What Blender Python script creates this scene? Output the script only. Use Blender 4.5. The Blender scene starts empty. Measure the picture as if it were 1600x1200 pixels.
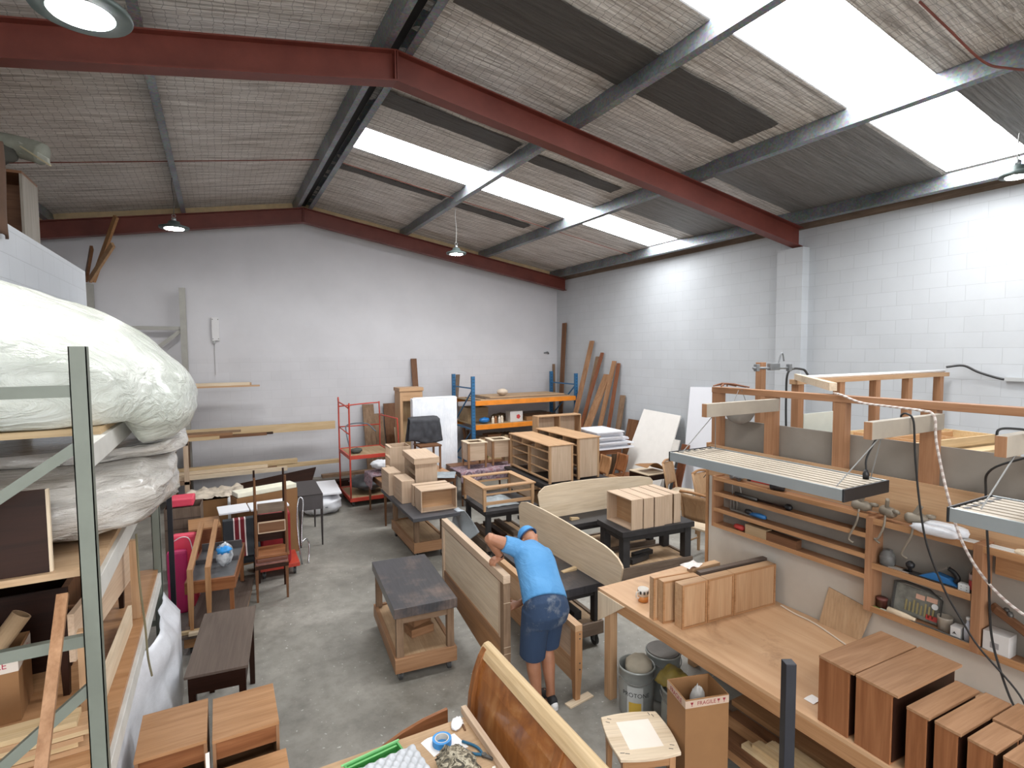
import bpy, bmesh, math, random
from mathutils import Vector, Matrix, noise
random.seed(7)
SC = bpy.context.scene
COL = SC.collection
PI = math.pi

# ------------------------------------------------------------------ materials
def lin(h):
    h = h.lstrip('#')
    out = []
    for i in (0, 2, 4):
        c = int(h[i:i+2], 16) / 255
        out.append(c / 12.92 if c <= 0.04045 else ((c + 0.055) / 1.055) ** 2.4)
    return (*out, 1)

MATS = {}
def nodes(name):
    m = bpy.data.materials.new(name); m.use_nodes = True
    nt = m.node_tree
    b = nt.nodes['Principled BSDF']
    return m, nt, b

def link(nt, a, b): nt.links.new(a, b)

def coords(nt, scale=(1, 1, 1), rot=(0, 0, 0), rand=True):
    tc = nt.nodes.new('ShaderNodeTexCoord')
    mp = nt.nodes.new('ShaderNodeMapping')
    mp.inputs['Scale'].default_value = scale
    mp.inputs['Rotation'].default_value = rot
    link(nt, tc.outputs['Object'], mp.inputs['Vector'])
    if rand:
        oi = nt.nodes.new('ShaderNodeObjectInfo')
        mul = nt.nodes.new('ShaderNodeMath'); mul.operation = 'MULTIPLY'; mul.inputs[1].default_value = 37.0
        link(nt, oi.outputs['Random'], mul.inputs[0])
        link(nt, mul.outputs[0], mp.inputs['Location'])
    return mp.outputs['Vector']

def noise_n(nt, vec, scale, detail=3, rough=.55, dist=0):
    n = nt.nodes.new('ShaderNodeTexNoise')
    n.inputs['Scale'].default_value = scale; n.inputs['Detail'].default_value = detail
    n.inputs['Roughness'].default_value = rough; n.inputs['Distortion'].default_value = dist
    link(nt, vec, n.inputs['Vector'])
    return n.outputs['Fac']

def ramp(nt, fac, stops):
    r = nt.nodes.new('ShaderNodeValToRGB')
    el = r.color_ramp.elements
    while len(el) > 1: el.remove(el[-1])
    el[0].position = stops[0][0]; el[0].color = stops[0][1]
    for p, c in stops[1:]:
        e = el.new(p); e.color = c
    link(nt, fac, r.inputs['Fac'])
    return r.outputs['Color']

def mixc(nt, fac, a, b, mode='MIX'):
    mx = nt.nodes.new('ShaderNodeMix'); mx.data_type = 'RGBA'; mx.blend_type = mode
    for sock, v in ((mx.inputs[0], fac), (mx.inputs[6], a), (mx.inputs[7], b)):
        if hasattr(v, 'is_linked'): link(nt, v, sock)
        else: sock.default_value = v
    return mx.outputs[2]

def bump(nt, b, h, strength=.2, dist=.01):
    bm = nt.nodes.new('ShaderNodeBump'); bm.inputs['Strength'].default_value = strength
    bm.inputs['Distance'].default_value = dist
    link(nt, h, bm.inputs['Height']); link(nt, bm.outputs['Normal'], b.inputs['Normal'])

def plain(name, col, rough=.6, metal=0., var=.12, scale=6, bmp=0.):
    key = ('plain', name)
    if key in MATS: return MATS[key]
    m, nt, b = nodes(name)
    v = coords(nt)
    f = noise_n(nt, v, scale, 4, .6)
    c = lin(col)
    d = tuple(x * (1 - var) for x in c[:3]) + (1,)
    l = tuple(min(1, x * (1 + var)) for x in c[:3]) + (1,)
    link(nt, ramp(nt, f, [(.3, d), (.7, l)]), b.inputs['Base Color'])
    b.inputs['Roughness'].default_value = rough; b.inputs['Metallic'].default_value = metal
    if bmp: bump(nt, b, noise_n(nt, v, scale * 8, 3), bmp, .004)
    MATS[key] = m
    return m

def wood(name, base, dark, axis='x', rough=.5, scale=1., stain=0., contrast=1.):
    """wood with grain along one local axis"""
    key = ('wood', name, axis)
    if key in MATS: return MATS[key]
    m, nt, b = nodes(name + '_' + axis)
    s = {'x': (.9, 11, 11), 'y': (11, .9, 11), 'z': (11, 11, .9)}[axis]
    v = coords(nt, tuple(q * scale for q in s))
    f = noise_n(nt, v, 1.0, 5, .62, 1.2)
    s2 = {'x': (3, 90, 90), 'y': (90, 3, 90), 'z': (90, 90, 3)}[axis]
    v2 = coords(nt, tuple(q * scale for q in s2))
    g = noise_n(nt, v2, 1.0, 2, .5)
    cb, cd = lin(base), lin(dark)
    lo, hi = .5 - .22 / contrast, .5 + .2 / contrast
    c = ramp(nt, f, [(lo, cd), (hi, cb)])
    fine = ramp(nt, g, [(.3, (.86, .84, .82, 1)), (.6, (1.04, 1.04, 1.04, 1))])
    c = mixc(nt, .8, c, fine, 'MULTIPLY')
    if stain:
        v3 = coords(nt, (1, 1, 1))
        st = ramp(nt, noise_n(nt, v3, 3.5, 4, .65), [(.45, (1, 1, 1, 1)), (.7, (1 - stain, 1 - stain, 1 - stain, 1))])
        c = mixc(nt, 1., c, st, 'MULTIPLY')
    link(nt, c, b.inputs['Base Color'])
    b.inputs['Roughness'].default_value = rough; b.inputs['Specular IOR Level'].default_value = .22
    bump(nt, b, g, .08, .003)
    MATS[key] = m
    return m

WOODS = {
    'maple':   ('#dbbd9d', '#cba887', .5),     # raw pale cabinet wood
    'birch':   ('#e8d3b4', '#dabf9b', .5),     # pale plywood
    'honey':   ('#cfa374', '#bd8d5e', .45),    # pale orange
    'orange':  ('#c58d5b', '#a8703f', .42),    # warm reddish timber
    'cedar':   ('#b8865c', '#93623c', .45),
    'fir':     ('#bd855a', '#a06a43', .6),     # framing studs
    'pine':    ('#dcbd8c', '#c9a470', .55),
    'brown':   ('#8a5a38', '#6c4228', .5),
    'walnut':  ('#3b1d0f', '#281208', .5),
    'umber':   ('#6f5d52', '#604f45', .5),
    'old':     ('#a07f60', '#7c5d43', .7),
    'grey':    ('#9c9488', '#847c70', .7),
    'ply':     ('#d0aa80', '#bd9468', .6),
    'particle':('#b99a72', '#a08159', .7),
    'dirty':   ('#8b7563', '#6b5748', .75),
    'teak':    ('#a9683a', '#864a24', .35),
    'burl':    ('#a8642e', '#7a4018', .3),
    'rust':    ('#9a5a38', '#7a4025', .45),
}
def _mute(h, k=.22, v=.97):
    r, g, b_ = (int(h[i:i+2], 16) for i in (1, 3, 5)); m_ = .3*r + .59*g + .11*b_
    return '#%02x%02x%02x' % tuple(int(min(255, v*(c + (m_ - c)*k))) for c in (r, g, b_))
def W(kind, axis='x'):
    b, d, r = WOODS[kind]
    b, d = _mute(b), _mute(d)
    return wood('wood_' + kind, b, d, axis, r, stain=.18 if kind in ('ply', 'old', 'dirty') else 0)

# ------------------------------------------------------------------ mesh builder
class MB:
    def __init__(s): s.v = []; s.f = []
    def add(s, vs, fs):
        n = len(s.v); s.v += [tuple(p) for p in vs]; s.f += [tuple(i + n for i in f) for f in fs]; return s
    def box(s, x0, y0, z0, x1, y1, z1, M=None):
        x0, x1 = sorted((x0, x1)); y0, y1 = sorted((y0, y1)); z0, z1 = sorted((z0, z1))
        vs = [(x, y, z) for z in (z0, z1) for y in (y0, y1) for x in (x0, x1)]
        if M is not None: vs = [M @ Vector(p) for p in vs]
        return s.add(vs, [(0, 2, 3, 1), (4, 5, 7, 6), (0, 1, 5, 4), (2, 6, 7, 3), (0, 4, 6, 2), (1, 3, 7, 5)])
    def frustum(s, a, b):
        """a, b = (cx, cy, z, wx, wy)"""
        vs = []
        for cx, cy, z, wx, wy in (a, b):
            vs += [(cx - wx/2, cy - wy/2, z), (cx + wx/2, cy - wy/2, z), (cx - wx/2, cy + wy/2, z), (cx + wx/2, cy + wy/2, z)]
        return s.add(vs, [(0, 2, 3, 1), (4, 5, 7, 6), (0, 1, 5, 4), (2, 6, 7, 3), (0, 4, 6, 2), (1, 3, 7, 5)])
    def bar(s, p, q, w, h, up=(0, 0, 1)):
        p, q = Vector(p), Vector(q); d = (q - p).normalized(); up = Vector(up)
        if abs(d.dot(up)) > .98: up = Vector((0, 1, 0))
        r = d.cross(up).normalized(); u = r.cross(d)
        vs = []
        for o in (p, q):
            vs += [o - r*w/2 - u*h/2, o + r*w/2 - u*h/2, o - r*w/2 + u*h/2, o + r*w/2 + u*h/2]
        return s.add(vs, [(0, 2, 3, 1), (4, 5, 7, 6), (0, 1, 5, 4), (2, 6, 7, 3), (0, 4, 6, 2), (1, 3, 7, 5)])
    def tube(s, pts, r, n=8, closed=False, radii=None):
        pts = [Vector(p) for p in pts]; m = len(pts); base = len(s.v)
        prev = None
        for i, p in enumerate(pts):
            if closed: t = pts[(i + 1) % m] - pts[i - 1]
            else: t = pts[min(i + 1, m - 1)] - pts[max(i - 1, 0)]
            t.normalize()
            if prev is None:
                a = Vector((0, 0, 1)) if abs(t.z) < .9 else Vector((1, 0, 0))
                u = t.cross(a).normalized()
            else:
                u = (prev - t * prev.dot(t)).normalized()
            prev = u; w = t.cross(u); rr = radii[i] if radii else r
            for k in range(n):
                a = 2 * PI * k / n
                s.v.append(tuple(p + (u * math.cos(a) + w * math.sin(a)) * rr))
        for i in range(m if closed else m - 1):
            for k in range(n):
                a = base + i * n + k; b = base + i * n + (k + 1) % n
                c = base + ((i + 1) % m) * n + (k + 1) % n; d = base + ((i + 1) % m) * n + k
                s.f.append((a, b, c, d))
        if not closed:
            s.f.append(tuple(base + k for k in range(n))[::-1])
            s.f.append(tuple(base + (m - 1) * n + k for k in range(n)))
        return s
    def lathe(s, prof, n=24, M=None):
        base = len(s.v); M = M or Matrix.Identity(4)
        for r, z in prof:
            for k in range(n):
                a = 2 * PI * k / n
                s.v.append(tuple(M @ Vector((r * math.cos(a), r * math.sin(a), z))))
        for i in range(len(prof) - 1):
            for k in range(n):
                s.f.append((base + i*n + k, base + i*n + (k+1) % n, base + (i+1)*n + (k+1) % n, base + (i+1)*n + k))
        if prof[0][0] > 1e-6: s.f.append(tuple(base + k for k in range(n))[::-1])
        if prof[-1][0] > 1e-6: s.f.append(tuple(base + (len(prof)-1)*n + k for k in range(n)))
        return s
    def prism(s, poly, off):
        poly = [Vector(p) for p in poly]; off = Vector(off); n = len(poly)
        vs = poly + [p + off for p in poly]
        fs = [tuple(range(n))[::-1], tuple(range(n, 2*n))] + [(i, (i+1) % n, n + (i+1) % n, n + i) for i in range(n)]
        return s.add(vs, fs)
    def grid(s, fn, nu, nv, wrap=False):
        base = len(s.v)
        for j in range(nv + 1):
            for i in range(nu if wrap else nu + 1):
                s.v.append(tuple(fn(i / nu, j / nv)))
        w = nu if wrap else nu + 1
        for j in range(nv):
            for i in range(nu):
                a = base + j*w + i; b = base + j*w + (i+1) % w
                s.f.append((a, b, b + w, a + w))
        return s
    def blob(s, c, r, n=24, m=16, fn=None, p=1.0):
        """super-ellipsoid blob, fn(dir) -> displacement factor"""
        base = len(s.v); c = Vector(c)
        def sp(x): return math.copysign(abs(x) ** p, x)
        for j in range(m + 1):
            th = PI * j / m - PI / 2
            for i in range(n):
                ph = 2 * PI * i / n
                d = Vector((sp(math.cos(th)) * sp(math.cos(ph)), sp(math.cos(th)) * sp(math.sin(ph)), sp(math.sin(th))))
                k = fn(d) if fn else 1
                s.v.append((c.x + d.x*r[0]*k, c.y + d.y*r[1]*k, c.z + d.z*r[2]*k))
        for j in range(m):
            for i in range(n):
                s.f.append((base + j*n + i, base + j*n + (i+1) % n, base + (j+1)*n + (i+1) % n, base + (j+1)*n + i))
        return s
    def build(s, name, mat, parent=None, bevel=0., smooth=False, sub=0, solid=0.):
        me = bpy.data.meshes.new(name)
        me.from_pydata(s.v, [], s.f)
        bm = bmesh.new(); bm.from_mesh(me)
        bmesh.ops.remove_doubles(bm, verts=bm.verts, dist=1e-5)
        bmesh.ops.recalc_face_normals(bm, faces=bm.faces)
        bm.to_mesh(me); bm.free()
        me.materials.append(mat)
        if smooth:
            for p in me.polygons: p.use_smooth = True
        o = bpy.data.objects.new(name, me); COL.objects.link(o)
        if parent: o.parent = parent
        if solid:
            md = o.modifiers.new('solid', 'SOLIDIFY'); md.thickness = solid; md.offset = 0
        if bevel:
            md = o.modifiers.new('bevel', 'BEVEL'); md.width = bevel; md.segments = 2; md.limit_method = 'ANGLE'; md.angle_limit = .6
        if sub:
            md = o.modifiers.new('sub', 'SUBSURF'); md.levels = sub; md.render_levels = sub
        return o

def tag(o, label=None, cat=None, group=None, kind=None):
    if label: o['label'] = label
    if cat: o['category'] = cat
    if group: o['group'] = group
    if kind: o['kind'] = kind
    return o

def thing(name, label, cat, loc=(0, 0, 0), rz=0., group=None):
    o = bpy.data.objects.new(name, None); o.empty_display_size = .1; COL.objects.link(o)
    o.location = loc; o.rotation_euler = (0, 0, math.radians(rz))
    return tag(o, label, cat, group)

def children(o): return list(o.children)

def dup(o, loc=None, rz=None, label=None, parent=None):
    c = o.copy(); COL.objects.link(c)
    if parent is not None: c.parent = parent
    if loc is not None: c.location = loc
    if rz is not None: c.rotation_euler = (0, 0, math.radians(rz))
    if label: c['label'] = label
    for ch in children(o): dup(ch, parent=c)
    return c

def solo(mb, name, mat, label, cat, loc=(0, 0, 0), rz=0., group=None, **kw):
    o = mb.build(name, mat, **kw)
    o.location = loc; o.rotation_euler = (0, 0, math.radians(rz))
    return tag(o, label, cat, group)

def struct(mb, name, mat, **kw):
    o = mb.build(name, mat, **kw); o['kind'] = 'structure'; return o

def text_mesh(body, size, mat, name, parent, M, ext=.0006, align='CENTER', sx=1.):
    cu = bpy.data.curves.new(name, 'FONT'); cu.body = body; cu.size = size; cu.extrude = ext
    cu.align_x = align; cu.align_y = 'CENTER'
    tmp = bpy.data.objects.new('tmp_text', cu); COL.objects.link(tmp)
    dg = bpy.context.evaluated_depsgraph_get()
    me = bpy.data.meshes.new_from_object(tmp.evaluated_get(dg))
    bpy.data.objects.remove(tmp)
    me.transform(Matrix.Diagonal((sx, 1, 1, 1))); me.transform(M)
    me.materials.clear(); me.materials.append(mat); me.name = name
    o = bpy.data.objects.new(name, me); COL.objects.link(o)
    if parent: o.parent = parent
    return o

def bez(pts, n=8):
    """Catmull-Rom through points"""
    P = [Vector(p) for p in pts]; P = [P[0]*2 - P[1]] + P + [P[-1]*2 - P[-2]]
    out = []
    for i in range(1, len(P) - 2):
        for k in range(n):
            t = k / n
            out.append(.5 * ((2*P[i]) + (-P[i-1] + P[i+1])*t + (2*P[i-1] - 5*P[i] + 4*P[i+1] - P[i+2])*t*t + (-P[i-1] + 3*P[i] - 3*P[i+1] + P[i+2])*t**3))
    out.append(P[-2])
    return out

def cloth(fn, nu, nv): return MB().grid(fn, nu, nv)
def nz(x, y, z=0.): return noise.noise(Vector((x, y, z)))
# ------------------------------------------------------------------ camera
yaw, pit, rol, fpx = 0.4944739627, 0.05997498, -0.00694967, 849.89
fw = Vector((math.sin(yaw)*math.cos(pit), math.cos(yaw)*math.cos(pit), -math.sin(pit)))
rt = Vector((math.cos(yaw), -math.sin(yaw), 0)); up = rt.cross(fw)
rt, up = rt*math.cos(rol) + up*math.sin(rol), up*math.cos(rol) - rt*math.sin(rol)
cd = bpy.data.cameras.new('camera'); cam = bpy.data.objects.new('camera', cd); COL.objects.link(cam)
cam.matrix_world = Matrix(((rt.x, up.x, -fw.x, 0), (rt.y, up.y, -fw.y, 0), (rt.z, up.z, -fw.z, 3.0), (0, 0, 0, 1)))
cd.sensor_width = 36; cd.lens = fpx / 1600 * 36; cd.clip_start = .05; cd.clip_end = 100
SC.camera = cam
SC.view_settings.view_transform = 'Standard'; SC.view_settings.look = 'None'
SC.view_settings.gamma = 1; SC.view_settings.exposure = 1.05; SC.view_settings.use_curve_mapping = False
wd = bpy.data.worlds.new('world'); SC.world = wd; wd.use_nodes = True
wd.node_tree.nodes['Background'].inputs[0].default_value = (.97, .97, 1, 1)
wd.node_tree.nodes['Background'].inputs[1].default_value = 3.2
SC.cycles.use_denoising = True
SC.cycles.max_bounces = 8; SC.cycles.diffuse_bounces = 5; SC.cycles.glossy_bounces = 3
SC.cycles.transmission_bounces = 6; SC.cycles.transparent_max_bounces = 8
SC.cycles.caustics_reflective = False; SC.cycles.caustics_refractive = False
SC.cycles.sample_clamp_indirect = 8

# ------------------------------------------------------------------ room shell
XR, XL, YB, YF, XM = 8.4, -5.0, 12.9, -7.0, 1.7
SL = .168
def zroof(x, z0=6.27): return z0 - SL * abs(x - XM)

def block_mat(name, axes, base='#e3e3e6', line=.80, fade=None):
    m, nt, b = nodes(name)
    tc = nt.nodes.new('ShaderNodeTexCoord'); sp = nt.nodes.new('ShaderNodeSeparateXYZ'); cb = nt.nodes.new('ShaderNodeCombineXYZ')
    link(nt, tc.outputs['Object'], sp.inputs[0])
    link(nt, sp.outputs[axes[0]], cb.inputs[0]); link(nt, sp.outputs[axes[1]], cb.inputs[1])
    br = nt.nodes.new('ShaderNodeTexBrick')
    br.inputs['Scale'].default_value = 1; br.inputs['Brick Width'].default_value = .4; br.inputs['Row Height'].default_value = .2
    br.inputs['Mortar Size'].default_value = .004; br.inputs['Mortar Smooth'].default_value = .5; br.inputs['Bias'].default_value = 0
    br.inputs['Color1'].default_value = (1, 1, 1, 1); br.inputs['Color2'].default_value = (.96, .96, .96, 1)
    br.inputs['Mortar'].default_value = (line, line, line, 1)
    link(nt, cb.outputs[0], br.inputs['Vector'])
    n = noise_n(nt, tc.outputs['Object'], 1.3, 5, .6)
    c = ramp(nt, n, [(.3, tuple(x*.92 for x in lin(base)[:3]) + (1,)), (.7, lin(base))])
    if fade is not None:      # smooth painted lining above this height
        mr = nt.nodes.new('ShaderNodeMapRange'); mr.inputs[1].default_value = fade - .02; mr.inputs[2].default_value = fade + .02
        link(nt, sp.outputs['Z'], mr.inputs[0])
        bc = mixc(nt, mr.outputs[0], br.outputs['Color'], (1, 1, 1, 1))
    else: bc = br.outputs['Color']
    link(nt, mixc(nt, 1., c, bc, 'MULTIPLY'), b.inputs['Base Color'])
    b.inputs['Roughness'].default_value = .55
    inv = nt.nodes.new('ShaderNodeMath'); inv.operation = 'SUBTRACT'; inv.inputs[0].default_value = 1
    link(nt, br.outputs['Fac'], inv.inputs[1])
    if fade is None: bump(nt, b, inv.outputs[0], .35, .004)
    return m

# floor
m, nt, b = nodes('concrete')
v = coords(nt, rand=False)
f1 = noise_n(nt, v, .9, 6, .62, .4); f2 = noise_n(nt, v, 7, 5, .7); f3 = noise_n(nt, v, 26, 3, .6)
c = ramp(nt, f1, [(.3, lin('#75726b')), (.52, lin('#8d8a82')), (.7, lin('#a6a29a'))])
c = mixc(nt, .55, c, ramp(nt, f2, [(.34, (.60, .60, .58, 1)), (.58, (1.08, 1.08, 1.08, 1))]), 'MULTIPLY')
spots = ramp(nt, f3, [(.66, (0, 0, 0, 1)), (.72, (.8, .8, .8, 1))])
c = mixc(nt, spots, c, lin('#cfd0ca'))
red = ramp(nt, noise_n(nt, v, 1.7, 5, .7, 1.), [(.62, (0, 0, 0, 1)), (.75, (.5, .5, .5, 1))])
c = mixc(nt, red, c, lin('#7d6a62'))
link(nt, c, b.inputs['Base Color'])
link(nt, ramp(nt, f2, [(.3, (.42, .42, .42, 1)), (.7, (.68, .68, .68, 1))]), b.inputs['Roughness'])
bump(nt, b, f2, .12, .004)
CONC = m
struct(MB().box(XL - .2, YF - .2, -.2, XR + .2, YB + .2, 0), 'floor', CONC)

WALLB = block_mat('wall_paint_back', (0, 2), '#cfcfd3', .88, fade=2.9)
WALLR = block_mat('wall_paint_right', (1, 2), '#c2c6ca', .82)
gable = [(XL, YB, 0), (XR, YB, 0), (XR, YB, zroof(XR) - .0), (XM, YB, zroof(XM)), (XL, YB, zroof(XL))]
struct(MB().prism(gable, (0, .2, 0)), 'wall_back', WALLB)
struct(MB().box(XR, YF, 0, XR + .2, YB, 4.93), 'wall_right', WALLR)
struct(MB().box(XL - .2, YF, 0, XL, YB, 5.2), 'wall_left', WALLR)
# front wall with an unseen door opening, added to let in fill daylight
DX0, DX1, DZ = -4.2, 3.2, 4.3
struct(MB().prism([(XL, YF, 0), (DX0, YF, 0), (DX0, YF, zroof(DX0)), (XL, YF, zroof(XL))], (0, -.2, 0)), 'wall_front', WALLB)
struct(MB().prism([(DX1, YF, 0), (XR, YF, 0), (XR, YF, zroof(XR)), (DX1, YF, zroof(DX1))], (0, -.2, 0)), 'wall_front', WALLB)
struct(MB().prism([(DX0, YF, DZ), (DX1, YF, DZ), (DX1, YF, zroof(DX1)), (XM, YF, zroof(XM)), (DX0, YF, zroof(DX0))], (0, -.2, 0)), 'wall_front', WALLB)
struct(MB().box(-30, -40, -.21, 30, YF - .2, -.01), 'ground', plain('forecourt', '#b9b7b0', .8))
# pilaster below the near rafter
struct(MB().box(XR - .17, 5.5, 0, XR + .02, 5.95, 4.63), 'pillar', WALLR)
# rusty timber strip on top of the right wall
FASC = W('dirty', 'y')
struct(MB().box(XR - .03, YF, 4.93, XR + .12, YB, 5.07), 'trim_1', FASC)
# cream packing between far rafter and roof
CREAM = plain('cream_lining', '#d9c49c', .8)
for i, sg in enumerate((-1, 1)):
    e = XL if sg < 0 else XR
    pl = [(XM, YB - .06, zroof(XM) - .26), (e, YB - .06, zroof(e) - .26), (e, YB - .06, zroof(e) + .01), (XM, YB - .06, zroof(XM) + .01)]
    struct(MB().prism(pl, (0, .05, 0)), 'trim_%d' % (i + 2), CREAM)

# foil roof lining with chicken wire
def foil(name, c1, c2, wire=True, metal=.55, rough=.42):
    m, nt, b = nodes(name)
    v = coords(nt, rand=False)
    st = coords(nt, (1.1, 26, 1), rand=False)
    w1 = noise_n(nt, st, 1.0, 5, .6, 1.5)
    w2 = noise_n(nt, v, .8, 3)
    c = ramp(nt, w1, [(.34, lin(c1)), (.60, lin(c2))])  # wrinkle light and shade painted in as streaks, here and below
    st2 = coords(nt, (.35, 7, 1), rand=False)
    big = noise_n(nt, st2, 1.0, 6, .7, 2.5)
    c = mixc(nt, .8 if wire else .3, c, ramp(nt, big, [(.36, (.5, .48, .46, 1)), (.5, (1, 1, 1, 1))]), 'MULTIPLY')
    c = mixc(nt, .25, c, ramp(nt, w2, [(.3, lin('#cfc6ba')), (.7, (1, 1, 1, 1))]), 'MULTIPLY')
    if wire:
        vo = nt.nodes.new('ShaderNodeTexVoronoi'); vo.feature = 'DISTANCE_TO_EDGE'; vo.inputs['Scale'].default_value = 1
        vo.inputs['Randomness'].default_value = .35
        vo.voronoi_dimensions = '2D'; link(nt, coords(nt, (11, 15, 11), rand=False), vo.inputs['Vector'])
        c = mixc(nt, ramp(nt, vo.outputs['Distance'], [(.02, (.5, .5, .5, 1)), (.05, (0, 0, 0, 1))]), c, lin('#5a5550'))
    link(nt, c, b.inputs['Base Color'])
    b.inputs['Metallic'].default_value = metal; b.inputs['Roughness'].default_value = rough
    bump(nt, b, w1, .9, .05)
    return m
FOIL = foil('roof_foil', '#b7aea5', '#fffcf8', True, .0, .5)
DARK = foil('roof_dark_insulation', '#4a4744', '#5d5a57', False, .1, .6)
GREYF = foil('roof_grey_foil', '#74716e', '#918e8b', False, .3, .5)

SKY = [(2.72, 3.54), (8.05, 8.92), (-6.2, -5.3)]     # translucent sheet strips, right slope, full length
XA, XB = 1.9, 8.12
def slope_panel(mb, x0, x1, y0, y1, z0=6.27, wav=.0, nx=1, ny=1):
    def fn(u, v):
        x = x0 + (x1 - x0)*u; y = y0 + (y1 - y0)*v
        w = wav * (nz(x*1.1, y*3.1, 3.) + .6*nz(x*.8, y*9, 7.)) if 0 < u < 1 and 0 < v < 1 else 0
        return (x, y, zroof(x, z0) + w)
    mb.grid(fn, nx, ny)
    return mb
mb = MB()
FILL_STRIPS = [(-6.2, -5.3), (-2.6, -1.75)]     # unseen glowing strips added on the left slope to brighten the left side
XC = -4.5
yl = YF
for a, bb in FILL_STRIPS + [(YB, YB)]:
    slope_panel(mb, XL - .1, XM, yl, a, wav=.02, nx=60, ny=max(8, int((a - yl)*9)))
    if bb > a:
        slope_panel(mb, XL - .1, XC, a, bb); slope_panel(mb, 1.5, XM, a, bb)
    yl = bb
ys = YF
for a, bb in sorted(SKY) + [(YB, YB)]:
    if a > ys: slope_panel(mb, XM, XR + .15, ys, a, wav=.02, nx=60, ny=max(8, int((a - ys)*9)))
    if bb > a:
        slope_panel(mb, XM, XA, a, bb); slope_panel(mb, XB, XR + .15, a, bb)
    ys = bb
struct(mb, 'ceiling', FOIL, smooth=True)
# glowing translucent roof sheets
m, nt, b = nodes('skylight_sheet')
b.inputs['Base Color'].default_value = (.9, .95, 1, 1)
b.inputs['Emission Color'].default_value = (.97, .985, 1, 1); b.inputs['Emission Strength'].default_value = 9.5
SKYM = m
for i, (a, bb) in enumerate(SKY):
    struct(slope_panel(MB(), XA, XB, a, bb, 6.29), 'window_%d' % (i + 1), SKYM)
for i, (a, bb) in enumerate(FILL_STRIPS):
    struct(slope_panel(MB(), XC, 1.5, a, bb, 6.29), 'window_%d' % (i + 4), SKYM)  # added fill strips behind the camera, glowing like the skylights
# outer roof skin so nothing leaks in
struct(slope_panel(slope_panel(MB(), XL - .4, XM, YF - .4, YB + .4, 6.36), XM, XR + .4, YF - .4, YB + .4, 6.36), 'roof', plain('roof_sheet', '#777777'))

def patch(x0, x1, y0, y1, mat, name='ceiling_patch', ragged=.02):
    def fn(u, v):
        x = x0 + (x1 - x0)*u
        y = (y0 + (y1 - y0)*v) + (ragged * nz(x*4, v*9 + y0, 1.) if v in (0, 1) else 0)
        if u in (0, 1): x += ragged * 1.5 * nz(y*5, u*7 + x0, 2.)
        return (x, y, zroof(x, 6.245) + .006*nz(x*2, y*3, 5.))
    struct(MB().grid(fn, 30, 6), name, mat, smooth=True)
patch(2.0, 5.73, 4.15, 4.80, DARK)
patch(1.9, 3.85, 6.77, 7.17, DARK)
patch(4.08, 5.73, 6.9, 7.2, DARK)
patch(1.9, 3.85, 9.71, 9.93, DARK)
patch(4.15, 5.73, 9.76, 10.06, DARK)
patch(6.25, 8.12, 3.56, 5.62, GREYF)
patch(6.25, 8.12, 6.2, 7.6, GREYF)
patch(6.25, 8.12, 0.5, 2.70, GREYF)
patch(4.3, 5.8, 0.4, 1.1, DARK)

# ------------------------------------------------------------------ steel
m, nt, b = nodes('red_oxide_steel')
v = coords(nt)
c = ramp(nt, noise_n(nt, v, 2.2, 5, .65), [(.3, lin('#60291f')), (.7, lin('#76392e'))])
link(nt, c, b.inputs['Base Color']); b.inputs['Roughness'].default_value = .5
REDOX = m
m, nt, b = nodes('galvanised_steel')
v = coords(nt, (1, 1, 1))
vo = nt.nodes.new('ShaderNodeTexVoronoi'); vo.inputs['Scale'].default_value = 45; link(nt, v, vo.inputs['Vector'])
c = mixc(nt, .25, ramp(nt, noise_n(nt, v, 1.5, 4), [(.3, lin('#6f7478')), (.7, lin('#9aa0a4'))]), vo.outputs['Color'], 'OVERLAY')
link(nt, c, b.inputs['Base Color']); b.inputs['Metallic'].default_value = .6; b.inputs['Roughness'].default_value = .45
GALV = m
def rafter(yc, lo, hi):
    """portal frame rafter pair as I-section; lower edge follows apex 5.76"""
    for sg, e in ((-1, lo), (1, hi)):
        mb = MB()
        def strip(z0, z1, y0, y1):
            pl = []
            for x, z in ((XM, z0), (e, z0), (e, z1), (XM, z1)):
                pl.append((x, y0, 5.76 + z - SL*abs(x - XM)))
            mb.prism(pl, (0, y1 - y0, 0))
        strip(0, .014, yc - .083, yc + .083); strip(.014, .296, yc - .006, yc + .006); strip(.296, .31, yc - .083, yc + .083)
        for xs in ((.02, .35, .7) if False else (.012,)):
            x = XM + sg*xs
            mb.box(x - .008, yc - .08, 5.765 - SL*xs, x + .008, yc + .08, 6.06 - SL*xs)
        struct(mb, 'beam_rafter', REDOX)
rafter(5.655, XL + .05, XR - .06)
rafter(12.46, XL + .05, XR - .02)
rafter(-1.15, XL + .05, XR - .06)
def purlin(x, flip=1):
    """C purlin along Y sitting on the rafters"""
    z = zroof(x) - .2
    th = math.atan(SL) * (1 if x > XM else -1)
    M = Matrix.Translation((x, 0, z)) @ Matrix.Rotation(th, 4, 'Y')
    mb = MB()
    a = -.0375*flip
    mb.box(a - .003, YF, 0, a + .003, YB - .05, .2, M)
    mb.box(-.0375, YF, 0, .0375, YB - .05, .004, M); mb.box(-.0375, YF, .196, .0375, YB - .05, .2, M)
    mb.box(-a - .003, YF, 0, -a + .003, YB - .05, .02, M)
    struct(mb, 'beam_purlin', GALV)
for x in (3.92, 5.98, 8.14): purlin(x, 1)
for x in (-.49, -2.57, -4.65): purlin(x, -1)
purlin(1.60, 1); purlin(1.83, -1)
# dark strip painting in the shade of the gap between the ridge pair
struct(MB().box(1.63, YF, 6.21, 1.80, YB, 6.215), 'trim_4', plain('gap_shade', '#2b2a2a'))

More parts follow.
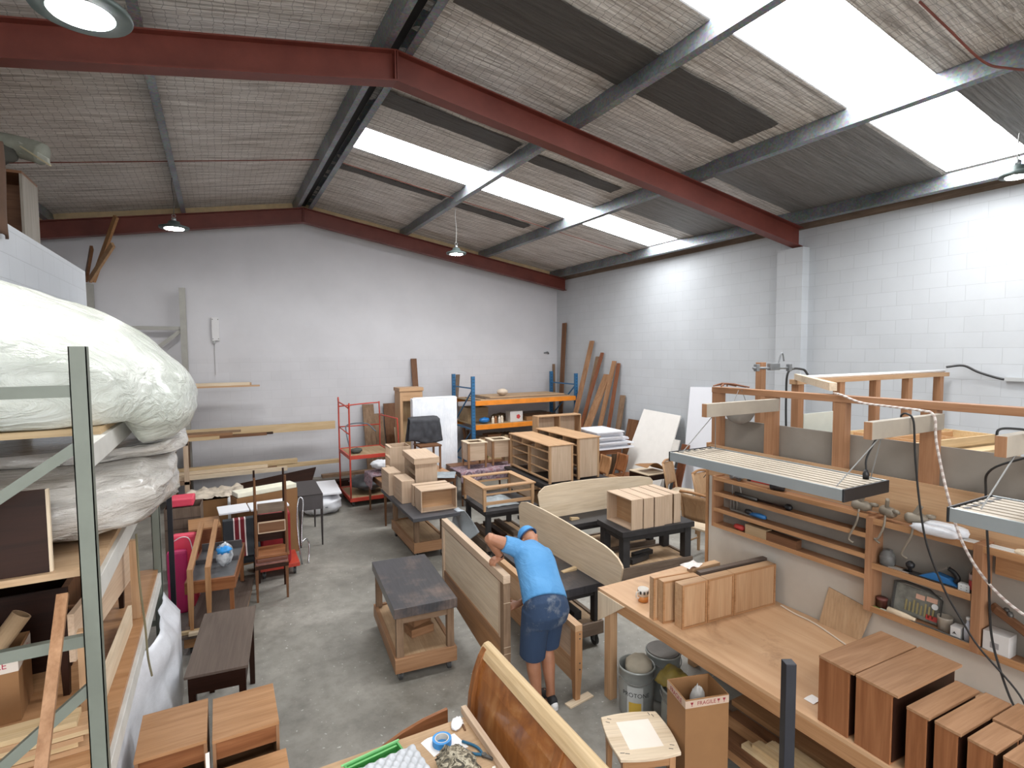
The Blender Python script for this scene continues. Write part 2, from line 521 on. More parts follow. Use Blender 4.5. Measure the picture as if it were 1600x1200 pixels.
# ------------------------------------------------------------------ lamps
ALU = plain('brushed_aluminium', '#9ea3a6', .35, .8, .08)
DGREY = plain('dark_green_grey_metal', '#4d5856', .5, .3)
m, nt, b = nodes('lamp_lens'); b.inputs['Emission Color'].default_value = (1, .98, .95, 1); b.inputs['Emission Strength'].default_value = 110
b.inputs['Base Color'].default_value = (1, 1, 1, 1)
LENS = m
CORD = plain('cable_black', '#232323', .6)
WIRE = plain('steel_wire', '#8b8b88', .5, .5)
def highbay(x, y, z, r, ztop, label):
    t = thing('pendant_lamp', label, 'lamp', (x, y, z), 0, 'hanging high bay lamps')
    MB().lathe([(r*.96, 0), (r, .012), (r*.98, .03), (r*.62, .05), (r*.4, .075), (r*.36, .11), (0, .115)], 28).build('lamp_shade', DGREY, t, smooth=True)
    MB().lathe([(0, -.006), (r*.62, -.006), (r*.66, .004), (0, .006)], 28).build('lens', LENS, t)
    MB().lathe([(r*.16, .11), (r*.16, .16), (0, .17)], 16).build('driver', ALU, t, smooth=True)
    ring = [(.025*math.cos(a), 0, .195 + .025*math.sin(a)) for a in [k*PI/6 for k in range(12)]]
    MB().tube(ring, .004, 6, True).build('hook_ring', WIRE, t)
    L = ztop - z
    MB().tube(bez([(0, 0, .21), (.012, .01, .21 + (L-.21)*.4), (-.01, 0, .21 + (L-.21)*.75), (0, 0, L)], 6), .005, 6).build('cable', CORD if x < 2 else WIRE, t)
    return t
highbay(-.53, 10.0, 4.93, .21, 5.72, 'dark pendant lamp hanging in front of the red rafter on the white gable wall')
highbay(4.03, 9.66, 4.84, .19, 5.70, 'small pendant lamp hanging on a long pale wire below the narrow skylight')
highbay(-.55, 3.55, 4.72, .22, 5.72, 'large lamp close overhead, nearer than the near red rafter')
highbay(7.15, 2.5, 4.72, .15, 5.15, 'lamp by the eave over the white block wall, half out of frame')

# tie rods and ceiling wires
TIE = plain('red_tie_rod', '#7a4034', .6)
solo(MB().tube([(-4.9, 9.42, zroof(-4.9) - .12), (-.49, 9.42, zroof(-.49) - .12), (1.58, 9.42, zroof(1.58) - .12)], .008, 6), 'tie_rod', TIE, 'thin red tie rod running across the left roof slope', 'rod')
solo(MB().tube([(1.86, 9.42, zroof(1.86) - .1), (3.92, 9.42, zroof(3.92) - .1), (5.98, 9.42, zroof(5.98) - .1), (8.1, 9.42, zroof(8.1) - .1)], .006, 6), 'tie_rod', TIE, 'thin tie rod across the right roof slope beyond the narrow skylight', 'rod')

solo(MB().tube(bez([(4.84, 2.33, 5.66), (5.27, 2.33, 5.58), (5.60, 2.21, 5.34), (5.85, 2.13, 5.31), (6.1, 2.0, 5.28), (6.5, 1.8, 5.22)], 6), .01, 6), 'conduit_wire', TIE, 'reddish wire drooping below the roof lining past the wide skylight', 'wire')
# ------------------------------------------------------------------ timber framed partition, X = 4
FIRZ, FIRY, FIRX = W('fir', 'z'), W('fir', 'y'), W('fir', 'x')
LINING = plain('lining_board', '#8f877d', .7, var=.05)
WHITEP = plain('white_painted_board', '#bdb8ae', .55, var=.04)
PLYB = W('birch', 'y')
YN = -1.6     # near end of the partition (outside the frame)
t = thing('stud_partition', 'open timber stud partition with grey lining behind the long workbench', 'partition', (4.0, 0, 0))
studs = [3.485, 2.935, 2.36, 1.79, 1.2, .6, 0., -.6, -1.2]
for y in studs:
    MB().box(0, y - .045, 0, .075, y + .045, 2.61).build('stud', FIRZ, t, bevel=.002)
MB().box(-.005, YN, 2.61, .085, 3.53, 2.66).build('top_plate', FIRY, t, bevel=.002)
MB().box(.077, YN, .02, .09, 3.50, 2.37).build('lining_panel', LINING, t)
MB().box(-.016, YN, 1.84, -.001, 3.54, 2.13).build('plywood_band', W('honey', 'y'), t)
MB().box(-.012, YN, .02, -.001, 3.535, 1.84).build('lower_lining', WHITEP, t)
MB().box(-.02, 3.54, 0, .12, 3.57, 2.14).build('end_jamb', W('orange', 'z'), t, bevel=.002)

# spare room framing behind (along X at Y = 3.5)
t = thing('booth_framing', 'bare timber stud frame standing across the booth near the white block wall', 'frame', (5.2, 3.5, 0))
PALE = W('honey', 'x')
MB().box(0, 0, 2.64, 3.12, .09, 2.69).build('top_plate', PALE, t, bevel=.002)
for x in (.03, .75, 1.45, 2.15, 2.9):
    MB().box(x, .005, 0, x + .09, .085, 2.64).build('stud', W('fir', 'z'), t, bevel=.002)
MB().box(.12, .0, 2.0, .72, .012, 2.33).build('panel', plain('pale_green_board', '#c9cdc4', .6, var=.04), t)
solo(MB().bar((5.22, 3.52, 2.72), (4.02, 2.42, 2.72), .05, .06), 'timber_batten', W('birch', 'x'), 'pale batten lying from the booth frame across to the stud partition', 'timber')
mb = MB().tube([(.1, .03, .02), (3.05, .03, .02)], .018, 8)
t2 = thing('fluorescent_tube', 'white tube lying along the top of the bare stud frame', 'lamp tube', (5.2, 3.5, 2.69))
mb.build('tube', plain('white_tube', '#f2f2f2', .3, var=.02), t2, smooth=True)
solo(MB().tube(bez([(5.45, 3.55, 2.73), (5.4, 3.58, 2.79), (5.2, 3.6, 2.77), (5.17, 3.6, 2.5), (5.16, 3.58, 2.0)]), .012, 6), 'cable', CORD, 'black cable looped over the left end of the bare stud frame', 'cable')
solo(MB().tube(bez([(8.22, 3.5, 2.76), (8.3, 3.35, 2.78), (8.33, 3.2, 2.7), (8.35, 3.0, 2.63), (8.36, 2.9, 2.62)]), .016, 6), 'cable', CORD, 'black cable drooping from the white tube to the wall conduit', 'cable')
solo(MB().box(8.34, 1.2, 2.60, 8.398, 2.95, 2.645), 'wall_conduit', plain('grey_conduit', '#aeb0b0', .5, var=.03), 'grey conduit running along the white block wall behind the booth', 'conduit')
# glass / pale sheet and pine tray inside the booth
t = thing('pine_tray', 'shallow pine tray with dividers lying inside the booth behind the partition', 'tray', (5.15, 2.55, 2.06), -6)
PINEX = W('pine', 'x')
MB().box(0, 0, 0, 1.5, .75, .02).build('base', PINEX, t)
mb = MB().box(0, 0, 0, 1.5, .02, .1).box(0, .73, 0, 1.5, .75, .1).box(0, 0, 0, .02, .75, .1).box(1.48, 0, 0, 1.5, .75, .1)
mb.build('rim', PINEX, t)
mb = MB().box(.5, .02, .02, .515, .73, .09).box(1., .02, .02, 1.015, .73, .09).box(.02, .36, .02, 1.48, .375, .085)
mb.build('divider', W('honey', 'x'), t)
t = thing('trestle_table', 'plain timber trestle carrying the pine tray inside the booth', 'table', (5.1, 2.4, 0), -6)
MB().box(0, 0, 2.02, 1.7, .95, 2.06).build('tabletop', PINEX, t)
for x, y in ((.06, .06), (1.64, .06), (.06, .89), (1.64, .89)):
    MB().box(x - .04, y - .04, 0, x + .04, y + .04, 2.02).build('leg', W('pine', 'z'), t)
# tall post with pipe clamp behind the partition
t = thing('timber_post', 'single fir post standing up behind the partition with a bar clamp on it', 'post', (4.5, 3.4, 0))
MB().box(-.035, -.03, 0, .035, .03, 2.88).build('post', FIRZ, t, bevel=.002)
t = thing('bar_clamp', 'grey sash clamp fixed across the top of the tall fir post', 'clamp', (4.5, 3.36, 2.83))
GM = plain('cast_grey_metal', '#85888a', .5, .5, .15)
MB().tube([(-.16, 0, 0), (.42, 0, -.01)], .011, 8).build('bar', GM, t, smooth=True)
MB().box(.06, -.02, -.025, .2, .02, .04).build('jaw', GM, t, bevel=.005)
MB().box(-.13, -.02, -.03, -.09, .02, .035).box(.34, -.02, -.04, .38, .02, .03).build('stop', GM, t, bevel=.004)
MB().tube(bez([(.2, 0, .03), (.23, 0, .12), (.26, 0, .13), (.28, 0, .06)]), .008, 6).build('hook', GM, t, smooth=True)

# arms carrying the lights
ARM = plain('lime_washed_timber', '#a49b8d', .7, var=.15, scale=3)
def arm(x0, x1, y, z, label):
    t = thing('support_arm', label, 'timber arm', (x0, y, z), 0, 'arms carrying the bench lights')
    MB().box(0, -.0225, -.05, x1 - x0, .0225, .05).build('beam', ARM, t, bevel=.002)
    MB().box(-.004, -.022, -.049, .0, .022, .049).build('end_grain', FIRZ, t)
arm(3.17, 4.0, 2.865, 2.55, 'lime-washed arm fixed to the stud partition nearest its far end')
arm(3.2, 4.0, 1.722, 2.54, 'lime-washed arm above the near end of the hanging bench light')
arm(3.2, 4.0, 1.132, 2.54, 'lime-washed arm at the frame edge with cords looped over its end')
# grey round bowl hung on the first arm
t = thing('hanging_bowl', 'grey round bowl hanging behind the arm at the far end of the partition', 'bowl', (3.97, 3.2, 2.36))
MB().lathe([(.035, 0), (.09, .03), (.12, .08), (.13, .14), (.12, .14), (.11, .08), (.08, .035), (0, .02)], 24).build('bowl', plain('grey_felt', '#8f8d88', .8), t, smooth=True)
MB().tube([(-.11, 0, .13), (-.02, 0, .29)], .003, 5).tube([(.11, 0, .13), (.02, 0, .29)], .003, 5).build('string', WIRE, t)
mb = MB()
for k in range(5):
    a = k*1.3
    mb.tube(bez([(3.97 + .05*math.cos(a), 3.42 + .07*math.sin(a), 2.675), (3.99, 3.36 + .05*math.cos(a*2), 2.70), (4.02 + .04*math.sin(a), 3.28 - .04*k, 2.68)], 6), .007, 6)
solo(mb, 'wire_bundle', plain('copper_wire', '#8a5d45', .5, .3), 'tangle of reddish wire lying on the far end of the top plate', 'wire')

# hanging bench lights (slatted aluminium)
SLAT = plain('cream_slat', '#b5a998', .5, var=.06)
SILV = plain('silver_rail', '#a9b0b2', .35, .6, .05)
BLK = plain('black_plastic', '#1f1f21', .45)
def bench_light(x, y, z, L, label, drops):
    t = thing('hanging_light', label, 'light fitting', (x, y, z), 0, 'slatted lights over the workbench')
    w = .44
    MB().box(0, 0, -.045, .012, L, .02).box(w - .012, 0, -.045, w, L, .02).build('side_rail', SILV, t, bevel=.002)
    MB().box(0, -.012, -.05, w, 0, .022).build('end_cap', BLK, t, bevel=.003)
    MB().box(0, L, -.05, w, L + .012, .022).build('end_cap', BLK, t, bevel=.003)
    mb = MB()
    n = 7
    for k in range(n):
        xx = .018 + (w - .036) * k / n
        mb.box(xx, .01, .004, xx + (w - .036)/n - .018, L - .01, .018)
    mb.build('slat', SLAT, t)
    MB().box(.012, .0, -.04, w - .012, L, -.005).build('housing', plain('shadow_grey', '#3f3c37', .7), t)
    mb = MB()
    for k in range(5): mb.box(.05 + .075*k, L - .05, .0185, .095 + .075*k, L - .03, .02)
    mb.build('vent_slot', BLK, t)
    for p, q in drops:
        MB().tube([p, q], .0035, 5).build('hanger', WIRE, t)
    return t
bench_light(2.93, 1.70, 2.225, 1.27, 'long slatted light hanging over the bench below the first two arms',
    [((.05, 1.2, .02), (.32, 1.17, .268)), ((.4, 1.2, .02), (.36, 1.17, .268)), ((.05, .06, .02), (.4, .03, .262)), ((.42, .08, .02), (.42, .03, .262))])
bench_light(2.95, .0, 2.245, 1.22, 'second slatted light at the frame edge, its black cap toward the first',
    [((.1, 1.14, .02), (.4, 1.13, .24)), ((.4, .1, .02), (.4, .1, .3))])
MB_ = MB()
# ropes and cords on the partition
mb = MB().tube(bez([(4.03, 2.42, 2.673), (3.97, 2.33, 2.668), (3.95, 2.18, 2.625), (3.9, 1.968, 2.618), (3.86, 1.775, 2.612), (3.835, 1.685, 2.59), (3.82, 1.66, 2.429), (3.79, 1.58, 2.132), (3.77, 1.49, 1.876), (3.74, 1.36, 1.701), (3.72, 1.19, 1.586), (3.7, .9, 1.5), (3.7, .6, 1.5)], 8), .0078, 7)
m, nt, b = nodes('twisted_rope')
wv = nt.nodes.new('ShaderNodeTexWave'); wv.inputs['Scale'].default_value = 12; wv.bands_direction = 'DIAGONAL'
link(nt, coords(nt, (1, 1, 1)), wv.inputs['Vector'])
link(nt, ramp(nt, wv.outputs['Fac'], [(.35, lin('#b5a39b')), (.5, lin('#d9d2cc'))]), b.inputs['Base Color'])
solo(mb, 'rope', m, 'twisted white rope draped over the partition and sagging to the frame edge', 'rope')
solo(MB().tube(bez([(3.63, 1.765, 2.56), (3.62, 1.76, 2.60), (3.60, 1.72, 2.612), (3.59, 1.68, 2.57), (3.6, 1.67, 2.37), (3.6, 1.64, 2.112), (3.62, 1.602, 1.855), (3.66, 1.524, 1.607), (3.7, 1.457, 1.455), (3.74, 1.378, 1.305), (3.76, 1.20, 1.12), (3.72, 1.11, .96)], 8), .006, 6), 'power_cord', CORD, 'black cord dropping from the middle arm across the shelves to the bench', 'cord')
solo(MB().tube(bez([(3.26, 1.17, 2.56), (3.26, 1.165, 2.61), (3.30, 1.125, 2.618), (3.36, 1.075, 2.60), (3.52, 1.075, 2.5), (3.58, 1.3, 2.36), (3.65, 1.346, 2.2), (3.72, 1.345, 1.807), (3.75, 1.345, 1.579), (3.78, 1.34, 1.388), (3.77, 1.30, 1.24), (3.755, 1.22, 1.05), (3.75, 1.12, .96)], 8), .006, 6), 'power_cord', CORD, 'black cord dropping straight from the arm at the frame edge', 'cord')
t = thing('plug_cord', 'short black cord with plug standing on the near end of the hanging light', 'cord', (3.3, 1.78, 2.243))
MB().tube(bez([(0, 0, .05), (.0, 0, .12), (.02, -.03, .22), (.06, -.05, .30)], 6), .006, 6).build('cord', CORD, t)
MB().lathe([(.016, 0), (.018, .03), (.008, .055), (0, .056)], 12).build('plug', BLK, t, smooth=True)

# ------------------------------------------------------------------ shelf units on the partition
def shelves():
    t = thing('wall_shelf', 'four-tier open timber tool shelf on the partition, far half', 'shelf', (3.86, 2.06, 1.43))
    L = 1.30
    for k, z in enumerate((0, .14, .285, .42)):
        MB().box(0, .0, z, .125, L, z + .018).build('shelf_board', FIRY, t)
        MB().box(-.012, .0, z - .004, .0, L, z + .028).build('lip', W('orange', 'y'), t)
    MB().box(-.012, L, -.004, .125, L + .02, .45).build('side_panel', FIRZ, t)
    MB().box(.118, .0, .0, .126, L, .44).build('back_panel', LINING, t)
    t = thing('wall_shelf', 'deep compartmented timber tool shelf on the partition, near half', 'shelf', (3.86, -.6, 1.22))
    for k, z in enumerate((0, .3, .605)):
        if k == 1: MB().box(0, 2.07, z, .125, 2.62, z + .02).build('shelf_board', FIRY, t)
        else: MB().box(0, 0, z, .125, 2.62, z + .02).build('shelf_board', FIRY, t)
        MB().box(-.012, 2.07 if k == 1 else 0, z - .006, .0, 2.64, z + .034).build('lip', W('orange', 'y'), t)
    for y in (2.62, 2.02, 1.2, .4):
        MB().box(-.0135, y, -.007, .1265, y + .045, .641).build('upright', FIRZ, t)
    MB().box(.118, .0, .0, .126, 2.62, .62).build('back_panel', LINING, t)
    MB().box(.1, .0, .46, .118, 2.0, .6).build('rail', W('orange', 'y'), t)
shelves()

# ------------------------------------------------------------------ workbench
t = thing('workbench', 'long pale plywood-topped workbench along the partition', 'workbench', (2.86, -1.6, 0))
m, nt, b = nodes('bench_ply')
v = coords(nt, (9, .9, 9)); v2 = coords(nt, (1, 1, 1))
c = ramp(nt, noise_n(nt, v, 1, 5, .6, .8), [(.3, lin('#b8916c')), (.7, lin('#c9a480'))])
st = ramp(nt, noise_n(nt, v2, 2.6, 5, .7, .6), [(.58, (1, 1, 1, 1)), (.72, (.72, .68, .64, 1))])
link(nt, mixc(nt, 1., c, st, 'MULTIPLY'), b.inputs['Base Color']); b.inputs['Roughness'].default_value = .55
MB().box(0, 0, .905, 1.12, 5.34, .93).build('worktop', m, t, bevel=.002)
MB().box(.0, .02, .815, .035, 5.24, .905).build('apron', W('orange', 'y'), t, bevel=.002)
MB().box(.0, 5.27, .79, 1.1, 5.31, .905).build('end_rail', W('honey', 'x'), t, bevel=.002)
for y in (5.2, 3.0, .6):
    for x in (.0, 1.0):
        MB().box(x, y - .03, 0, x + .075, y + .05, .815).build('leg', W('honey', 'z'), t, bevel=.002)
MB().prism([(.0, 5.345, .93), (.25, 5.345, .905), (.0, 5.345, .70)], (0, -.018, 0)).build('gusset', W('honey', 'z'), t)
MB().prism([(-.012, 5.33, .905), (-.012, 4.98, .905), (-.012, 5.25, .70), (-.012, 5.33, .64)], (.012, 0, 0)).build('gusset', W('birch', 'z'), t)
MB().box(.13, .1, .26, 1.05, 4.36, .28).build('lower_shelf', W('brown', 'y'), t)
MB().box(.13, .1, .2, .165, 4.36, .26).build('shelf_rail', W('orange', 'y'), t)
# lumber on the shelf below
kinds = ['brown', 'orange', 'brown', 'dirty', 'orange', 'brown', 'rust', 'dirty']
for k in range(8):
    y1 = 2.74 - .05*(k % 3)
    x = 3.0 + .104*k
    solo(MB().box(0, -2.6, 0, .1, 0, .045), 'timber_plank', W(kinds[k], 'y'), 'dark timber length on the shelf below the workbench', 'timber', (x, y1, .2815), 0, 'dark lengths below the bench')
for k in range(6):
    z = .3275 + .03*(k // 3); x = 3.005 + .075*(k % 3) + .03*(k // 3)
    solo(MB().box(0, -2.2, 0, .07, 0, .028), 'pine_batten', W('pine', 'y'), 'pale pine batten lying on the dark lengths below the workbench', 'timber', (x, 2.36 - .045*(k % 3) - .06*(k // 3), z), 0, 'pale battens below the bench')
for k in range(3):
    solo(MB().box(0, -2.4, 0, .14, 0, .04), 'timber_plank', W(('orange', 'brown', 'honey')[k], 'y'), ('wide reddish plank high below the workbench apron', 'brown plank stacked below the workbench', 'pale orange plank stacked below the workbench')[k], 'timber', (3.32 + .15*k, 2.70, .3275), 0)

# ------------------------------------------------------------------ things on the bench
def drawer_box(label, loc, rz, L, D, Hh, kind='honey', open_face=None, group=None, th=.012, recess=.01, lid=False, mats=None):
    """drawer box standing on its end: L along x, D along y (thickness of the drawer), Hh up.
       open_face '-y' leaves the drawer open toward -y, '+y' shows the recessed bottom"""
    t = thing('drawer', label, 'drawer', loc, rz, group)
    mx, mz = W(kind, 'x'), W(kind, 'z')
    yb0, yb1 = (D - recess - .006, D - recess) if open_face == '-y' else (recess, recess + .006)
    MB().box(0, 0, 0, th, D, Hh).build('side_panel', mz, t, bevel=.0012)
    MB().box(L - th, 0, 0, L, D, Hh).build('side_panel', mz, t, bevel=.0012)
    MB().box(th, 0, Hh - th, L - th, D, Hh).build('side_panel', mx, t, bevel=.0012)
    MB().box(th, 0, 0, L - th, D, th).build('side_panel', mx, t, bevel=.0012)
    MB().box(th, yb0, th, L - th, yb1, Hh - th).build('bottom_panel', W('ply', 'x'), t)
    return t
BZ = .9305
G = 'finished drawer boxes stood along the near half of the bench'
def big_drawer(label, x, y, L, D, h, lid=0):
    t = thing('drawer', label, 'drawer', (x, y, BZ), -2, G)
    MB().box(0, D*.15, 0, L, D, h - .014).build('box', W('teak', 'z'), t, bevel=.0015)  # sides in darker wood than the top, shading put into the colour
    MB().box(-.004, 0, h - .014, L + .004, D, h).build('front_panel', W('cedar', 'x'), t, bevel=.0015)
    MB().box(.012, D*.15 - .004, .012, L - .012, D*.15 + .0005, h - .03).build('recess_shade', W('walnut', 'z'), t)  # dark face painting in the shade of the recess
    return t
big_drawer('wide finished drawer box standing first in the near row on the bench', 2.875, 1.575, .57, .195, .375)
big_drawer('wide finished drawer box standing second in the near row on the bench', 2.868, 1.362, .585, .205, .375)
big_drawer('narrow finished drawer box third in the near row, beside the two wide ones', 2.885, 1.235, .45, .1, .335)
big_drawer('narrow finished drawer box fourth in the near row on the bench', 2.885, 1.112, .46, .105, .335)
big_drawer('short finished drawer box fifth in the near row with dovetails at its top', 2.885, .985, .225, .105, .335)
big_drawer('short finished drawer box behind the fifth one, nearer the partition', 3.14, .985, .24, .11, .335)
big_drawer('short finished drawer box sixth in the near row, cut by the frame', 2.885, .85, .225, .115, .335)
# three long drawers + two behind
G2 = 'pale drawer boxes stood at the far end of the bench'
def pale_drawer(label, x, y, L, D, h, rz=-4):
    t = thing('drawer', label, 'drawer', (x, y, BZ), rz, G2)
    MB().box(0, .012, 0, L, D, h).build('box', W('honey', 'x'), t, bevel=.0015)
    MB().box(.0, .0, .0, .016, .012, h).box(L - .016, 0, 0, L, .012, h).box(.016, 0, h - .014, L - .016, .012, h).box(.016, 0, 0, L - .016, .012, .014).build('rim', W('orange', 'x'), t)
    MB().box(.016, .006, .014, L - .016, .012, h - .014).build('bottom_panel', W('honey', 'z'), t)
    return t
pale_drawer('pale drawer box at the left end of the front row on the bench', 2.955, 2.85, .24, .085, .335)
pale_drawer('pale drawer box in the middle of the front row on the bench', 3.20, 2.833, .265, .085, .335)
pale_drawer('longest pale drawer box at the right end of the front row', 3.47, 2.814, .45, .085, .335)
pale_drawer('thin pale drawer box behind the front row, second from the bench end', 2.895, 2.985, .33, .07, .325, -8)
pale_drawer('thin pale drawer box furthest back, next to the mug', 2.87, 3.062, .33, .055, .33, -8)
t = solo(MB().box(0, 0, 0, .72, .045, .34), 'wood_board', W('umber', 'x'), 'dark brown panel standing on edge behind the front row of pale drawers', 'panel', (3.245, 2.948, BZ), -4)
solo(MB().grid(lambda u, v: (3.2 + .17*u, 3.02 + .1*v + .02*u, 1.282 + .012*math.sin(u*7)*math.cos(v*5)), 8, 6), 'paper_sheet', plain('printed_paper', '#d8cfc8', .7, var=.2, scale=30), 'crumpled printed paper lying on the back drawers near the dark panel', 'paper', solid=.001)
solo(MB().box(0, 0, 0, .3, .06, .34), 'wood_board', W('honey', 'x'), 'pale panel standing on edge behind the thin drawers, under the printed paper', 'panel', (3.245, 3.03, BZ), -2)
# mug
t = thing('mug', 'white patterned mug with orange base on the corner of the bench', 'mug', (3.025, 3.35, BZ))
MB().lathe([(.036, 0), (.042, .004), (.043, .05)], 24).build('base', plain('orange_glaze', '#c98446', .3, var=.05), t, smooth=True)
MB().lathe([(.043, .05), (.044, .108), (.0415, .108), (.038, .02), (0, .015)], 24).build('body', plain('white_glaze', '#d8d3cb', .3, var=.03), t, smooth=True)
mb = MB()
for k in range(9):
    a = k*2*PI/9
    mb.box(.0435, -.008, .07, .0455, .008, .095, Matrix.Rotation(a, 4, 'Z'))
mb.build('pattern_band', plain('dark_pattern', '#4a4a48', .4), t)
MB().tube(bez([(-.042, 0, .085), (-.07, 0, .088), (-.074, 0, .055), (-.058, 0, .035), (-.043, 0, .04)], 6), .005, 8).build('handle', plain('white_glaze', '#d8d3cb', .3), t, smooth=True)
# leaning ply offcut on the bench
solo(MB().prism([(3.94, 2.43, BZ), (3.94, 2.13, BZ), (3.978, 2.07, 1.165), (3.978, 2.385, 1.215)], (.008, 0, 0)), 'plywood_offcut', W('ply', 'z'), 'thin plywood offcut leaning on the partition at the back of the bench', 'plywood')
solo(MB().tube(bez([(3.93, 2.74, BZ + .0065), (3.9, 2.6, BZ + .006), (3.88, 2.4, BZ + .006), (3.72, 1.95, BZ + .006)], 6), .006, 6), 'cord', plain('pale_cord', '#d2c6b6', .7), 'thin pale cord lying along the back of the bench', 'cord')
solo(MB().grid(lambda u, v: (2.985 + .08*u, 1.86 + .06*v, BZ + .002 + .003*math.sin(u*3)), 4, 4), 'paper_scrap', plain('white_paper', '#eeeae6', .7, var=.02), 'small white paper scrap on the bench near the wide drawers', 'paper', solid=.001)

# ------------------------------------------------------------------ tools on the shelves (world coordinates, shelf depth 3.86 .. 3.98)
RED = plain('red_paint', '#b23a34', .4); BLUE = plain('blue_paint', '#2f6ea8', .4); STEELD = plain('dark_steel', '#54524f', .45, .6, .2)
STEEL = plain('tool_steel', '#8d8880', .4, .6, .2)
def cluster(name, label, cat, c, s, mat, n=7, seed=1):
    rnd = random.Random(seed); mb = MB()
    for k in range(n):
        p = Vector((rnd.uniform(-s[0], s[0]), rnd.uniform(-s[1], s[1]), rnd.uniform(.0, s[2])))
        M = Matrix.Translation(p) @ Matrix.Rotation(rnd.uniform(0, 3), 4, (rnd.random(), rnd.random(), rnd.random() + .1))
        if k % 2: mb.lathe([(.018, -.02), (.024, 0), (.018, .02)], 10, M)
        else: mb.box(-.012, -.035, -.012, .012, .035, .012, M)
    return solo(mb, name, mat, label, cat, c, smooth=False)
z1 = 1.8685
cluster('chain_clamp', 'knot of small grey chain clamps on the far end of the top shelf', 'clamp', (3.92, 3.18, z1 + .022), (.03, .06, .06), GM, 11, 4)
t = thing('mallet', 'mallet with red handle and black rubber head on the top shelf', 'mallet', (3.91, 2.92, z1 + .035))
MB().tube([(0, .1, 0), (0, -.10, .004)], .011, 8).build('handle', RED, t, smooth=True)
MB().tube([(0, .14, -.004), (0, .1, 0)], .009, 8).build('handle', W('walnut', 'y'), t, smooth=True)
MB().lathe([(.026, -.055), (.036, -.05), (.036, .05), (.026, .055)], 18, Matrix.Translation((0, -.14, .004)) @ Matrix.Rotation(PI/2, 4, (1, .5, 0))).build('head', BLK, t, smooth=True)
z2 = 1.7335
t = thing('caulking_gun', 'long dark steel tool lying on the second shelf of the far unit', 'tool', (3.91, 2.98, z2 + .018))
MB().tube([(0, .2, .005), (0, -.02, 0)], .017, 8).build('body', STEELD, t, smooth=True)
MB().tube([(0, -.02, 0), (0, -.28, 0)], .008, 8).build('rod', W('walnut', 'y'), t, smooth=True)
MB().lathe([(.012, -.03), (.025, -.015), (.025, .015), (.012, .03)], 14, Matrix.Translation((0, -.30, .008)) @ Matrix.Rotation(PI/2, 4, 'X')).build('knob', BLK, t, smooth=True)
t = thing('hook_rod', 'thin bent steel hook hanging inside the far end of the tool shelf', 'hook', (3.92, 3.22, z2 + .004))
MB().tube(bez([(0, 0, 0), (0, 0, .09), (0, -.03, .115), (0, -.07, .10), (0, -.09, .03), (0, -.1, 0)], 6), .004, 6).build('rod', STEEL, t)
for k in range(3):
    solo(MB().tube([(0, 0, 0), (0, .0, .12)], .009, 8), 'chisel', STEEL, 'upright steel chisel at the far end of the tool shelf', 'chisel', (3.95, 3.26 - .035*k, 1.5885 ), 0, 'chisels at the far end of the shelf')
z3 = 1.5965
t = thing('heat_gun', 'blue and black handled tool with a steel bar on the third shelf', 'tool', (3.91, 3.0, z3 + .02))
MB().box(-.01, .0, -.018, .01, .22, -.004).build('bar', STEEL, t)
MB().tube([(0, .03, 0), (0, -.07, .006), (0, -.12, .004)], .022, 10, radii=[.014, .022, .015]).build('grip', BLUE, t, smooth=True)
MB().lathe([(.02, -.03), (.024, 0), (.012, .03)], 12, Matrix.Translation((0, .04, .012)) @ Matrix.Rotation(PI/2, 4, 'X')).build('collar', BLK, t, smooth=True)
z4 = 1.4485
t = thing('wood_block', 'long brown block with a chipboard end on the lowest far shelf', 'block', (3.865, 2.58, z4))
MB().box(0, 0, 0, .07, .26, .075).build('block', W('brown', 'y'), t, bevel=.002)
MB().box(-.002, .26, 0, .07, .46, .085).build('chipboard', W('particle', 'y'), t, bevel=.002)
solo(MB().lathe([(.018, -.05), (.025, -.03), (.025, .03), (.012, .05)], 12, Matrix.Rotation(PI/2, 4, 'X')), 'red_tool', RED, 'small red tool handle beside the chipboard block', 'tool', (3.9, 3.12, z4 + .026), smooth=True)
# near unit ------------------------------------------------------------------
zt = 1.8465
def spray_gun(y, tilt, label, hookz):
    t = thing('spray_gun', label, 'spray gun', (3.89, y, zt + .07))
    M = Matrix.Rotation(tilt, 4, 'Z')
    GUN = plain('dusty_gun_metal', '#857c6e', .6, .3, .2)
    MB().lathe([(.02, -.06), (.034, -.045), (.036, .03), (.024, .05), (.02, .06)], 16, M @ Matrix.Rotation(PI/2, 4, 'X')).build('cup', GUN, t, smooth=True)
    MB().bar(M @ Vector((0, .02, .0)), M @ Vector((-.02, -.02, .09)), .022, .03).build('grip', GUN, t, bevel=.006)
    MB().lathe([(.012, 0), (.016, .03), (.01, .05)], 12, M @ Matrix.Translation((0, -.05, .02)) @ Matrix.Rotation(PI/2, 4, 'X')).build('nozzle', GUN, t, smooth=True)
    MB().tube(bez([(-.03, .0, -.02), (-.05, .0, -.1), (-.055, .03, -.18), (-.055, .05, -.24 + hookz), (-.05, .02, -.26 + hookz)], 6), .007, 7).build('hook', GUN, t, smooth=True)
spray_gun(2.12, .2, 'dusty spray gun hooked on the shelf top by the divider', .0)
spray_gun(1.95, -.5, 'dusty spray gun in the middle of the three on the shelf top', .05)
spray_gun(1.785, .6, 'dusty spray gun nearest the white bags on the shelf top', .0)
WBAG = plain('white_packet', '#d6d8dc', .45, var=.12, scale=25)
solo(MB().blob((0, 0, .03), (.045, .14, .035), 20, 12, lambda d: 1 + .12*nz(d.x*3, d.y*6, d.z*3), .7), 'white_packet', WBAG, 'white paper packet with brown mouth lying on the shelf top', 'packet', (3.925, 1.655, zt + .008), smooth=True)
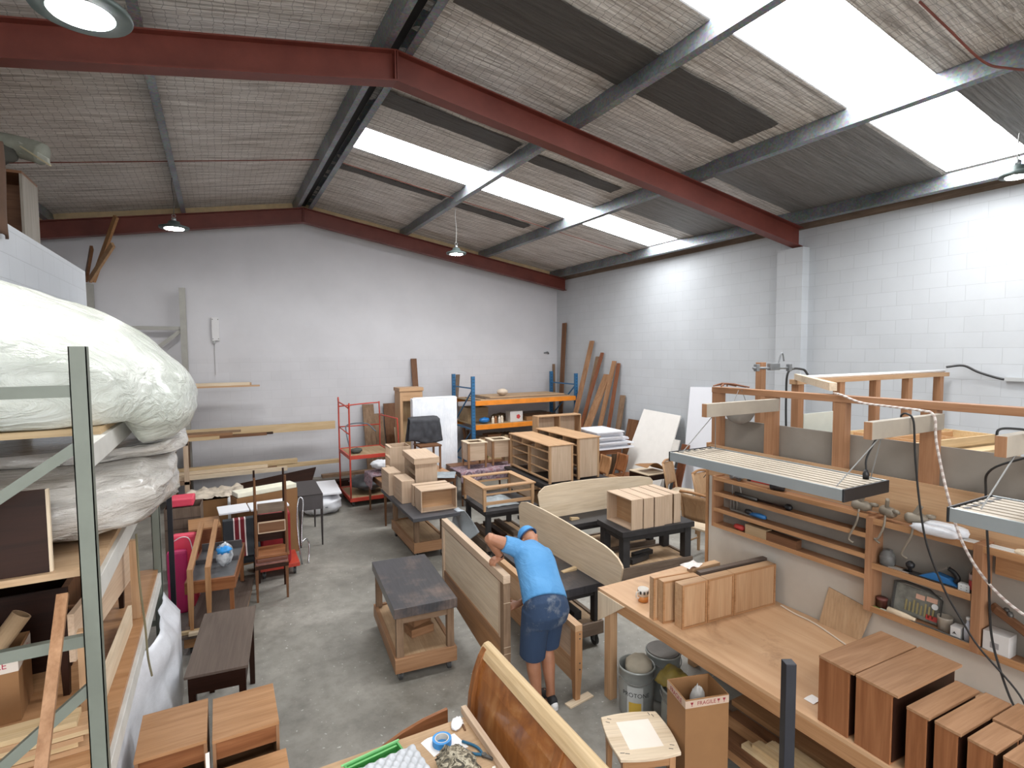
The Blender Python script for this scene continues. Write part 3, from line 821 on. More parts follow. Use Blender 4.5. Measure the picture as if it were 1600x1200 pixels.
solo(MB().blob((0, 0, .03), (.03, .13, .03), 20, 12, lambda d: 1 + .15*nz(d.x*3, d.y*7, d.z*3 + 4), .8), 'white_packet', WBAG, 'crumpled white packet hanging over the front edge of the shelf top', 'packet', (3.836, 1.66, zt + .004), smooth=True)
for k in range(3):
    solo(MB().box(-.03, -.3, 0, .0, 0, .006), 'white_strip', plain('white_plastic', '#dcdedd', .4, var=.03), ('white strip lying at the front of the shelf top', 'grey-white strip in the middle of the three on the shelf top', 'white strip at the back of the shelf top')[k], 'strip', (3.885 + .035*k, 1.58 + .01*k, zt + .001 + .0), 0)
t = thing('hand_saw', 'hand saw with light wooden handle on the shelf top by the frame edge', 'saw', (3.9, 1.27, zt + .002))
MB().prism([(-.03, .0, 0), (.05, .0, 0), (.02, .22, 0), (.0, .22, 0)], (0, 0, .003)).build('blade', STEEL, t)
mb = MB().tube([(.0 + .04*math.cos(a), -.06 + .075*math.sin(a), .014) for a in [k*2*PI/14 for k in range(14)]], .014, 8, True)
mb.build('handle', W('birch', 'y'), t, smooth=True)
zs = 1.541
m, nt, b = nodes('jar_glass'); b.inputs['Base Color'].default_value = (.85, .85, .82, 1); b.inputs['Roughness'].default_value = .08
b.inputs['Transmission Weight'].default_value = .85; b.inputs['IOR'].default_value = 1.2
JAR = m
t = thing('glass_jar', 'round glass jar at the far end of the middle shelf', 'jar', (3.92, 1.96, zs))
MB().lathe([(.03, 0), (.045, .01), (.048, .06), (.04, .085), (.03, .095), (.03, .11)], 20).build('body', JAR, t, smooth=True)
MB().lathe([(.0, .012), (.04, .012), (.042, .05), (.0, .05)], 20).build('contents', plain('brown_contents', '#8f8078', .7), t, smooth=True)
t = thing('hand_plane', 'blue bench plane with black knob and tote on the middle shelf', 'plane', (3.915, 1.70, zs))
MB().box(-.03, -.16, 0, .03, .16, .012).build('sole', STEELD, t, bevel=.002)
MB().prism([(-.028, .06, .012), (-.028, -.02, .06), (-.028, -.1, .05), (-.028, -.15, .012)], (.056, 0, 0)).build('body', BLUE, t, bevel=.003)
MB().lathe([(.012, .012), (.01, .03), (.024, .045), (.026, .062), (.012, .078), (0, .08)], 16, Matrix.Translation((0, .12, 0))).build('knob', BLK, t, smooth=True)
MB().tube(bez([(0, -.12, .02), (0, -.14, .06), (0, -.12, .09), (0, -.09, .105)], 6), .013, 8).build('tote', BLK, t, smooth=True)
MB().bar((0, -.02, .055), (0, -.09, .115), .045, .006).build('cutter', STEEL, t)
solo(MB().box(-.02, -.06, 0, .02, .06, .012), 'sharpening_stone', plain('pale_stone', '#a89d92', .7), 'pale flat stone lying between the jar and the blue plane', 'stone', (3.9, 1.875, zs))
t = thing('socket_block', 'small white double socket block on the middle shelf', 'socket', (3.895, 1.515, zs))
MB().box(-.02, -.03, 0, .02, .03, .05).build('body', plain('white_plastic', '#dcdedd', .4), t, bevel=.004)
mb = MB()
for y in (-.014, .014):
    for z in (.018, .034): mb.box(-.0205, y - .004, z, -.0195, y + .002, z + .003)
mb.build('slots', BLK, t)
t = thing('bottle', 'dark bottle with a red label at the near end of the middle shelf', 'bottle', (3.905, 1.462 + .004, zs))
t.location = (3.9, 1.46 + .0, zs); t.location.y = 1.47
MB().lathe([(.0, 0), (.026, 0), (.029, .006), (.029, .09), (.024, .12), (.012, .15), (.012, .185), (.015, .187), (.015, .2), (0, .2)], 18).build('body', plain('dark_bottle', '#2c2422', .25), t, smooth=True)
MB().lathe([(.0296, .03), (.0296, .085)], 18).build('label', plain('red_label', '#a03030', .5), t, smooth=True)
MB().lathe([(.0296, .086), (.0296, .118), (.024, .12)], 18).build('label', plain('clear_label', '#b59c94', .4), t, smooth=True)
zl = 1.2405
t = thing('small_tin', 'short reddish tin at the far end of the lowest compartment', 'tin', (3.92, 1.985, zl))
MB().lathe([(0, 0), (.032, 0), (.032, .055), (.034, .055), (.034, .07), (0, .07)], 18).build('body', plain('red_brown_tin', '#6d3f38', .45), t, smooth=True)
t = thing('drill_bit_case', 'see-through plastic case of drill bits with dark carrying frame', 'case', (3.93, 1.93, zl), 0)
M = Matrix.Translation((0, 0, 0)) @ Matrix.Rotation(.22, 4, 'Y')
MB().box(0, -.27, .01, .02, 0, .2, M).build('body', plain('smoky_case', '#77776f', .25, var=.3, scale=22), t, bevel=.012)
MB().tube([M @ Vector(p) for p in ((-.002, -.27, .02), (-.002, -.27, .17), (-.002, -.2, .21), (-.002, -.06, .215), (-.002, 0, .2), (-.002, 0, .02))], .009, 6).build('frame', STEELD, t)
mb = MB()
for k in range(8): mb.box(-.006, -.24 + .022*k, .04, -.002, -.23 + .022*k, .1 + .01*(k % 3), M)
mb.build('bit', plain('brassy_bits', '#a89a6c', .4, .4), t)
MB().box(-.005, -.25, .14, -.001, -.19, .17, M).box(-.005, -.18, .135, -.001, -.13, .165, M).build('sticker', plain('peach_sticker', '#cfa58e', .6), t)
MB().box(-.006, -.262, .03, -.001, -.2, .06, M).build('latch', RED, t)
MB().lathe([(.01, 0), (.018, 0), (.018, .004), (.01, .004)], 16, M @ Matrix.Translation((-.006, -.24, .12)) @ Matrix.Rotation(PI/2, 4, 'Y')).build('tape_ring', plain('white_plastic', '#dcdedd', .4), t)
solo(MB().tube([(0, .06, 0), (0, -.04, .0), (0, -.09, 0), (0, -.1, 0)], .02, 10, radii=[.022, .02, .012, .012]), 'turned_mallet', W('birch', 'y'), 'turned pale wooden handle lying in front of the drill case', 'handle', (3.872, 1.86, zl + .024), 0, smooth=True)
for k in range(2):
    solo(MB().box(-.02, -.03, 0, .02, .03, .004 + .004*k), 'note_pad', plain(('green_notes', 'white_notes')[k], ('#a9d276', '#d7dbc9')[k], .6, var=.03), ('lime green note pad on the lowest shelf', 'pale note pad beside the green one')[k], 'note pad', (3.875, 2.005 - .0 - .062*k + .0, zl + .0), 10)
solo(MB().tube(bez([(0, 0, 0), (0, -.12, .01), (0, -.3, .004), (.01, -.42, .004)], 6), .006, 6), 'file', STEELD, 'thin dark file lying along the front of the lowest shelf', 'file', (3.862, 1.79, zl + .008))
t = thing('plastic_tub', 'cloudy plastic tub in the middle of the lowest compartment', 'tub', (3.925, 1.622, zl))
MB().lathe([(0, 0), (.034, 0), (.040, .085), (.042, .095), (.038, .095), (.032, .01), (0, .01)], 20).build('body', plain('cloudy_plastic', '#a2988a', .35, var=.1), t, smooth=True)
t = thing('white_box', 'small white carton with dark logo beside the cloudy tub', 'box', (3.87, 1.518, zl), 3)
MB().box(0, 0, 0, .07, .052, .075).build('carton', plain('white_carton', '#cbc8c4', .6, var=.03), t, bevel=.002)
MB().prism([(-.001, .018, .03), (-.001, .03, .048), (-.001, .042, .03), (-.001, .034, .034), (-.001, .026, .034)], (-.0006, 0, 0)).build('logo', STEELD, t)
t = thing('spray_bottle', 'clear plastic bottle standing at the end of the lowest compartment', 'bottle', (3.89, 1.488, zl))
MB().lathe([(0, 0), (.02, 0), (.022, .06), (.02, .1), (.01, .12), (.01, .14), (0, .14)], 16).build('body', plain('bluish_clear', '#a9adb5', .25, var=.15, scale=15), t, smooth=True)
MB().lathe([(0.013, .14), (.013, .155), (0, .155)], 12).build('cap', plain('white_plastic', '#dcdedd', .4), t)
# near column
t = thing('white_box', 'larger white carton with a printed panel on the shelf past the divider', 'box', (3.865, 1.29, zl), 0)
MB().box(0, 0, 0, .1, .12, .125).build('carton', plain('white_carton', '#cbc8c4', .6), t, bevel=.002)
MB().box(-.001, .045, .035, 0, .085, .07).build('printed_panel', plain('grey_print', '#8a8786', .6), t)
m, nt, b = nodes('clear_film'); b.inputs['Base Color'].default_value = (.85, .86, .88, 1); b.inputs['Roughness'].default_value = .2
b.inputs['Alpha'].default_value = .55
FILM = m
solo(MB().blob((0, 0, .045), (.05, .1, .05), 24, 14, lambda d: 1 + .25*nz(d.x*4, d.y*4, d.z*4)), 'plastic_bag', plain('clear_bag', '#c4c6cb', .25, var=.2, scale=20), 'clear plastic bag of bits on the shelf at the frame edge', 'bag', (3.91, 1.12, zl + .002), smooth=True)
for k in range(2):
    t = thing('wooden_clamp', ('dark wooden hand clamp leaning in the near compartment', 'second wooden hand clamp leaning in front of the first')[k], 'clamp', (3.93 - .04*k, 1.33 - .03*k, zl + .13), 0, None)
    MB().bar((0, .07, .13), (0, -.2, -.03 + .02*k), .03, .045).build('jaw', W('brown', 'y'), t, bevel=.006)
    MB().lathe([(.01, -.02), (.017, 0), (.01, .02)], 10, Matrix.Translation((0, .0, .12))).build('screw', STEELD, t, smooth=True)
solo(MB().prism([(3.852, 1.0, 1.242), (3.852, .86, 1.242), (3.87, .86, 1.36), (3.87, 1.02, 1.38)], (.003, 0, 0)), 'white_card', plain('white_paper', '#eeeae6', .7), 'white card leaning at the frame edge of the shelf', 'card')

# ------------------------------------------------------------------ floor things by the bench
def bucket(x, y, rz, label, txt=True):
    t = thing('paint_pail', label, 'bucket', (x, y, 0), rz, 'metal paint pails under the bench end')
    PAIL = plain('pail_metal', '#a7aba8', .4, .35, .1)
    r = .145
    prof = [(0, .0), (r*.95, 0), (r*.97, .01)]
    for k, z in enumerate((.12, .14, .25, .27)):
        prof += [(r*.97 if k in (0, 3) else r*1.0, z)]
    prof += [(r*1.0, .37), (r*1.04, .375), (r*1.04, .39), (r*.98, .392), (r*.96, .36), (r*.93, .06), (0, .06)]
    MB().lathe(prof, 36).build('body', PAIL, t, smooth=True)
    pts = [(r*1.06*math.cos(a), r*1.06*math.sin(a), .35 - .06*abs(math.sin(a))) for a in [PI + k*PI/12 for k in range(13)]]
    MB().tube(pts, .004, 6).build('handle', WIRE, t)
    if txt:
        M = Matrix.Translation((0, 0, 0))
        lab = MB().grid(lambda u, v: ((r*1.004)*math.sin((u-.5)*.7 - .1), -(r*1.004)*math.cos((u-.5)*.7 - .1), .04 + .10*v), 8, 1)
        lab.build('label', plain('yellow_label', '#d8b44c', .5, var=.03), t)
        lab = MB().grid(lambda u, v: ((r*1.002)*math.sin((u-.5)*.9 - .1), -(r*1.002)*math.cos((u-.5)*.9 - .1), .02 + .25*v), 8, 1)
        lab.build('label', plain('pale_label', '#c3c7c6', .5, var=.03), t)
        o = text_mesh('PROTONE', .05, plain('dark_ink', '#2a2c2f', .5), 'lettering', t, Matrix.Translation((0, 0, 0)), ext=.0)
        for vv in o.data.vertices:
            a = vv.co.x / r - .05
            vv.co = Vector((r*1.008*math.sin(a), -r*1.008*math.cos(a), .20 + vv.co.y))
    return t
bucket(2.985, 3.38, -40, 'open metal pail with a cloth sack in it, beside the bench leg')
bucket(3.33, 3.43, 0, 'closed metal pail with grey lid, under the bench', False)
bucket(3.07, 2.97, -42, 'open metal pail half hidden behind the FRAGILE carton')
solo(MB().lathe([(0, .392), (.14, .392), (.14, .40), (.12, .402), (0, .40)], 32), 'pail_lid', plain('grey_lid', '#7f7a74', .6, .2), 'grey stained lid closing the pail under the bench', 'lid', (3.33, 3.43, 0), smooth=False)
solo(MB().blob((0, 0, 0), (.115, .11, .10), 28, 18, lambda d: 1 + .08*nz(d.x*3, d.y*3, d.z*3)), 'cloth_sack', plain('canvas', '#a8a08f', .9, var=.08), 'round canvas sack sitting in the open pail by the bench leg', 'sack', (3.0, 3.37, .37), smooth=True)
solo(MB().grid(lambda u, v: (2.95 + .26*u, 2.93 + .2*v, .395 + .09*abs(math.sin(u*3.1)) + .03*nz(u*4, v*4)), 14, 10), 'yellow_bag', plain('olive_yellow_bag', '#8b7a3a', .5, var=.25, scale=15), 'olive and yellow packet stuffed in the pail behind the carton', 'packet', solid=.004, smooth=True)
# FRAGILE carton
CARD = plain('cardboard', '#8f6842', .75, var=.06)
def fragile(t, L, D, h, faces=('front', 'left')):
    TAPE = plain('buff_tape', '#c2ab98', .4, var=.05); REDI = plain('dark_red_ink', '#8c2433', .5, var=.03)
    mb = MB().box(-.001, -.0012, h - .055, L, 0, h - .006).box(-.0012, 0, h - .055, 0, D, h - .004)
    mb.build('tape', TAPE, t)
    text_mesh('FRAGILE', .036, REDI, 'lettering', t, Matrix.Translation((L*.48, -.0016, h - .031)) @ Matrix.Rotation(PI/2, 4, 'X'), 0.0004, sx=1.0)
    for gx in (.045, L - .075, L - .035):      # wine glass marks
        MB().prism([(gx - .010, -.0014, h - .018), (gx + .010, -.0014, h - .018), (gx + .007, -.0014, h - .030), (gx + .0015, -.0014, h - .034), (gx + .0015, -.0014, h - .041), (gx + .007, -.0014, h - .044), (gx - .007, -.0014, h - .044), (gx - .0015, -.0014, h - .041), (gx - .0015, -.0014, h - .034), (gx - .007, -.0014, h - .030)], (0, -.0004, 0)).build('glass_mark', REDI, t)
    text_mesh('FRAGILE', .045, REDI, 'lettering', t, Matrix.Translation((-.0016, D*.5, h - .035)) @ Matrix.Rotation(-PI/2, 4, 'Z') @ Matrix.Rotation(PI/2, 4, 'X'), 0.0004, sx=.9)
def carton(name, label, loc, rz, L, D, h, mat=CARD, cat='carton'):
    t = thing(name, label, cat, loc, rz)
    w = .006
    MB().box(0, 0, 0, L, w, h).build('wall_panel', mat, t); MB().box(0, D - w, 0, L, D, h).build('wall_panel', mat, t)
    MB().box(0, w, 0, w, D - w, h).build('wall_panel', mat, t); MB().box(L - w, w, 0, L, D - w, h).build('wall_panel', mat, t)
    MB().box(w, w, 0, L - w, D - w, .006).build('base', mat, t)
    return t
t = carton('cardboard_box', 'tall open carton with red FRAGILE tape in front of the bench', (2.545, 2.42, 0), -16, .31, .235, .77)
fragile(t, .31, .235, .77)
solo(MB().blob((0, 0, 0), (.05, .04, .09), 18, 12, lambda d: 1 + .3*nz(d.x*4, d.y*4, d.z*4)), 'rag', plain('white_rag', '#a9a7a3', .9, var=.15), 'crumpled white rag inside the open FRAGILE carton', 'rag', (2.74, 2.50, .672), smooth=True)
solo(MB().box(-.07, -.075, 0, .07, .075, .55), 'offcut_bundle', W('brown', 'z'), 'dark offcut block standing inside the FRAGILE carton', 'offcut', (2.726, 2.49, .0065), -16)
# black steel post close to the camera
solo(MB().box(-.02, -.02, 0, .02, .02, 1.815), 'steel_post', plain('black_steel', '#22232a', .45, .3), 'black square steel post close to the camera in front of the bench', 'post', (1.87, 1.265, 0), -28, bevel=.002)
# ------------------------------------------------------------------ rolling work tables
m, nt, b = nodes('worn_black_top')
v = coords(nt, (1, 1, 1), rand=True)
w = ramp(nt, noise_n(nt, v, 2.4, 5, .65), [(.50, (0, 0, 0, 1)), (.78, (1, 1, 1, 1))])
c = mixc(nt, w, lin('#3c3b3e'), lin('#7d6a5f'))
sc_ = ramp(nt, noise_n(nt, coords(nt, (40, 3, 3)), 1, 4, .7), [(.35, (.75, .75, .75, 1)), (.7, (1.25, 1.25, 1.25, 1))])
link(nt, mixc(nt, 1., c, sc_, 'MULTIPLY'), b.inputs['Base Color']); b.inputs['Roughness'].default_value = .3
TOPM = m
BLACKW = plain('black_stained_timber', '#2e2c2d', .55, var=.25, scale=9)
CAST = plain('caster_rubber', '#3a3a3a', .6)
def caster(t, x, y, h=.1):
    c = MB().box(x - .022, y - .03, h - .012, x + .022, y + .03, h).box(x - .02, y - .025, h*.35, x - .016, y + .025, h).box(x + .016, y - .025, h*.35, x + .02, y + .025, h).build('caster', GM, t)
    MB().lathe([(.0, -.014), (h*.42, -.014), (h*.42, .014), (0, .014)], 18, Matrix.Translation((x, y + .008, h*.42)) @ Matrix.Rotation(PI/2, 4, 'Y')).build('wheel', CAST, c, smooth=False)
def trolley(label, x, y, rz, w, d, zt, tt=.045, over=(.0, .0), deck=(.12, .25), leg=.06, dark=False, deckkind='cedar', topm=None, casters=True):
    t = thing('work_trolley', label, 'trolley table', (x, y, 0), rz, 'black topped work tables')
    MB().box(0, 0, zt - tt, w, d, zt).build('tabletop', topm or TOPM, t, bevel=.003)
    ox, oy = over
    L = BLACKW if dark else W('old', 'z')
    LX = BLACKW if dark else W('old', 'x')
    for xx in (ox + .01, w - ox - leg - .01):
        for yy in (oy + .01, d - oy - leg - .01):
            MB().box(xx, yy, deck[1] - .01, xx + leg, yy + leg, zt - tt).build('leg', L, t, bevel=.003)
    MB().box(ox + .03, oy + .02, zt - tt - .07, w - ox - .03, oy + .045, zt - tt).build('apron', LX, t)
    MB().box(ox + .02, oy + .05, zt - tt - .07, ox + .045, d - oy - .05, zt - tt).build('apron', LX, t)
    MB().box(ox - .01, oy - .01, deck[0], w - ox + .01, oy + .03, deck[1]).build('deck_rail', W(deckkind, 'x'), t, bevel=.003)
    MB().box(ox - .01, d - oy - .03, deck[0], w - ox + .01, d - oy + .01, deck[1]).build('deck_rail', W(deckkind, 'x'), t, bevel=.003)
    MB().box(ox - .01, oy + .03, deck[0], ox + .03, d - oy - .03, deck[1]).build('deck_rail', W(deckkind, 'y'), t, bevel=.003)
    MB().box(w - ox - .03, oy + .03, deck[0], w - ox + .01, d - oy - .03, deck[1]).build('deck_rail', W(deckkind, 'y'), t, bevel=.003)
    MB().box(ox + .03, oy + .03, deck[1] - .035, w - ox - .03, d - oy - .03, deck[1] - .015).build('deck', W('ply', 'y'), t)
    if casters:
        for xx in (ox + .05, w - ox - .05):
            for yy in (oy + .06, d - oy - .06): caster(t, xx, yy, deck[0])
    return t
trolley('empty rolling table with worn black top standing in the middle of the concrete floor', 1.30, 4.66, -5, .59, 1.22, .705, .09, (.015, .02), (.10, .235), .065)
for k, (x, y, z, r, l) in enumerate(((1.56, 4.98, .2225, 8, 'wooden offcut block lying on the lower deck of the empty rolling table'), (1.60, 5.02, .3035, 20, 'second offcut block stacked on the first under the empty rolling table'))):
    solo(MB().box(0, 0, 0, .24 - .03*k, .17, .08), 'offcut_block', W('cedar', 'x'), l, 'offcut', (x, y, z), r, bevel=.002)

# drawer table -----------------------------------------------------------------
trolley('long rolling table with black top crowded with raw drawer boxes', 2.27, 7.08, -1.5, .69, 1.86, .72, .05, (.1, .3), (.12, .27), .07, topm=plain('black_board', '#46464a', .5, var=.2))
GR = 'raw drawer boxes on the long rolling table'
def raw_drawer(label, x, y, z, rz, L, D, h, face='-y', group=GR, kind='maple', out=False):
    """open drawer box on its side; opening along local -y"""
    t = thing('drawer', label, 'drawer', (x, y, z), rz, group)
    th = .013
    mx, mz = W(kind, 'x'), W(kind, 'z')
    MB().box(0, 0, 0, th, D, h).build('side_panel', mz, t, bevel=.001)
    MB().box(L - th, 0, 0, L, D, h).build('side_panel', mz, t, bevel=.001)
    MB().box(th, 0, h - th, L - th, D, h).build('end_panel', mx, t, bevel=.001)
    MB().box(th, 0, 0, L - th, D, th).build('end_panel', mx, t, bevel=.001)
    yb = .006 if out else D - .02
    MB().box(th, yb, th, L - th, yb + .008, h - th).build('bottom_panel', W('maple' if out else 'honey', 'x'), t)
    return t
raw_drawer('raw drawer box open to the front, first on the long rolling table', 2.46, 7.30, .721, -3, .535, .215, .31)
raw_drawer('raw drawer box directly behind the open-fronted first one', 2.475, 7.535, .721, -3.4, .53, .118, .305)
raw_drawer('raw drawer box third behind the open-fronted one', 2.47, 7.675, .721, -2.6, .53, .118, .31)
raw_drawer('raw drawer box on its side at the left edge of the long table, nearer one', 2.375, 8.38, .721, -92, .5, .20, .34, out=True)
raw_drawer('raw drawer box on its side at the far left corner of the long table', 2.33, 8.93, .721, -92, .5, .2, .36, out=True)
# bedside carcass with lid
def bedside(label, x, y, z, rz, w, d, h, lid=None):
    t = thing('bedside_cabinet', label, 'cabinet', (x, y, z), rz)
    MZ, MX, MY = W('maple', 'z'), W('maple', 'x'), W('maple', 'y')
    MB().box(0, 0, 0, w, .015, h).build('side_panel', MZ, t, bevel=.001)
    MB().box(0, d - .015, 0, w, d, h).build('side_panel', MZ, t, bevel=.001)
    MB().box(w - .008, .015, 0, w, d - .015, h).build('back_panel', MZ, t)
    for k in range(4):
        zz = (h - .02)*k/3
        MB().box(0, .015, zz, (w - .008) if k in (0, 3) and lid is None and False else .05, d - .015, zz + .02).build('rail', MY, t)
    MB().box(0, .015, 0, w - .008, d - .015, .012).build('base', MX, t)
    return t
bedside('raw bedside carcass with open left side under an upturned tray on the long table', 2.63, 8.06, .721, -5, .35, .78, .55)
t = thing('drawer_tray', 'shallow raw tray laid upside down on the near bedside carcass', 'tray', (2.59, 7.98, 1.2725), -5, None)
MB().box(0, 0, .075, .40, .86, .09).build('base', W('maple', 'y'), t, bevel=.001)
MB().box(0, 0, 0, .40, .012, .075).box(0, .848, 0, .40, .86, .075).box(0, .012, 0, .012, .848, .075).box(.388, .012, 0, .4, .848, .075).build('rim', W('maple', 'x'), t)

# brown table behind -----------------------------------------------------------
def leg_table(name, label, x, y, rz, w, d, zt, kind, tt=.02, ap=.1, leg=.045, taper=.6, cat='table', inset=.01, group=None, apk=None):
    t = thing(name, label, cat, (x, y, 0), rz, group)
    MB().box(0, 0, zt - tt, w, d, zt).build('tabletop', W(kind, 'y'), t, bevel=.002)
    k2 = apk or kind
    i = inset
    MB().box(i, i, zt - tt - ap, w - i, i + .018, zt - tt).build('apron', W(k2, 'x'), t)
    MB().box(i, d - i - .018, zt - tt - ap, w - i, d - i, zt - tt).build('apron', W(k2, 'x'), t)
    MB().box(i, i + .018, zt - tt - ap, i + .018, d - i - .018, zt - tt).build('apron', W(k2, 'y'), t)
    MB().box(w - i - .018, i + .018, zt - tt - ap, w - i, d - i - .018, zt - tt).build('apron', W(k2, 'y'), t)
    for xx in (i + leg/2, w - i - leg/2):
        for yy in (i + leg/2, d - i - leg/2):
            MB().frustum((xx, yy, 0, leg*taper, leg*taper), (xx, yy, zt - tt - ap*.0, leg, leg)).build('leg', W(k2, 'z'), t)
    return t
leg_table('side_table', 'brown wooden table with tapered legs behind the drawer table', 2.42, 9.15, 0, 1.35, 1.15, .75, 'orange', apk='brown')
bedside('raw bedside carcass without lid on the brown table', 2.56, 9.22, .751, -4, .36, .42, .60)
# cloths on the brown table
m, nt, b = nodes('patterned_blanket')
c = ramp(nt, noise_n(nt, coords(nt, (1, 1, 1)), 9, 3, .6, .5), [(.35, lin('#5b4652')), (.5, lin('#9c8b93')), (.6, lin('#7a4a52')), (.7, lin('#cfc8c8'))])
link(nt, c, b.inputs['Base Color']); b.inputs['Roughness'].default_value = .9
BLANK = m
def drape(name, label, cat, x, y, z, w, d, mat, amp=.05, hang=None, seed=0., nu=26, nv=22, rz=0, th=.006, group=None):
    """crumpled cloth lying on a surface, hang = (side, length)"""
    def fn(u, v):
        X, Y = w*u, d*v
        Z = amp*abs(nz(u*3 + seed, v*3, seed)) + amp*.5*abs(nz(u*8 + seed, v*8, seed)) + .005
        e = min(u, 1-u, v, 1-v)
        Z *= min(1, e*6 + .15)
        if hang:
            sd, L = hang
            q = {'-x': .5 - u, '+x': u - .5, '-y': .5 - v, '+y': v - .5}[sd]
            if q > .12:
                k = (q - .12)/.38
                base = .62
                if sd == '-x': X = w*.38 - .02*k - .02*abs(nz(v*9, seed))
                if sd == '+x': X = w*.62 + .02*k + .02*abs(nz(v*9, seed))
                if sd == '-y': Y = d*.38 - .02*k - .02*abs(nz(u*9, seed))
                Z = -L*k*(1 + .3*nz(u*4, v*4, seed)) + .006
        return (X, Y, Z)
    return solo(MB().grid(fn, nu, nv), name, mat, label, cat, (x, y, z), rz, group, smooth=True, solid=th)
drape('blanket', 'purple patterned blanket hanging off the left edge of the brown table', 'blanket', 1.965, 9.68, .765, 1.05, .6, BLANK, .05, ('-x', .22), 3.)
solo(MB().blob((0, 0, .06), (.2, .22, .08), 26, 16, lambda d: 1 + .25*nz(d.x*3, d.y*3, d.z*3 + 9)), 'white_cloth', plain('white_cloth', '#d5d7dc', .8, var=.06), 'bundled white cloth on top of the purple blanket', 'cloth', (2.62, 9.98, .86), smooth=True)
solo(MB().blob((0, 0, .03), (.09, .1, .06), 20, 12, lambda d: 1 + .35*nz(d.x*4, d.y*4, d.z*3)), 'orange_cloth', plain('coral_cloth', '#e08b6b', .8), 'small coral cloth beside the white bundle on the brown table', 'cloth', (2.93, 9.82, .855), smooth=True)
# chair with jacket on the brown table
t = thing('chair', 'wooden chair under the black jacket, standing on the brown table', 'chair', (3.3, 9.78, .7505), 0)
for x in (0, .38):
    MB().box(x, .36, 0, x + .035, .395, .92).build('leg', W('brown', 'z'), t); MB().box(x, 0, 0, x + .035, .035, .44).build('leg', W('brown', 'z'), t)
MB().box(-.01, -.01, .44, .425, .40, .47).build('seat', W('brown', 'x'), t); MB().box(.035, .365, .8, .38, .39, .9).build('back_rail', W('brown', 'x'), t)
JACK = plain('black_jacket', '#34353a', .75, var=.25, scale=8)
def jf(u, v):
    a = (u - .5)
    s = (v - .5)*2
    x = .205 + a*(.60 + .1*abs(s))
    fold = .03*nz(u*7, v*5, 2.)
    if s < 0: y, z = .315 - .03*abs(s) - abs(fold), .96 - abs(s)*.46*(1 - .1*math.cos(u*5))
    else: y, z = .435 + .04*s + abs(fold), .96 - s*.45
    if abs(s) < .12: z += .02
    z -= .1*max(0, abs(a) - .36)
    return (3.3 + x, 9.78 + y, .7505 + z)
solo(MB().grid(jf, 30, 26), 'jacket', JACK, 'black jacket draped over the chair in front of the white wrapped panel', 'jacket', smooth=True, solid=.02)
# grey plastic sheets
GSH = plain('grey_sheet', '#8f979b', .5, var=.12, scale=7)
drape('plastic_sheet', 'grey plastic sheet spread over the blankets behind the bedside carcass', 'sheet', 2.98, 9.16, .768, .7, .5, GSH, .07, None, 8., rz=-25)
def gs(u, v):
    y = 7.085 + u*(.145 + .34*min(1, v*2.5)) + .01*nz(v*4, u*4)*min(1, v*5)
    k = v
    x = 2.92 + .09*min(1, v/.08) + .03*k + .05*math.sin(u*8 + v*2)*k + .16*k*(1 - u) + .02*min(1, v*4)
    z = .7245 - .58*max(0, v - .08)*(1.15 - 1.1*abs(u - .45))
    return (x, y, z)
solo(MB().grid(gs, 18, 22), 'plastic_sheet', plain('blue_grey_sheet', '#b3bcc4', .35, var=.1), 'blue-grey plastic sheet hanging down from the right edge of the drawer table', 'sheet', smooth=True, solid=.004)

# ------------------------------------------------------------------ coffee table frame on its trolley
trolley('dark rolling table carrying the coffee table frame', 3.32, 6.98, -3, .86, 1.0, .69, .05, (.03, .05), (.08, .2), .07, True, 'dirty', topm=BLACKW)
t = thing('coffee_table', 'raw coffee table carcass with open top frame on the dark rolling table', 'table frame', (3.26, 6.95, .691), -3)
w, d, h = .86, .88, .36
MX, MY, MZ = W('honey', 'x'), W('honey', 'y'), W('honey', 'z')
for x in (.02, w - .065):
    for y in (.02, d - .065):
        MB().frustum((x + .022, y + .022, 0, .028, .028), (x + .022, y + .022, .13, .045, .045)).box(x, y, .13, x + .045, y + .045, h - .022).build('leg', MZ, t)
MB().box(.03, .06, .09, .045, d - .06, h - .022).build('side_panel', W('maple', 'y'), t)
MB().box(w - .045, .06, .09, w - .03, d - .06, h - .022).build('side_panel', W('maple', 'y'), t)
for y in (.03, d - .05):
    MB().box(.065, y, .09, w - .065, y + .02, .135).build('rail', MX, t)
    MB().box(.065, y, .235, w - .065, y + .02, .26).build('rail', MX, t)
for (a, bq, c_, e) in ((0, 0, w, .1), (0, d - .1, w, d), (0, .1, .1, d - .1), (w - .1, .1, w, d - .1)):
    MB().box(a, bq, h - .022, c_, e, h).build('top_frame', MX if c_ - a > .2 else MY, t, bevel=.004)
drape('plastic_sheet', 'crumpled grey sheet lying inside the coffee table carcass', 'sheet', 3.42, 7.12, .695, .52, .58, GSH, .045, None, 4., rz=-3)
for k in range(3):
    solo(MB().box(0, 0, 0, .09, .75, .07), 'timber_batten', W(('dirty', 'walnut', 'dirty')[k], 'y'), 'dark batten on the deck below the coffee table carcass', 'timber', (3.45 + .2*k, 7.12, .1875), -3, 'dark battens under the coffee table carcass')

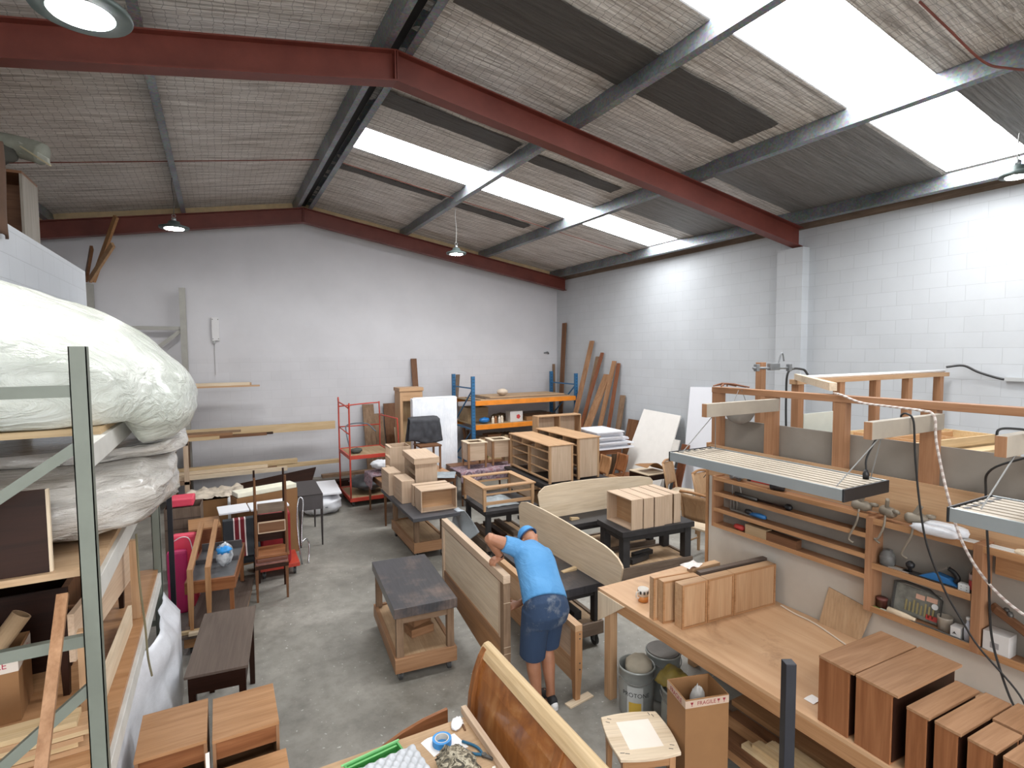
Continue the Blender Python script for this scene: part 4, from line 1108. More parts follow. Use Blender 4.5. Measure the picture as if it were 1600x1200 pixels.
# ------------------------------------------------------------------ dressers
trolley('dark rolling platform under the two raw dressers', 4.80, 7.68, -3, 1.3, 1.75, .735, .05, (.03, .05), (.1, .2), .08, True, 'dirty', topm=BLACKW)
def dresser(label, x, y, z, rz, w, d, h):
    """open carcass: front faces local -x"""
    t = thing('dresser', label, 'dresser', (x, y, z), rz)
    MX, MY, MZ = W('honey', 'x'), W('honey', 'y'), W('honey', 'z')
    MB().box(-.02, -.02, h - .018, w + .02, d + .02, h).build('top_panel', MY, t, bevel=.003)
    for y0 in (0, d - .02):
        MB().box(.04, y0, .03, w - .04, y0 + .016, h - .018).build('side_panel', W('maple', 'z'), t)
    for x0 in (0, w - .04):
        for y0 in (-.004, d - .036):
            MB().box(x0, y0, -.0, x0 + .04, y0 + .04, h - .018).build('post', MZ, t, bevel=.002)
    MB().box(w - .012, .036, .04, w - .004, d - .036, h - .018).build('back_panel', W('maple', 'y'), t)
    for zz in (.04, h*.80):
        MB().box(0, .036, zz, .05, d - .036, zz + .02).build('rail', MY, t)
    for zz in (h*.30, h*.55):
        MB().box(.035, .036, zz, .06, d - .036, zz + .018).build('inner_rail', MY, t)
    MB().box(0, d*.5 - .015, .06, .05, d*.5 + .015, h*.80).build('divider', MZ, t)
    for q in (.33, .67):
        MB().box(0, d*q - .01, h*.80, .3, d*q + .01, h - .018).build('divider', MZ, t)
    for q in (.48,):
        MB().box(.05, d*q, .04, w - .02, d*q + .012, h - .1).build('inner_panel', W('maple', 'z'), t)
    for zz in (h*.32, h*.58):
        MB().box(.0, .016, zz, w - .02, .05, zz + .02).build('runner', MX, t); MB().box(.05, d - .05, zz, w - .02, d - .02, zz + .02).build('runner', MX, t)
    return t
dresser('long raw dresser carcass with open drawer bays facing left', 4.88, 7.74, .736, -4, .47, 1.62, .665)
dresser('second raw dresser carcass standing just right of the long one', 5.50, 7.78, .736, -1, .46, 1.45, .735)
# shallow cabinet behind
t = thing('open_cabinet', 'shallow raw cabinet with one centre divider standing up behind the dressers', 'cabinet', (5.72, 9.50, 0), -3)
CW, CH = 1.04, 1.66
MB().box(0, 0, 0, .018, .25, CH).build('side_panel', MZ, t); MB().box(CW - .018, 0, 0, CW, .25, CH).build('side_panel', MZ, t)
MB().box(.018, 0, CH - .018, CW - .018, .25, CH).build('top_panel', MX, t); MB().box(CW/2 - .009, 0, .1, CW/2 + .009, .23, CH - .018).build('divider', MZ, t)
MB().box(.018, .235, 0, CW - .018, .25, CH - .018).build('back_panel', W('maple', 'z'), t); MB().box(.018, 0, .08, CW - .018, .235, .1).build('base', MX, t)
# plant stands / bedside stands on a low table with blankets
leg_table('low_table', 'plain low table under the two small leg stands', 4.05, 9.60, -3, 1.25, .95, .665, 'brown')
drape('blanket', 'purple patterned blanket on the low table under the small leg stands', 'blanket', 4.0, 9.15, .680, 1.3, .95, BLANK, .022, ('-y', .2), 6.)
def stand(label, x, y, rz):
    t = thing('planter_stand', label, 'stand', (x, y, .712), rz, 'small square stands with open tops')
    w = .40
    for xx in (0, w - .045):
        for yy in (0, w - .045):
            MB().frustum((xx + .0225, yy + .0225, 0, .03, .03), (xx + .0225, yy + .0225, .2, .045, .045)).box(xx, yy, .2, xx + .045, yy + .045, .49).build('leg', W('cedar', 'z'), t)
    for (a, bq, c_, e) in ((.045, .005, w - .045, .02), (.045, w - .02, w - .045, w - .005), (.005, .045, .02, w - .045), (w - .02, .045, w - .005, w - .045)):
        MB().box(a, bq, .15, c_, e, .49).build('side_panel', W('maple', 'x'), t)
    for (a, bq, c_, e) in ((-.01, -.01, w + .01, .07), (-.01, w - .07, w + .01, w + .01), (-.01, .07, .07, w - .07), (w - .07, .07, w + .01, w - .07)):
        MB().box(a, bq, .49, c_, e, .506).build('top_frame', W('birch', 'x'), t)
    MB().box(.02, .02, .16, w - .02, w - .02, .17).build('base', W('brown', 'x'), t)
    return t
stand('small square wooden stand with open top, left one of the pair behind the carcass', 4.22, 9.66, -5)
stand('small square wooden stand with open top, partly hidden by the long dresser', 4.78, 9.72, -5)

# ------------------------------------------------------------------ curved bed ends

trolley('dark table with black top below the curved board beside the man', 2.72, 4.28, -3, .66, 1.62, .69, .08, (.04, .05), (.14, .27), .08, True, 'dirty', topm=TOPM)
for k in range(2):
    solo(MB().box(0, 0, 0, .085, .9, .085), 'timber_batten', BLACKW, ('black batten on the deck beside the man, left of two', 'black batten on the deck beside the man, right of two')[k], 'timber', (2.92 + .16*k, 4.42, .2715), -3)
ply = W('birch', 'y')
prof = [(5.86, .70), (5.9, 1.06), (5.84, 1.12), (5.7, 1.155), (5.3, 1.16), (4.9, 1.145), (4.6, 1.125), (4.35, 1.11), (4.18, 1.095), (4.06, 1.07), (3.97, 1.035), (3.91, .985), (3.90, .96), (3.935, .80), (3.95, .70)]
t = solo(MB().prism([(3.262, y, z) for y, z in prof], (.02, 0, 0)), 'bed_end', W('birch', 'y'), 'curved-top pale plywood bed end standing on edge right of the man', 'panel', bevel=.002)
for i, (x, y, l) in enumerate(((3.215, 4.62, 'small pale wedge at the foot of the curved board near the man'), )):
    solo(MB().prism([(x - .13, y, .691), (x + .04, y, .691), (x + .04, y, .72), (x - .13, y, .70)], (0, .05, 0)), 'wood_wedge', W('pine', 'x'), l, 'wedge')
trolley('low dark table below the second curved board', 3.62, 5.93, -3, 1.95, .72, .68, .05, (.05, .05), (.12, .24), .08, True, 'dirty', topm=BLACKW)
prof2 = [(3.85, .681), (3.79, 1.02), (3.81, 1.07), (3.90, 1.135), (4.2, 1.155), (4.7, 1.15), (5.2, 1.125), (5.6, 1.09), (5.78, 1.05), (5.83, 1.0), (5.80, .681)]
solo(MB().prism([(x, 6.30 - .02*(x - 3.8), z) for x, z in prof2], (0, .02, 0)), 'bed_end', W('birch', 'x'), 'curved-top pale plywood bed end standing behind the first one', 'panel', bevel=.002)
solo(MB().prism([(4.18, 6.06, .681), (4.31, 6.06, .681), (4.31, 6.06, .70), (4.18, 6.06, .72)], (0, .05, 0)), 'wood_wedge', W('pine', 'x'), 'small pale wedge lying before the second curved board', 'wedge')

# ------------------------------------------------------------------ right drawer table
t = trolley('black table with thick legs carrying five raw drawer boxes', 4.33, 5.17, -5.7, 1.12, .60, .75, .07, (.02, .02), (.14, .28), .1, True, 'dirty', topm=BLACKW)
for k, (x, y, r) in enumerate(((4.55, 5.24, 8), (4.72, 5.22, 3))):
    solo(MB().box(0, 0, 0, .32, .08, .055), 'timber_batten', BLACKW, ('black batten lying on the deck under the five drawers, left one', 'black batten lying on the deck under the five drawers, right one')[k], 'timber', (x, y + .16*k, .2815), r)
G3 = 'raw drawer boxes on the black table with thick legs'
xs = [4.50, 4.685, 4.855, 5.03, 5.18]; ds = [.175, .155, .155, .13, .11]
names = ['raw drawer box open to the left, first of five on the black table', 'raw drawer box right behind the open one on the black table', 'raw drawer box in the middle of the five on the black table', 'raw drawer box fourth of five, set back a little on the black table', 'raw drawer box last of five on the black table, by the partition']
for x, dd, l, k in zip(xs, ds, names, range(5)):
    yy = 5.72 - .1*(x - 4.33) + (.03 if k > 2 else 0)
    raw_drawer(l, x, yy, .751, -93, .53, dd, .385, group=G3)

# ------------------------------------------------------------------ sheets, chairs and boards along the right wall
WS = plain('white_board', '#e8e9ee', .5, var=.02)
for k in range(13):
    solo(MB().box(0, 0, 0, .92 - .05*(k % 3) - .02*k, .86, .028), 'white_sheet', WS, 'white board in the untidy flat stack behind the second dresser', 'board', (6.84 + .03*((k*5) % 4), 8.96 + .05*((k*3) % 4) + .02*(k > 8), .935 + .0285*k), -4 + 2*(k % 3), 'white boards in the flat stack', bevel=.002)
leg_table('wooden_table', 'reddish wooden table under the stack of white boards', 6.87, 9.05, -2, .66, .8, .93, 'orange', apk='teak')
def curved_back(x, y, rz, label, kind):
    t = thing('curved_chair', label, 'chair', (x, y, 0), rz, 'curved chair frames under the white boards')
    def cv(s): return Vector((0, -.12*math.sin(s*1.6), .45 + .44*s))
    for xx in (0, .34):
        pts = [Vector((xx, .02, 0)), Vector((xx, .0, .25))] + [cv(s) + Vector((xx, 0, 0)) for s in (0, .25, .5, .75, 1)]
        MB().tube(pts, .022, 6).build('back_leg', W(kind, 'z'), t, smooth=True)
    mb = MB().grid(lambda u, v: (.34*u, -.12*math.sin((.2 + .8*v)*1.6) + .0, .45 + .44*(.2 + .8*v)), 4, 10)
    mb.build('backrest', W(kind, 'z'), t, solid=.02, smooth=True)
    MB().box(0, -.38, .42, .36, 0, .45).build('seat', W(kind, 'x'), t)
    for xx in (.02, .32): MB().box(xx - .02, -.38, 0, xx + .02, -.34, .42).build('leg', W(kind, 'z'), t)
for k in range(3):
    curved_back(6.25 + .425*k, 8.50, 84, ('orange curved chair frame nearest the second dresser', 'orange curved chair frame in the middle under the white boards', 'reddish curved chair frame at the right under the white boards')[k], ('orange', 'orange', 'teak')[k])
solo(MB().grid(lambda u, v: (6.95 + .45*u, 7.62 + .35*v, .815 + .12*math.sin(u*3)*(1 - .6*v) - .1*u), 10, 8), 'cardboard_sheet', CARD, 'bent brown cardboard sheet jutting out under the white boards', 'cardboard', solid=.006)
drape('grey_cloth', 'grey cloth hanging over the cardboard near the leaning white panel', 'cloth', 7.42, 7.62, .715, .3, .3, plain('grey_blue_cloth', '#75808c', .8), .05, None, 2.)
leg_table('side_table', 'white topped low table under the cardboard and grey cloth', 6.92, 7.55, 0, .5, .55, .70, 'birch', apk='walnut')
# leaning white panel
solo(MB().prism([(7.55, 8.02, .0), (8.30, 8.12, 1.66), (8.30, 9.22, 1.70), (7.55, 9.3, .0)], (.028, 0, -.012)), 'laminate_sheet', plain('ivory_laminate', '#e6e2dc', .4, var=.03), 'white laminate panel with rounded corners leaning on the block wall', 'panel', bevel=.004)
solo(MB().prism([(7.47, 7.72, 0), (7.95, 7.80, 1.22), (7.95, 7.96, 1.22), (7.47, 7.92, 0)], (.03, 0, 0)), 'wrapped_board', plain('pale_wrap', '#d3cfc8', .35, var=.1), 'narrow pale wrapped board leaning in front of the laminate panel', 'board')
solo(MB().prism([(7.82, 7.72, 0), (8.14, 7.72, 1.12), (8.14, 7.92, 1.12), (7.82, 7.92, 0)], (.02, 0, 0)), 'brown_board', W('rust', 'z'), 'reddish brown board leaning on the block wall beside the tall white sheet', 'board')
solo(MB().prism([(8.16, 7.14, 0), (8.35, 7.20, 2.29), (8.35, 7.92, 2.26), (8.16, 7.96, 0)], (.016, 0, 0)), 'white_sheet', plain('bright_white_sheet', '#eef0f6', .4, var=.01), 'tall white sheet standing against the block wall behind the partition', 'board')
solo(MB().prism([(8.0, 9.42, 0), (8.32, 9.42, 1.42), (8.32, 9.76, 1.42), (8.0, 9.76, 0)], (.02, 0, 0)), 'brown_board', W('brown', 'z'), 'short brown board leaning just left of the laminate panel', 'board')
solo(MB().tube(bez([(4.3, 3.62, 2.5), (4.32, 3.68, 2.2), (4.2, 3.72, 1.85), (4.15, 3.75, 1.75)], 6), .004, 5), 'thin_cord', CORD, 'thin dark cord hanging past the far end of the partition', 'cord')
# pale chairs behind the partition end
def pale_chair(x, y, rz, label):
    t = thing('dining_chair', label, 'chair', (x, y, 0), rz, 'pale dining chairs beyond the partition')
    for xx in (0, .44):
        MB().tube([(xx, .42, 0), (xx, .40, .45), (xx, .45, .75), (xx, .50, .98)], .02, 6).build('back_leg', W('honey', 'z'), t, smooth=True)
        MB().frustum((xx, .02, 0, .03, .03), (xx, .02, .44, .042, .042)).build('leg', W('honey', 'z'), t)
    MB().grid(lambda u, v: (.44*u, .40 + .02 + .09*v*v + .03*math.sin(u*PI), .58 + .38*v), 8, 6).build('backrest', W('honey', 'z'), t, solid=.014, smooth=True)
    MB().tube(bez([(0, .5, .98), (.22, .53, 1.0), (.44, .5, .98)], 6), .022, 8).build('top_rail', W('orange', 'x'), t, smooth=True)
    MB().box(-.02, -.02, .44, .46, .42, .475).build('seat', W('birch', 'x'), t, bevel=.006)
    MB().tube([(0, .02, .2), (0, .4, .2)], .012, 6).build('stretcher', W('honey', 'y'), t); MB().tube([(.44, .02, .2), (.44, .4, .2)], .012, 6).build('stretcher', W('honey', 'y'), t)
pale_chair(7.15, 6.75, 25, 'pale wooden chair with curved back beyond the end of the partition')
pale_chair(6.85, 5.85, 10, 'pale wooden chair half hidden by the end of the partition')
pale_chair(6.35, 5.3, 100, 'pale wooden chair low behind the black table with thick legs')

# ------------------------------------------------------------------ blue and orange racking
BL = plain('rack_blue', '#2f6792', .45); ORG = plain('rack_orange', '#e58a2c', .45)
t = thing('pallet_rack', 'blue and orange pallet rack against the back wall', 'rack', (0, 0, 0))
def perf_post(x, y, z1, mat, t, w=.08, d=.06, name='post'):
    p = MB().box(x - w/2, y - .002, 0, x + w/2, y + .002, z1).box(x - w/2, y, 0, x - w/2 + .004, y + d, z1).box(x + w/2 - .004, y, 0, x + w/2, y + d, z1).build(name, mat, t)
    mb = MB()
    z = .1
    while z < z1 - .04:
        mb.box(x - .02, y - .0035, z, x - .008, y - .001, z + .025); mb.box(x + .008, y - .0035, z, x + .02, y - .001, z + .025); z += .075
    mb.build('slot_row', plain('slot_dark', '#1c2b38', .6), p)
PX = (5.13, 8.0)
for x in PX:
    perf_post(x, 11.38, 2.43, BL, t); perf_post(x, 12.55, 2.45, BL, t)
    for z in (.4, 1.2, 2.15):
        MB().bar((x, 11.44, z), (x, 12.55, z), .03, .03).build('brace', BL, t)
    MB().bar((x, 11.44, 1.2), (x, 12.55, .4), .025, .025).build('brace', BL, t); MB().bar((x, 11.44, 2.12), (x, 12.55, 1.25), .025, .025).build('brace', BL, t)
for z in (1.30, 1.86):
    MB().box(PX[0] + .04, 11.35, z - .11, PX[1] - .04, 11.40, z).build('beam', ORG, t, bevel=.004)
    MB().box(PX[0] + .04, 12.57, z - .11, PX[1] - .04, 12.62, z).build('beam', ORG, t, bevel=.004)
    MB().box(PX[0] + .05, 11.40, z - .02, PX[1] - .05, 12.57, z + .0).build('shelf_board', W('particle', 'x'), t)
for k in range(3):
    solo(MB().box(0, 0, 0, 2.5 - .2*k, .9, .022), 'plywood_sheet', W(('ply', 'dirty', 'ply')[k], 'x'), ('plywood sheet at the bottom of the pile on the top rack shelf', 'dirty sheet in the middle of the pile on the top rack shelf', 'plywood sheet lying uppermost on the top rack shelf')[k], 'sheet', (5.35 + .12*k, 11.46, 1.8605 + .0225*k), 0)
solo(MB().blob((0, 0, .07), (.13, .13, .08), 20, 12, lambda d: 1 + .2*nz(d.x*3, d.y*3, d.z*3)), 'cloth_bundle', plain('beige_cloth', '#c9b9a6', .9), 'beige cloth bundle on top of the rack', 'cloth', (6.0, 11.62, 1.955), smooth=True)
# shelf contents
zs_ = 1.3005
t = carton('cardboard_box', 'brown paper-wrapped long parcel at the left end of the middle rack shelf', (5.25, 12.0, zs_), 0, .55, .5, .34, W('particle', 'x'))
solo(MB().blob((0, 0, .05), (.13, .1, .065), 22, 14, lambda d: 1 + .3*nz(d.x*4, d.y*4, d.z*4)), 'blue_bag', plain('blue_plastic', '#2774b8', .4, var=.2), 'crumpled blue plastic bag at the front of the middle rack shelf', 'bag', (5.47, 11.54, zs_ + .035), smooth=True)
for k in range(4):
    solo(MB().lathe([(0, 0), (.035, 0), (.035, .11 + .02*(k % 2)), (.015, .14 + .02*(k % 2)), (.015, .17), (0, .17)], 14), 'glue_bottle', plain('bottle_%d' % (k % 3), ('#d9cdb8', '#8a5a38', '#c8c2b8')[k % 3], .4), 'small bottle in the row beside the blue bag on the rack', 'bottle', (5.68 + .085*k, 11.5 + .03*(k % 2), zs_), 0, 'bottles on the middle rack shelf', smooth=False)
t = thing('carton', 'white carton with red flower print on the middle rack shelf', 'carton', (6.15, 11.5, zs_), 0)
MB().box(0, 0, 0, .34, .25, .25).build('carton', plain('white_carton', '#cbc8c4', .6), t, bevel=.002)
mb = MB()
for k in range(5):
    a = k*2*PI/5
    mb.prism([(.22 + .03*math.cos(a) + .028*math.cos(q), -.001, .12 + .03*math.sin(a) + .028*math.sin(q)) for q in [j*PI/4 for j in range(8)]], (0, -.0006 - .0001*k, 0))
mb.build('flower_print', plain('red_print', '#c0403f', .5), t)
solo(MB().box(0, 0, 0, .75, .5, .09), 'carton', CARD, 'flat brown carton right of the flower carton on the rack', 'carton', (6.6, 11.5, zs_), 0)
solo(MB().blob((0, 0, .06), (.22, .16, .07), 20, 12, lambda d: 1 + .3*nz(d.x*4, d.y*4, d.z*4)), 'paper_bundle', plain('dark_bundle', '#6f5b45', .9, var=.3), 'dark bundle lying behind the bottles on the rack', 'bundle', (6.15, 12.05, zs_ + .035), smooth=True)
for k in range(4):
    solo(MB().box(0, 0, 0, 1.5 - .15*k, .3, .03), 'timber_plank', W(('dirty', 'old', 'brown', 'dirty')[k], 'x'), 'old board in the pile at the right of the middle rack shelf', 'timber', (6.42 + .04*k, 12.10, zs_ + .0305*k), 2*k - 3, 'old boards on the middle rack shelf')
t = thing('printed_carton', 'tall carton printed with green plants under the rack', 'carton', (5.28, 11.42, 0), 0)
MB().box(0, 0, 0, .62, .4, .95).build('carton', plain('kraft_print', '#b79c76', .7), t, bevel=.002)
mb = MB(); rnd = random.Random(3)
for k in range(26):
    cx, cz, rr = rnd.uniform(.06, .56), rnd.uniform(.5, .9), rnd.uniform(.02, .045); a = rnd.uniform(0, 3)
    mb.prism([(cx + rr*math.cos(a), -.001, cz + rr*math.sin(a)), (cx + .4*rr*math.cos(a + 1.6), -.001, cz + .4*rr*math.sin(a + 1.6)), (cx - rr*math.cos(a), -.001, cz - rr*math.sin(a)), (cx - .4*rr*math.cos(a + 1.6), -.001, cz - .4*rr*math.sin(a + 1.6))], (0, -.0005 - .00005*k, 0))
mb.build('leaf_print', plain('leaf_green', '#6d8a3c', .6, var=.25, scale=20), t)
for k in range(2):
    solo(MB().box(0, 0, 0, .55 - .2*k, .3, .045), 'timber_offcut', W(('old', 'brown')[k], 'x'), ('flat old offcut on the printed carton', 'shorter brown offcut on top of the flat one')[k], 'offcut', (5.3 + .22*k, 11.45, .951 + .046*k))
for k in range(14):
    r, c_ = divmod(k, 5)
    x = 6.0 + .105*c_ + .05*(r % 2); z = .055 + .093*r
    solo(MB().lathe([(0, 0), (.05, 0), (.05, .5), (0, .5)], 12, Matrix.Rotation(-PI/2, 4, 'X')), 'log', W(('old', 'particle', 'brown')[k % 3], 'y'), 'short round log in the heap under the rack', 'log', (x, 11.42, .72 + z), 0, 'logs under the rack')
solo(MB().box(0, 0, 0, .75, .6, .715), 'log_crate', W('old', 'x'), 'rough crate under the heap of logs in the rack', 'crate', (5.94, 11.41, 0), 0)
for k in range(6):
    solo(MB().bar((5.27 + .1*k, 11.95 + .05*(k % 2), .0), (5.27 + .1*k, 12.3, 1.12 - .06*k), .07, .03, (0, 1, 0)), 'timber_offcut', W(('brown', 'old', 'orange')[k % 3], 'z'), 'upright offcut leaning at the left end under the rack', 'timber', group='upright offcuts under the rack')

# white wrapped panel, tall case and boards at the back wall
t = thing('wrapped_slab', 'tall white plastic-wrapped panel standing behind the black jacket', 'panel', (3.40, 10.52, 0), 1)
m, nt, b = nodes('wrapped_white')
link(nt, ramp(nt, noise_n(nt, coords(nt, (1, 1, 1)), 5, 4), [(.3, lin('#dfe4ec')), (.7, lin('#f1f4f8'))]), b.inputs['Base Color']); b.inputs['Roughness'].default_value = .25
bump(nt, b, noise_n(nt, coords(nt, (14, 14, 3)), 1, 4, .6, 1.), .5, .02)
MB().box(0, 0, 0, .97, .14, 2.06).build('slab', m, t, bevel=.012)
MB().box(.06, -.002, 2.035, .95, .15, 2.075).build('folded_top', m, t, bevel=.01)
t = thing('tall_cabinet', 'tall pale timber cabinet frame standing behind the wrapped panel', 'cabinet', (3.38, 11.3, 0), 0)
MB().box(0, 0, 0, .06, .4, 2.16).build('side_panel', W('honey', 'z'), t); MB().box(.44, 0, 0, .5, .4, 2.16).build('side_panel', W('honey', 'z'), t)
MB().box(-.02, -.02, 2.16, .52, .42, 2.235).build('top_panel', W('honey', 'x'), t, bevel=.004); MB().box(.06, .36, 0, .44, .4, 2.16).build('back_panel', W('pine', 'z'), t)
MB().box(.06, 0, 1.95, .44, .04, 2.16).build('rail', W('honey', 'x'), t)
def lean_board(label, x0, x1, z, kind, y=12.62, th=.03, out=.25, dx=0., group='boards leaning on the back wall', z0=0):
    return solo(MB().prism([(x0 - dx, y - out, z0), (x1 - dx, y - out, z0), (x1, y + .2, z), (x0, y + .2, z)], (0, th, 0)), 'leaning_board', W(kind, 'z'), label, 'board', group=group)
lean_board('wide brown board leaning on the back wall behind the red trolley', 2.93, 3.19, 1.78, 'old')
lean_board('shorter brown board leaning just right of the wide one', 3.2, 3.40, 1.55, 'old', 12.6)
lean_board('brown board leaning third from the red trolley', 3.42, 3.70, 1.78, 'brown', 12.6)
lean_board('narrow rust-brown board leaning left of the tall pale cabinet', 3.72, 3.81, 2.02, 'rust', 12.61)
lean_board('tall narrow brown board rising behind the tall pale cabinet', 4.13, 4.27, 2.84, 'brown', 12.63)
lean_board('slanting narrow board behind the left rack post', 5.32, 5.42, 2.42, 'dirty', 12.65, dx=.3, out=.0)
lean_board('short pale board leaning at the foot of the brown boards', 3.56, 3.80, 1.25, 'birch', 12.2, out=.1)
def corner_timber(k, top, bot, w, kind, label):
    solo(MB().bar(bot, top, w, .035, (1, 0, .3)), 'leaning_timber', W(kind, 'z'), label, 'timber', group='timbers leaning in the back right corner')
corner_timber(0, (8.345, 12.44, 3.76), (8.12, 12.40, 0.02), .17, 'brown', 'tallest dark timber with rounded end leaning in the corner')
corner_timber(1, (8.24, 12.82, 2.64), (8.2, 12.74, .02), .09, 'old', 'grey brown timber in the very corner behind the tallest')
corner_timber(2, (8.33, 11.17, 3.25), (7.45, 11.2, .02), .16, 'cedar', 'long reddish timber leaning right of the rack')
corner_timber(3, (8.34, 10.95, 2.85), (7.62, 10.99, .02), .12, 'old', 'grey-brown timber behind the long reddish one')
corner_timber(4, (8.33, 10.75, 2.95), (7.35, 10.85, .02), .1, 'rust', 'narrow red-brown timber in the middle of the leaning row')
corner_timber(5, (8.33, 10.55, 2.42), (7.2, 10.6, .02), .24, 'cedar', 'wide reddish timber at the front of the leaning row')
corner_timber(6, (8.34, 10.30, 2.75), (7.6, 10.32, .02), .13, 'cedar', 'reddish timber near the end of the leaning row')
corner_timber(7, (8.34, 10.14, 2.7), (7.8, 10.12, .02), .1, 'rust', 'thin rusty timber second to last in the leaning row')
corner_timber(8, (8.34, 9.98, 1.95), (7.97, 9.95, .02), .16, 'old', 'short grey-brown timber ending the leaning row')

# ------------------------------------------------------------------ red trolley
RT = plain('trolley_red', '#b8402f', .45, var=.15)
t = thing('red_trolley', 'tall red tubular trolley with two decks near the back wall', 'trolley', (0, 0, 0))
X0, X1, Y0, Y1 = 2.17, 3.02, 10.62, 11.65
MB().tube(bez([(X0, Y0, .14), (X0, Y0, 1.88), (X0, Y0 + .06, 1.93), (X0, Y1 - .06, 1.97), (X0, Y1, 1.92), (X0, Y1, .14)], 6), .016, 8).build('side_hoop', RT, t, smooth=True)
MB().tube(bez([(X0, Y1, 1.88), (X1 - .08, Y1, 1.92), (X1, Y1, 1.84), (X1, Y1, .95)], 6), .014, 8).build('back_hoop', RT, t, smooth=True)
MB().tube([(X0, Y1, 1.45), (X1, Y1, 1.45)], .012, 8).build('back_rail', RT, t, smooth=True)
MB().tube([(X0, Y0, 1.42), (X0, Y1, 1.45)], .012, 8).build('side_rail', RT, t, smooth=True)
MB().tube(bez([(X1, Y1, 1.66), (X1 + .1, Y0 + .2, 1.66), (X1 + .12, Y0 + .1, 1.6), (X1 + .12, Y0 + .05, 1.05), (X1 + .05, Y0, .97)], 6), .014, 8).build('push_handle', RT, t, smooth=True)
for z, nm in ((.97, 'upper_deck'), (.14, 'lower_deck')):
    p = MB().box(X0 - .01, Y0 - .015, z - .035, X1 + .02, Y0 + .015, z + .035).box(X0 - .01, Y1 - .015, z - .035, X1 + .02, Y1 + .015, z + .035).box(X0 - .015, Y0, z - .035, X0 + .015, Y1, z + .035).box(X1 - .01, Y0, z - .035, X1 + .02, Y1, z + .035).build(nm, RT, t)
    MB().box(X0 + .015, Y0 + .015, z, X1 - .01, Y1 - .015, z + .02).build('board', W('particle', 'y'), p)
MB().tube([(X1, Y0, .97), (X1 + .06, Y0 + .3, .55), (X1 + .02, Y0 + .4, .14)], .012, 8).build('strut', RT, t)
for x in (X0 + .06, X1 - .06):
    for y in (Y0 + .08, Y1 - .08): caster(t, x, y, .105)
solo(MB().tube(bez([(2.3, 11.2, 1.0), (2.25, 11.3, 1.35), (2.32, 11.5, 1.5), (2.7, 11.5, 1.5), (2.85, 11.3, 1.35)], 8), .014, 7), 'hose', plain('blue_grey_hose', '#5c6670', .5), 'blue-grey hose arched above the upper deck of the red trolley', 'hose')
solo(MB().blob((0, 0, .035), (.12, .1, .05), 18, 12, lambda d: 1 + .3*nz(d.x*4, d.y*4, d.z*4)), 'glove', plain('dark_glove', '#4a4d48', .8), 'dark work glove lying on the upper deck of the red trolley', 'glove', (2.36, 10.95, 1.012), smooth=True)
solo(MB().blob((0, 0, .13), (.33, .40, .14), 26, 16, lambda d: 1 + .2*nz(d.x*3, d.y*3, d.z*3)), 'dark_bag', plain('grey_bag', '#55575a', .6, var=.2), 'large dark grey bag on the lower deck of the red trolley', 'bag', (2.6, 11.12, .22), smooth=True)
# ------------------------------------------------------------------ mezzanine wall on the left
struct(MB().box(-1.60, 2.6, 0, -1.45, 8.72, 4.05), 'wall_mezzanine', block_mat('wall_paint_mezz', (1, 2), '#c3c9d0', .8))
struct(MB().box(XL, 2.6, 4.0, -1.60, 8.72, 4.06), 'floor_mezzanine', W('ply', 'y'))
t = thing('open_crate', 'brown open-fronted box standing on the mezzanine edge at the upper left', 'box', (-1.95, 6.62, 4.061), 0)
BRD = W('walnut', 'x')
MB().box(-.2, .0, .60, .42, .5, .625).build('top_panel', W('brown', 'x'), t); MB().box(-.2, .0, 0, .42, .5, .02).build('base', W('brown', 'x'), t)
MB().box(.40, 0, .02, .42, .5, .60).build('side_panel', W('grey', 'z'), t); MB().box(-.2, .48, .02, .40, .5, .60).build('back_panel', W('brown', 'x'), t); MB().box(-.2, 0, .02, -.18, .5, .6).build('side_panel', W('brown', 'z'), t)
ROLLM = plain('grey_green_canvas', '#8c8f84', .85, var=.2, scale=7)
t = thing('canvas_roll', 'grey-green rolled canvas lying on the open box at the upper left', 'roll', (-1.82, 6.75, 4.85), 0)
MB().tube(bez([(-.5, .1, .12), (-.15, .1, .12), (.12, .02, .10), (.33, -.04, .06), (.44, -.08, .02)], 6), .1, 14, radii=None).build('roll', ROLLM, t, smooth=True)
MB().grid(lambda u, v: (.28 + .22*u, -.10 - .03*v - .02*u, .0 + .1*v - .08*u - .05*v*u), 8, 6).build('loose_end', plain('pale_canvas', '#b6bab2', .8), t, solid=.006, smooth=True)
MB().blob((.12, -.08, -.02), (.14, .06, .09), 18, 12, lambda d: 1 + .25*nz(d.x*3, d.y*3, d.z*3)).build('dark_fold', plain('dark_canvas', '#4c4c47', .85), t, smooth=True)
MB().bar((.30, -.14, .05), (.52, -.22, -.11), .03, .012).build('strap', plain('cream_strap', '#b5ac8f', .8), t)
def hang(u, v):
    return (-1.445 + .02*math.sin(u*9) + .02*u, 5.30 + .36*u + .02*math.sin(v*6), 4.62 - .62*v - .1*u*v + .03*nz(u*4, v*3))
solo(MB().grid(hang, 14, 14), 'brown_cloth', plain('brown_cloth', '#5a4436', .9, var=.2), 'brown cloth hanging over the mezzanine edge at the left border', 'cloth', smooth=True, solid=.02)

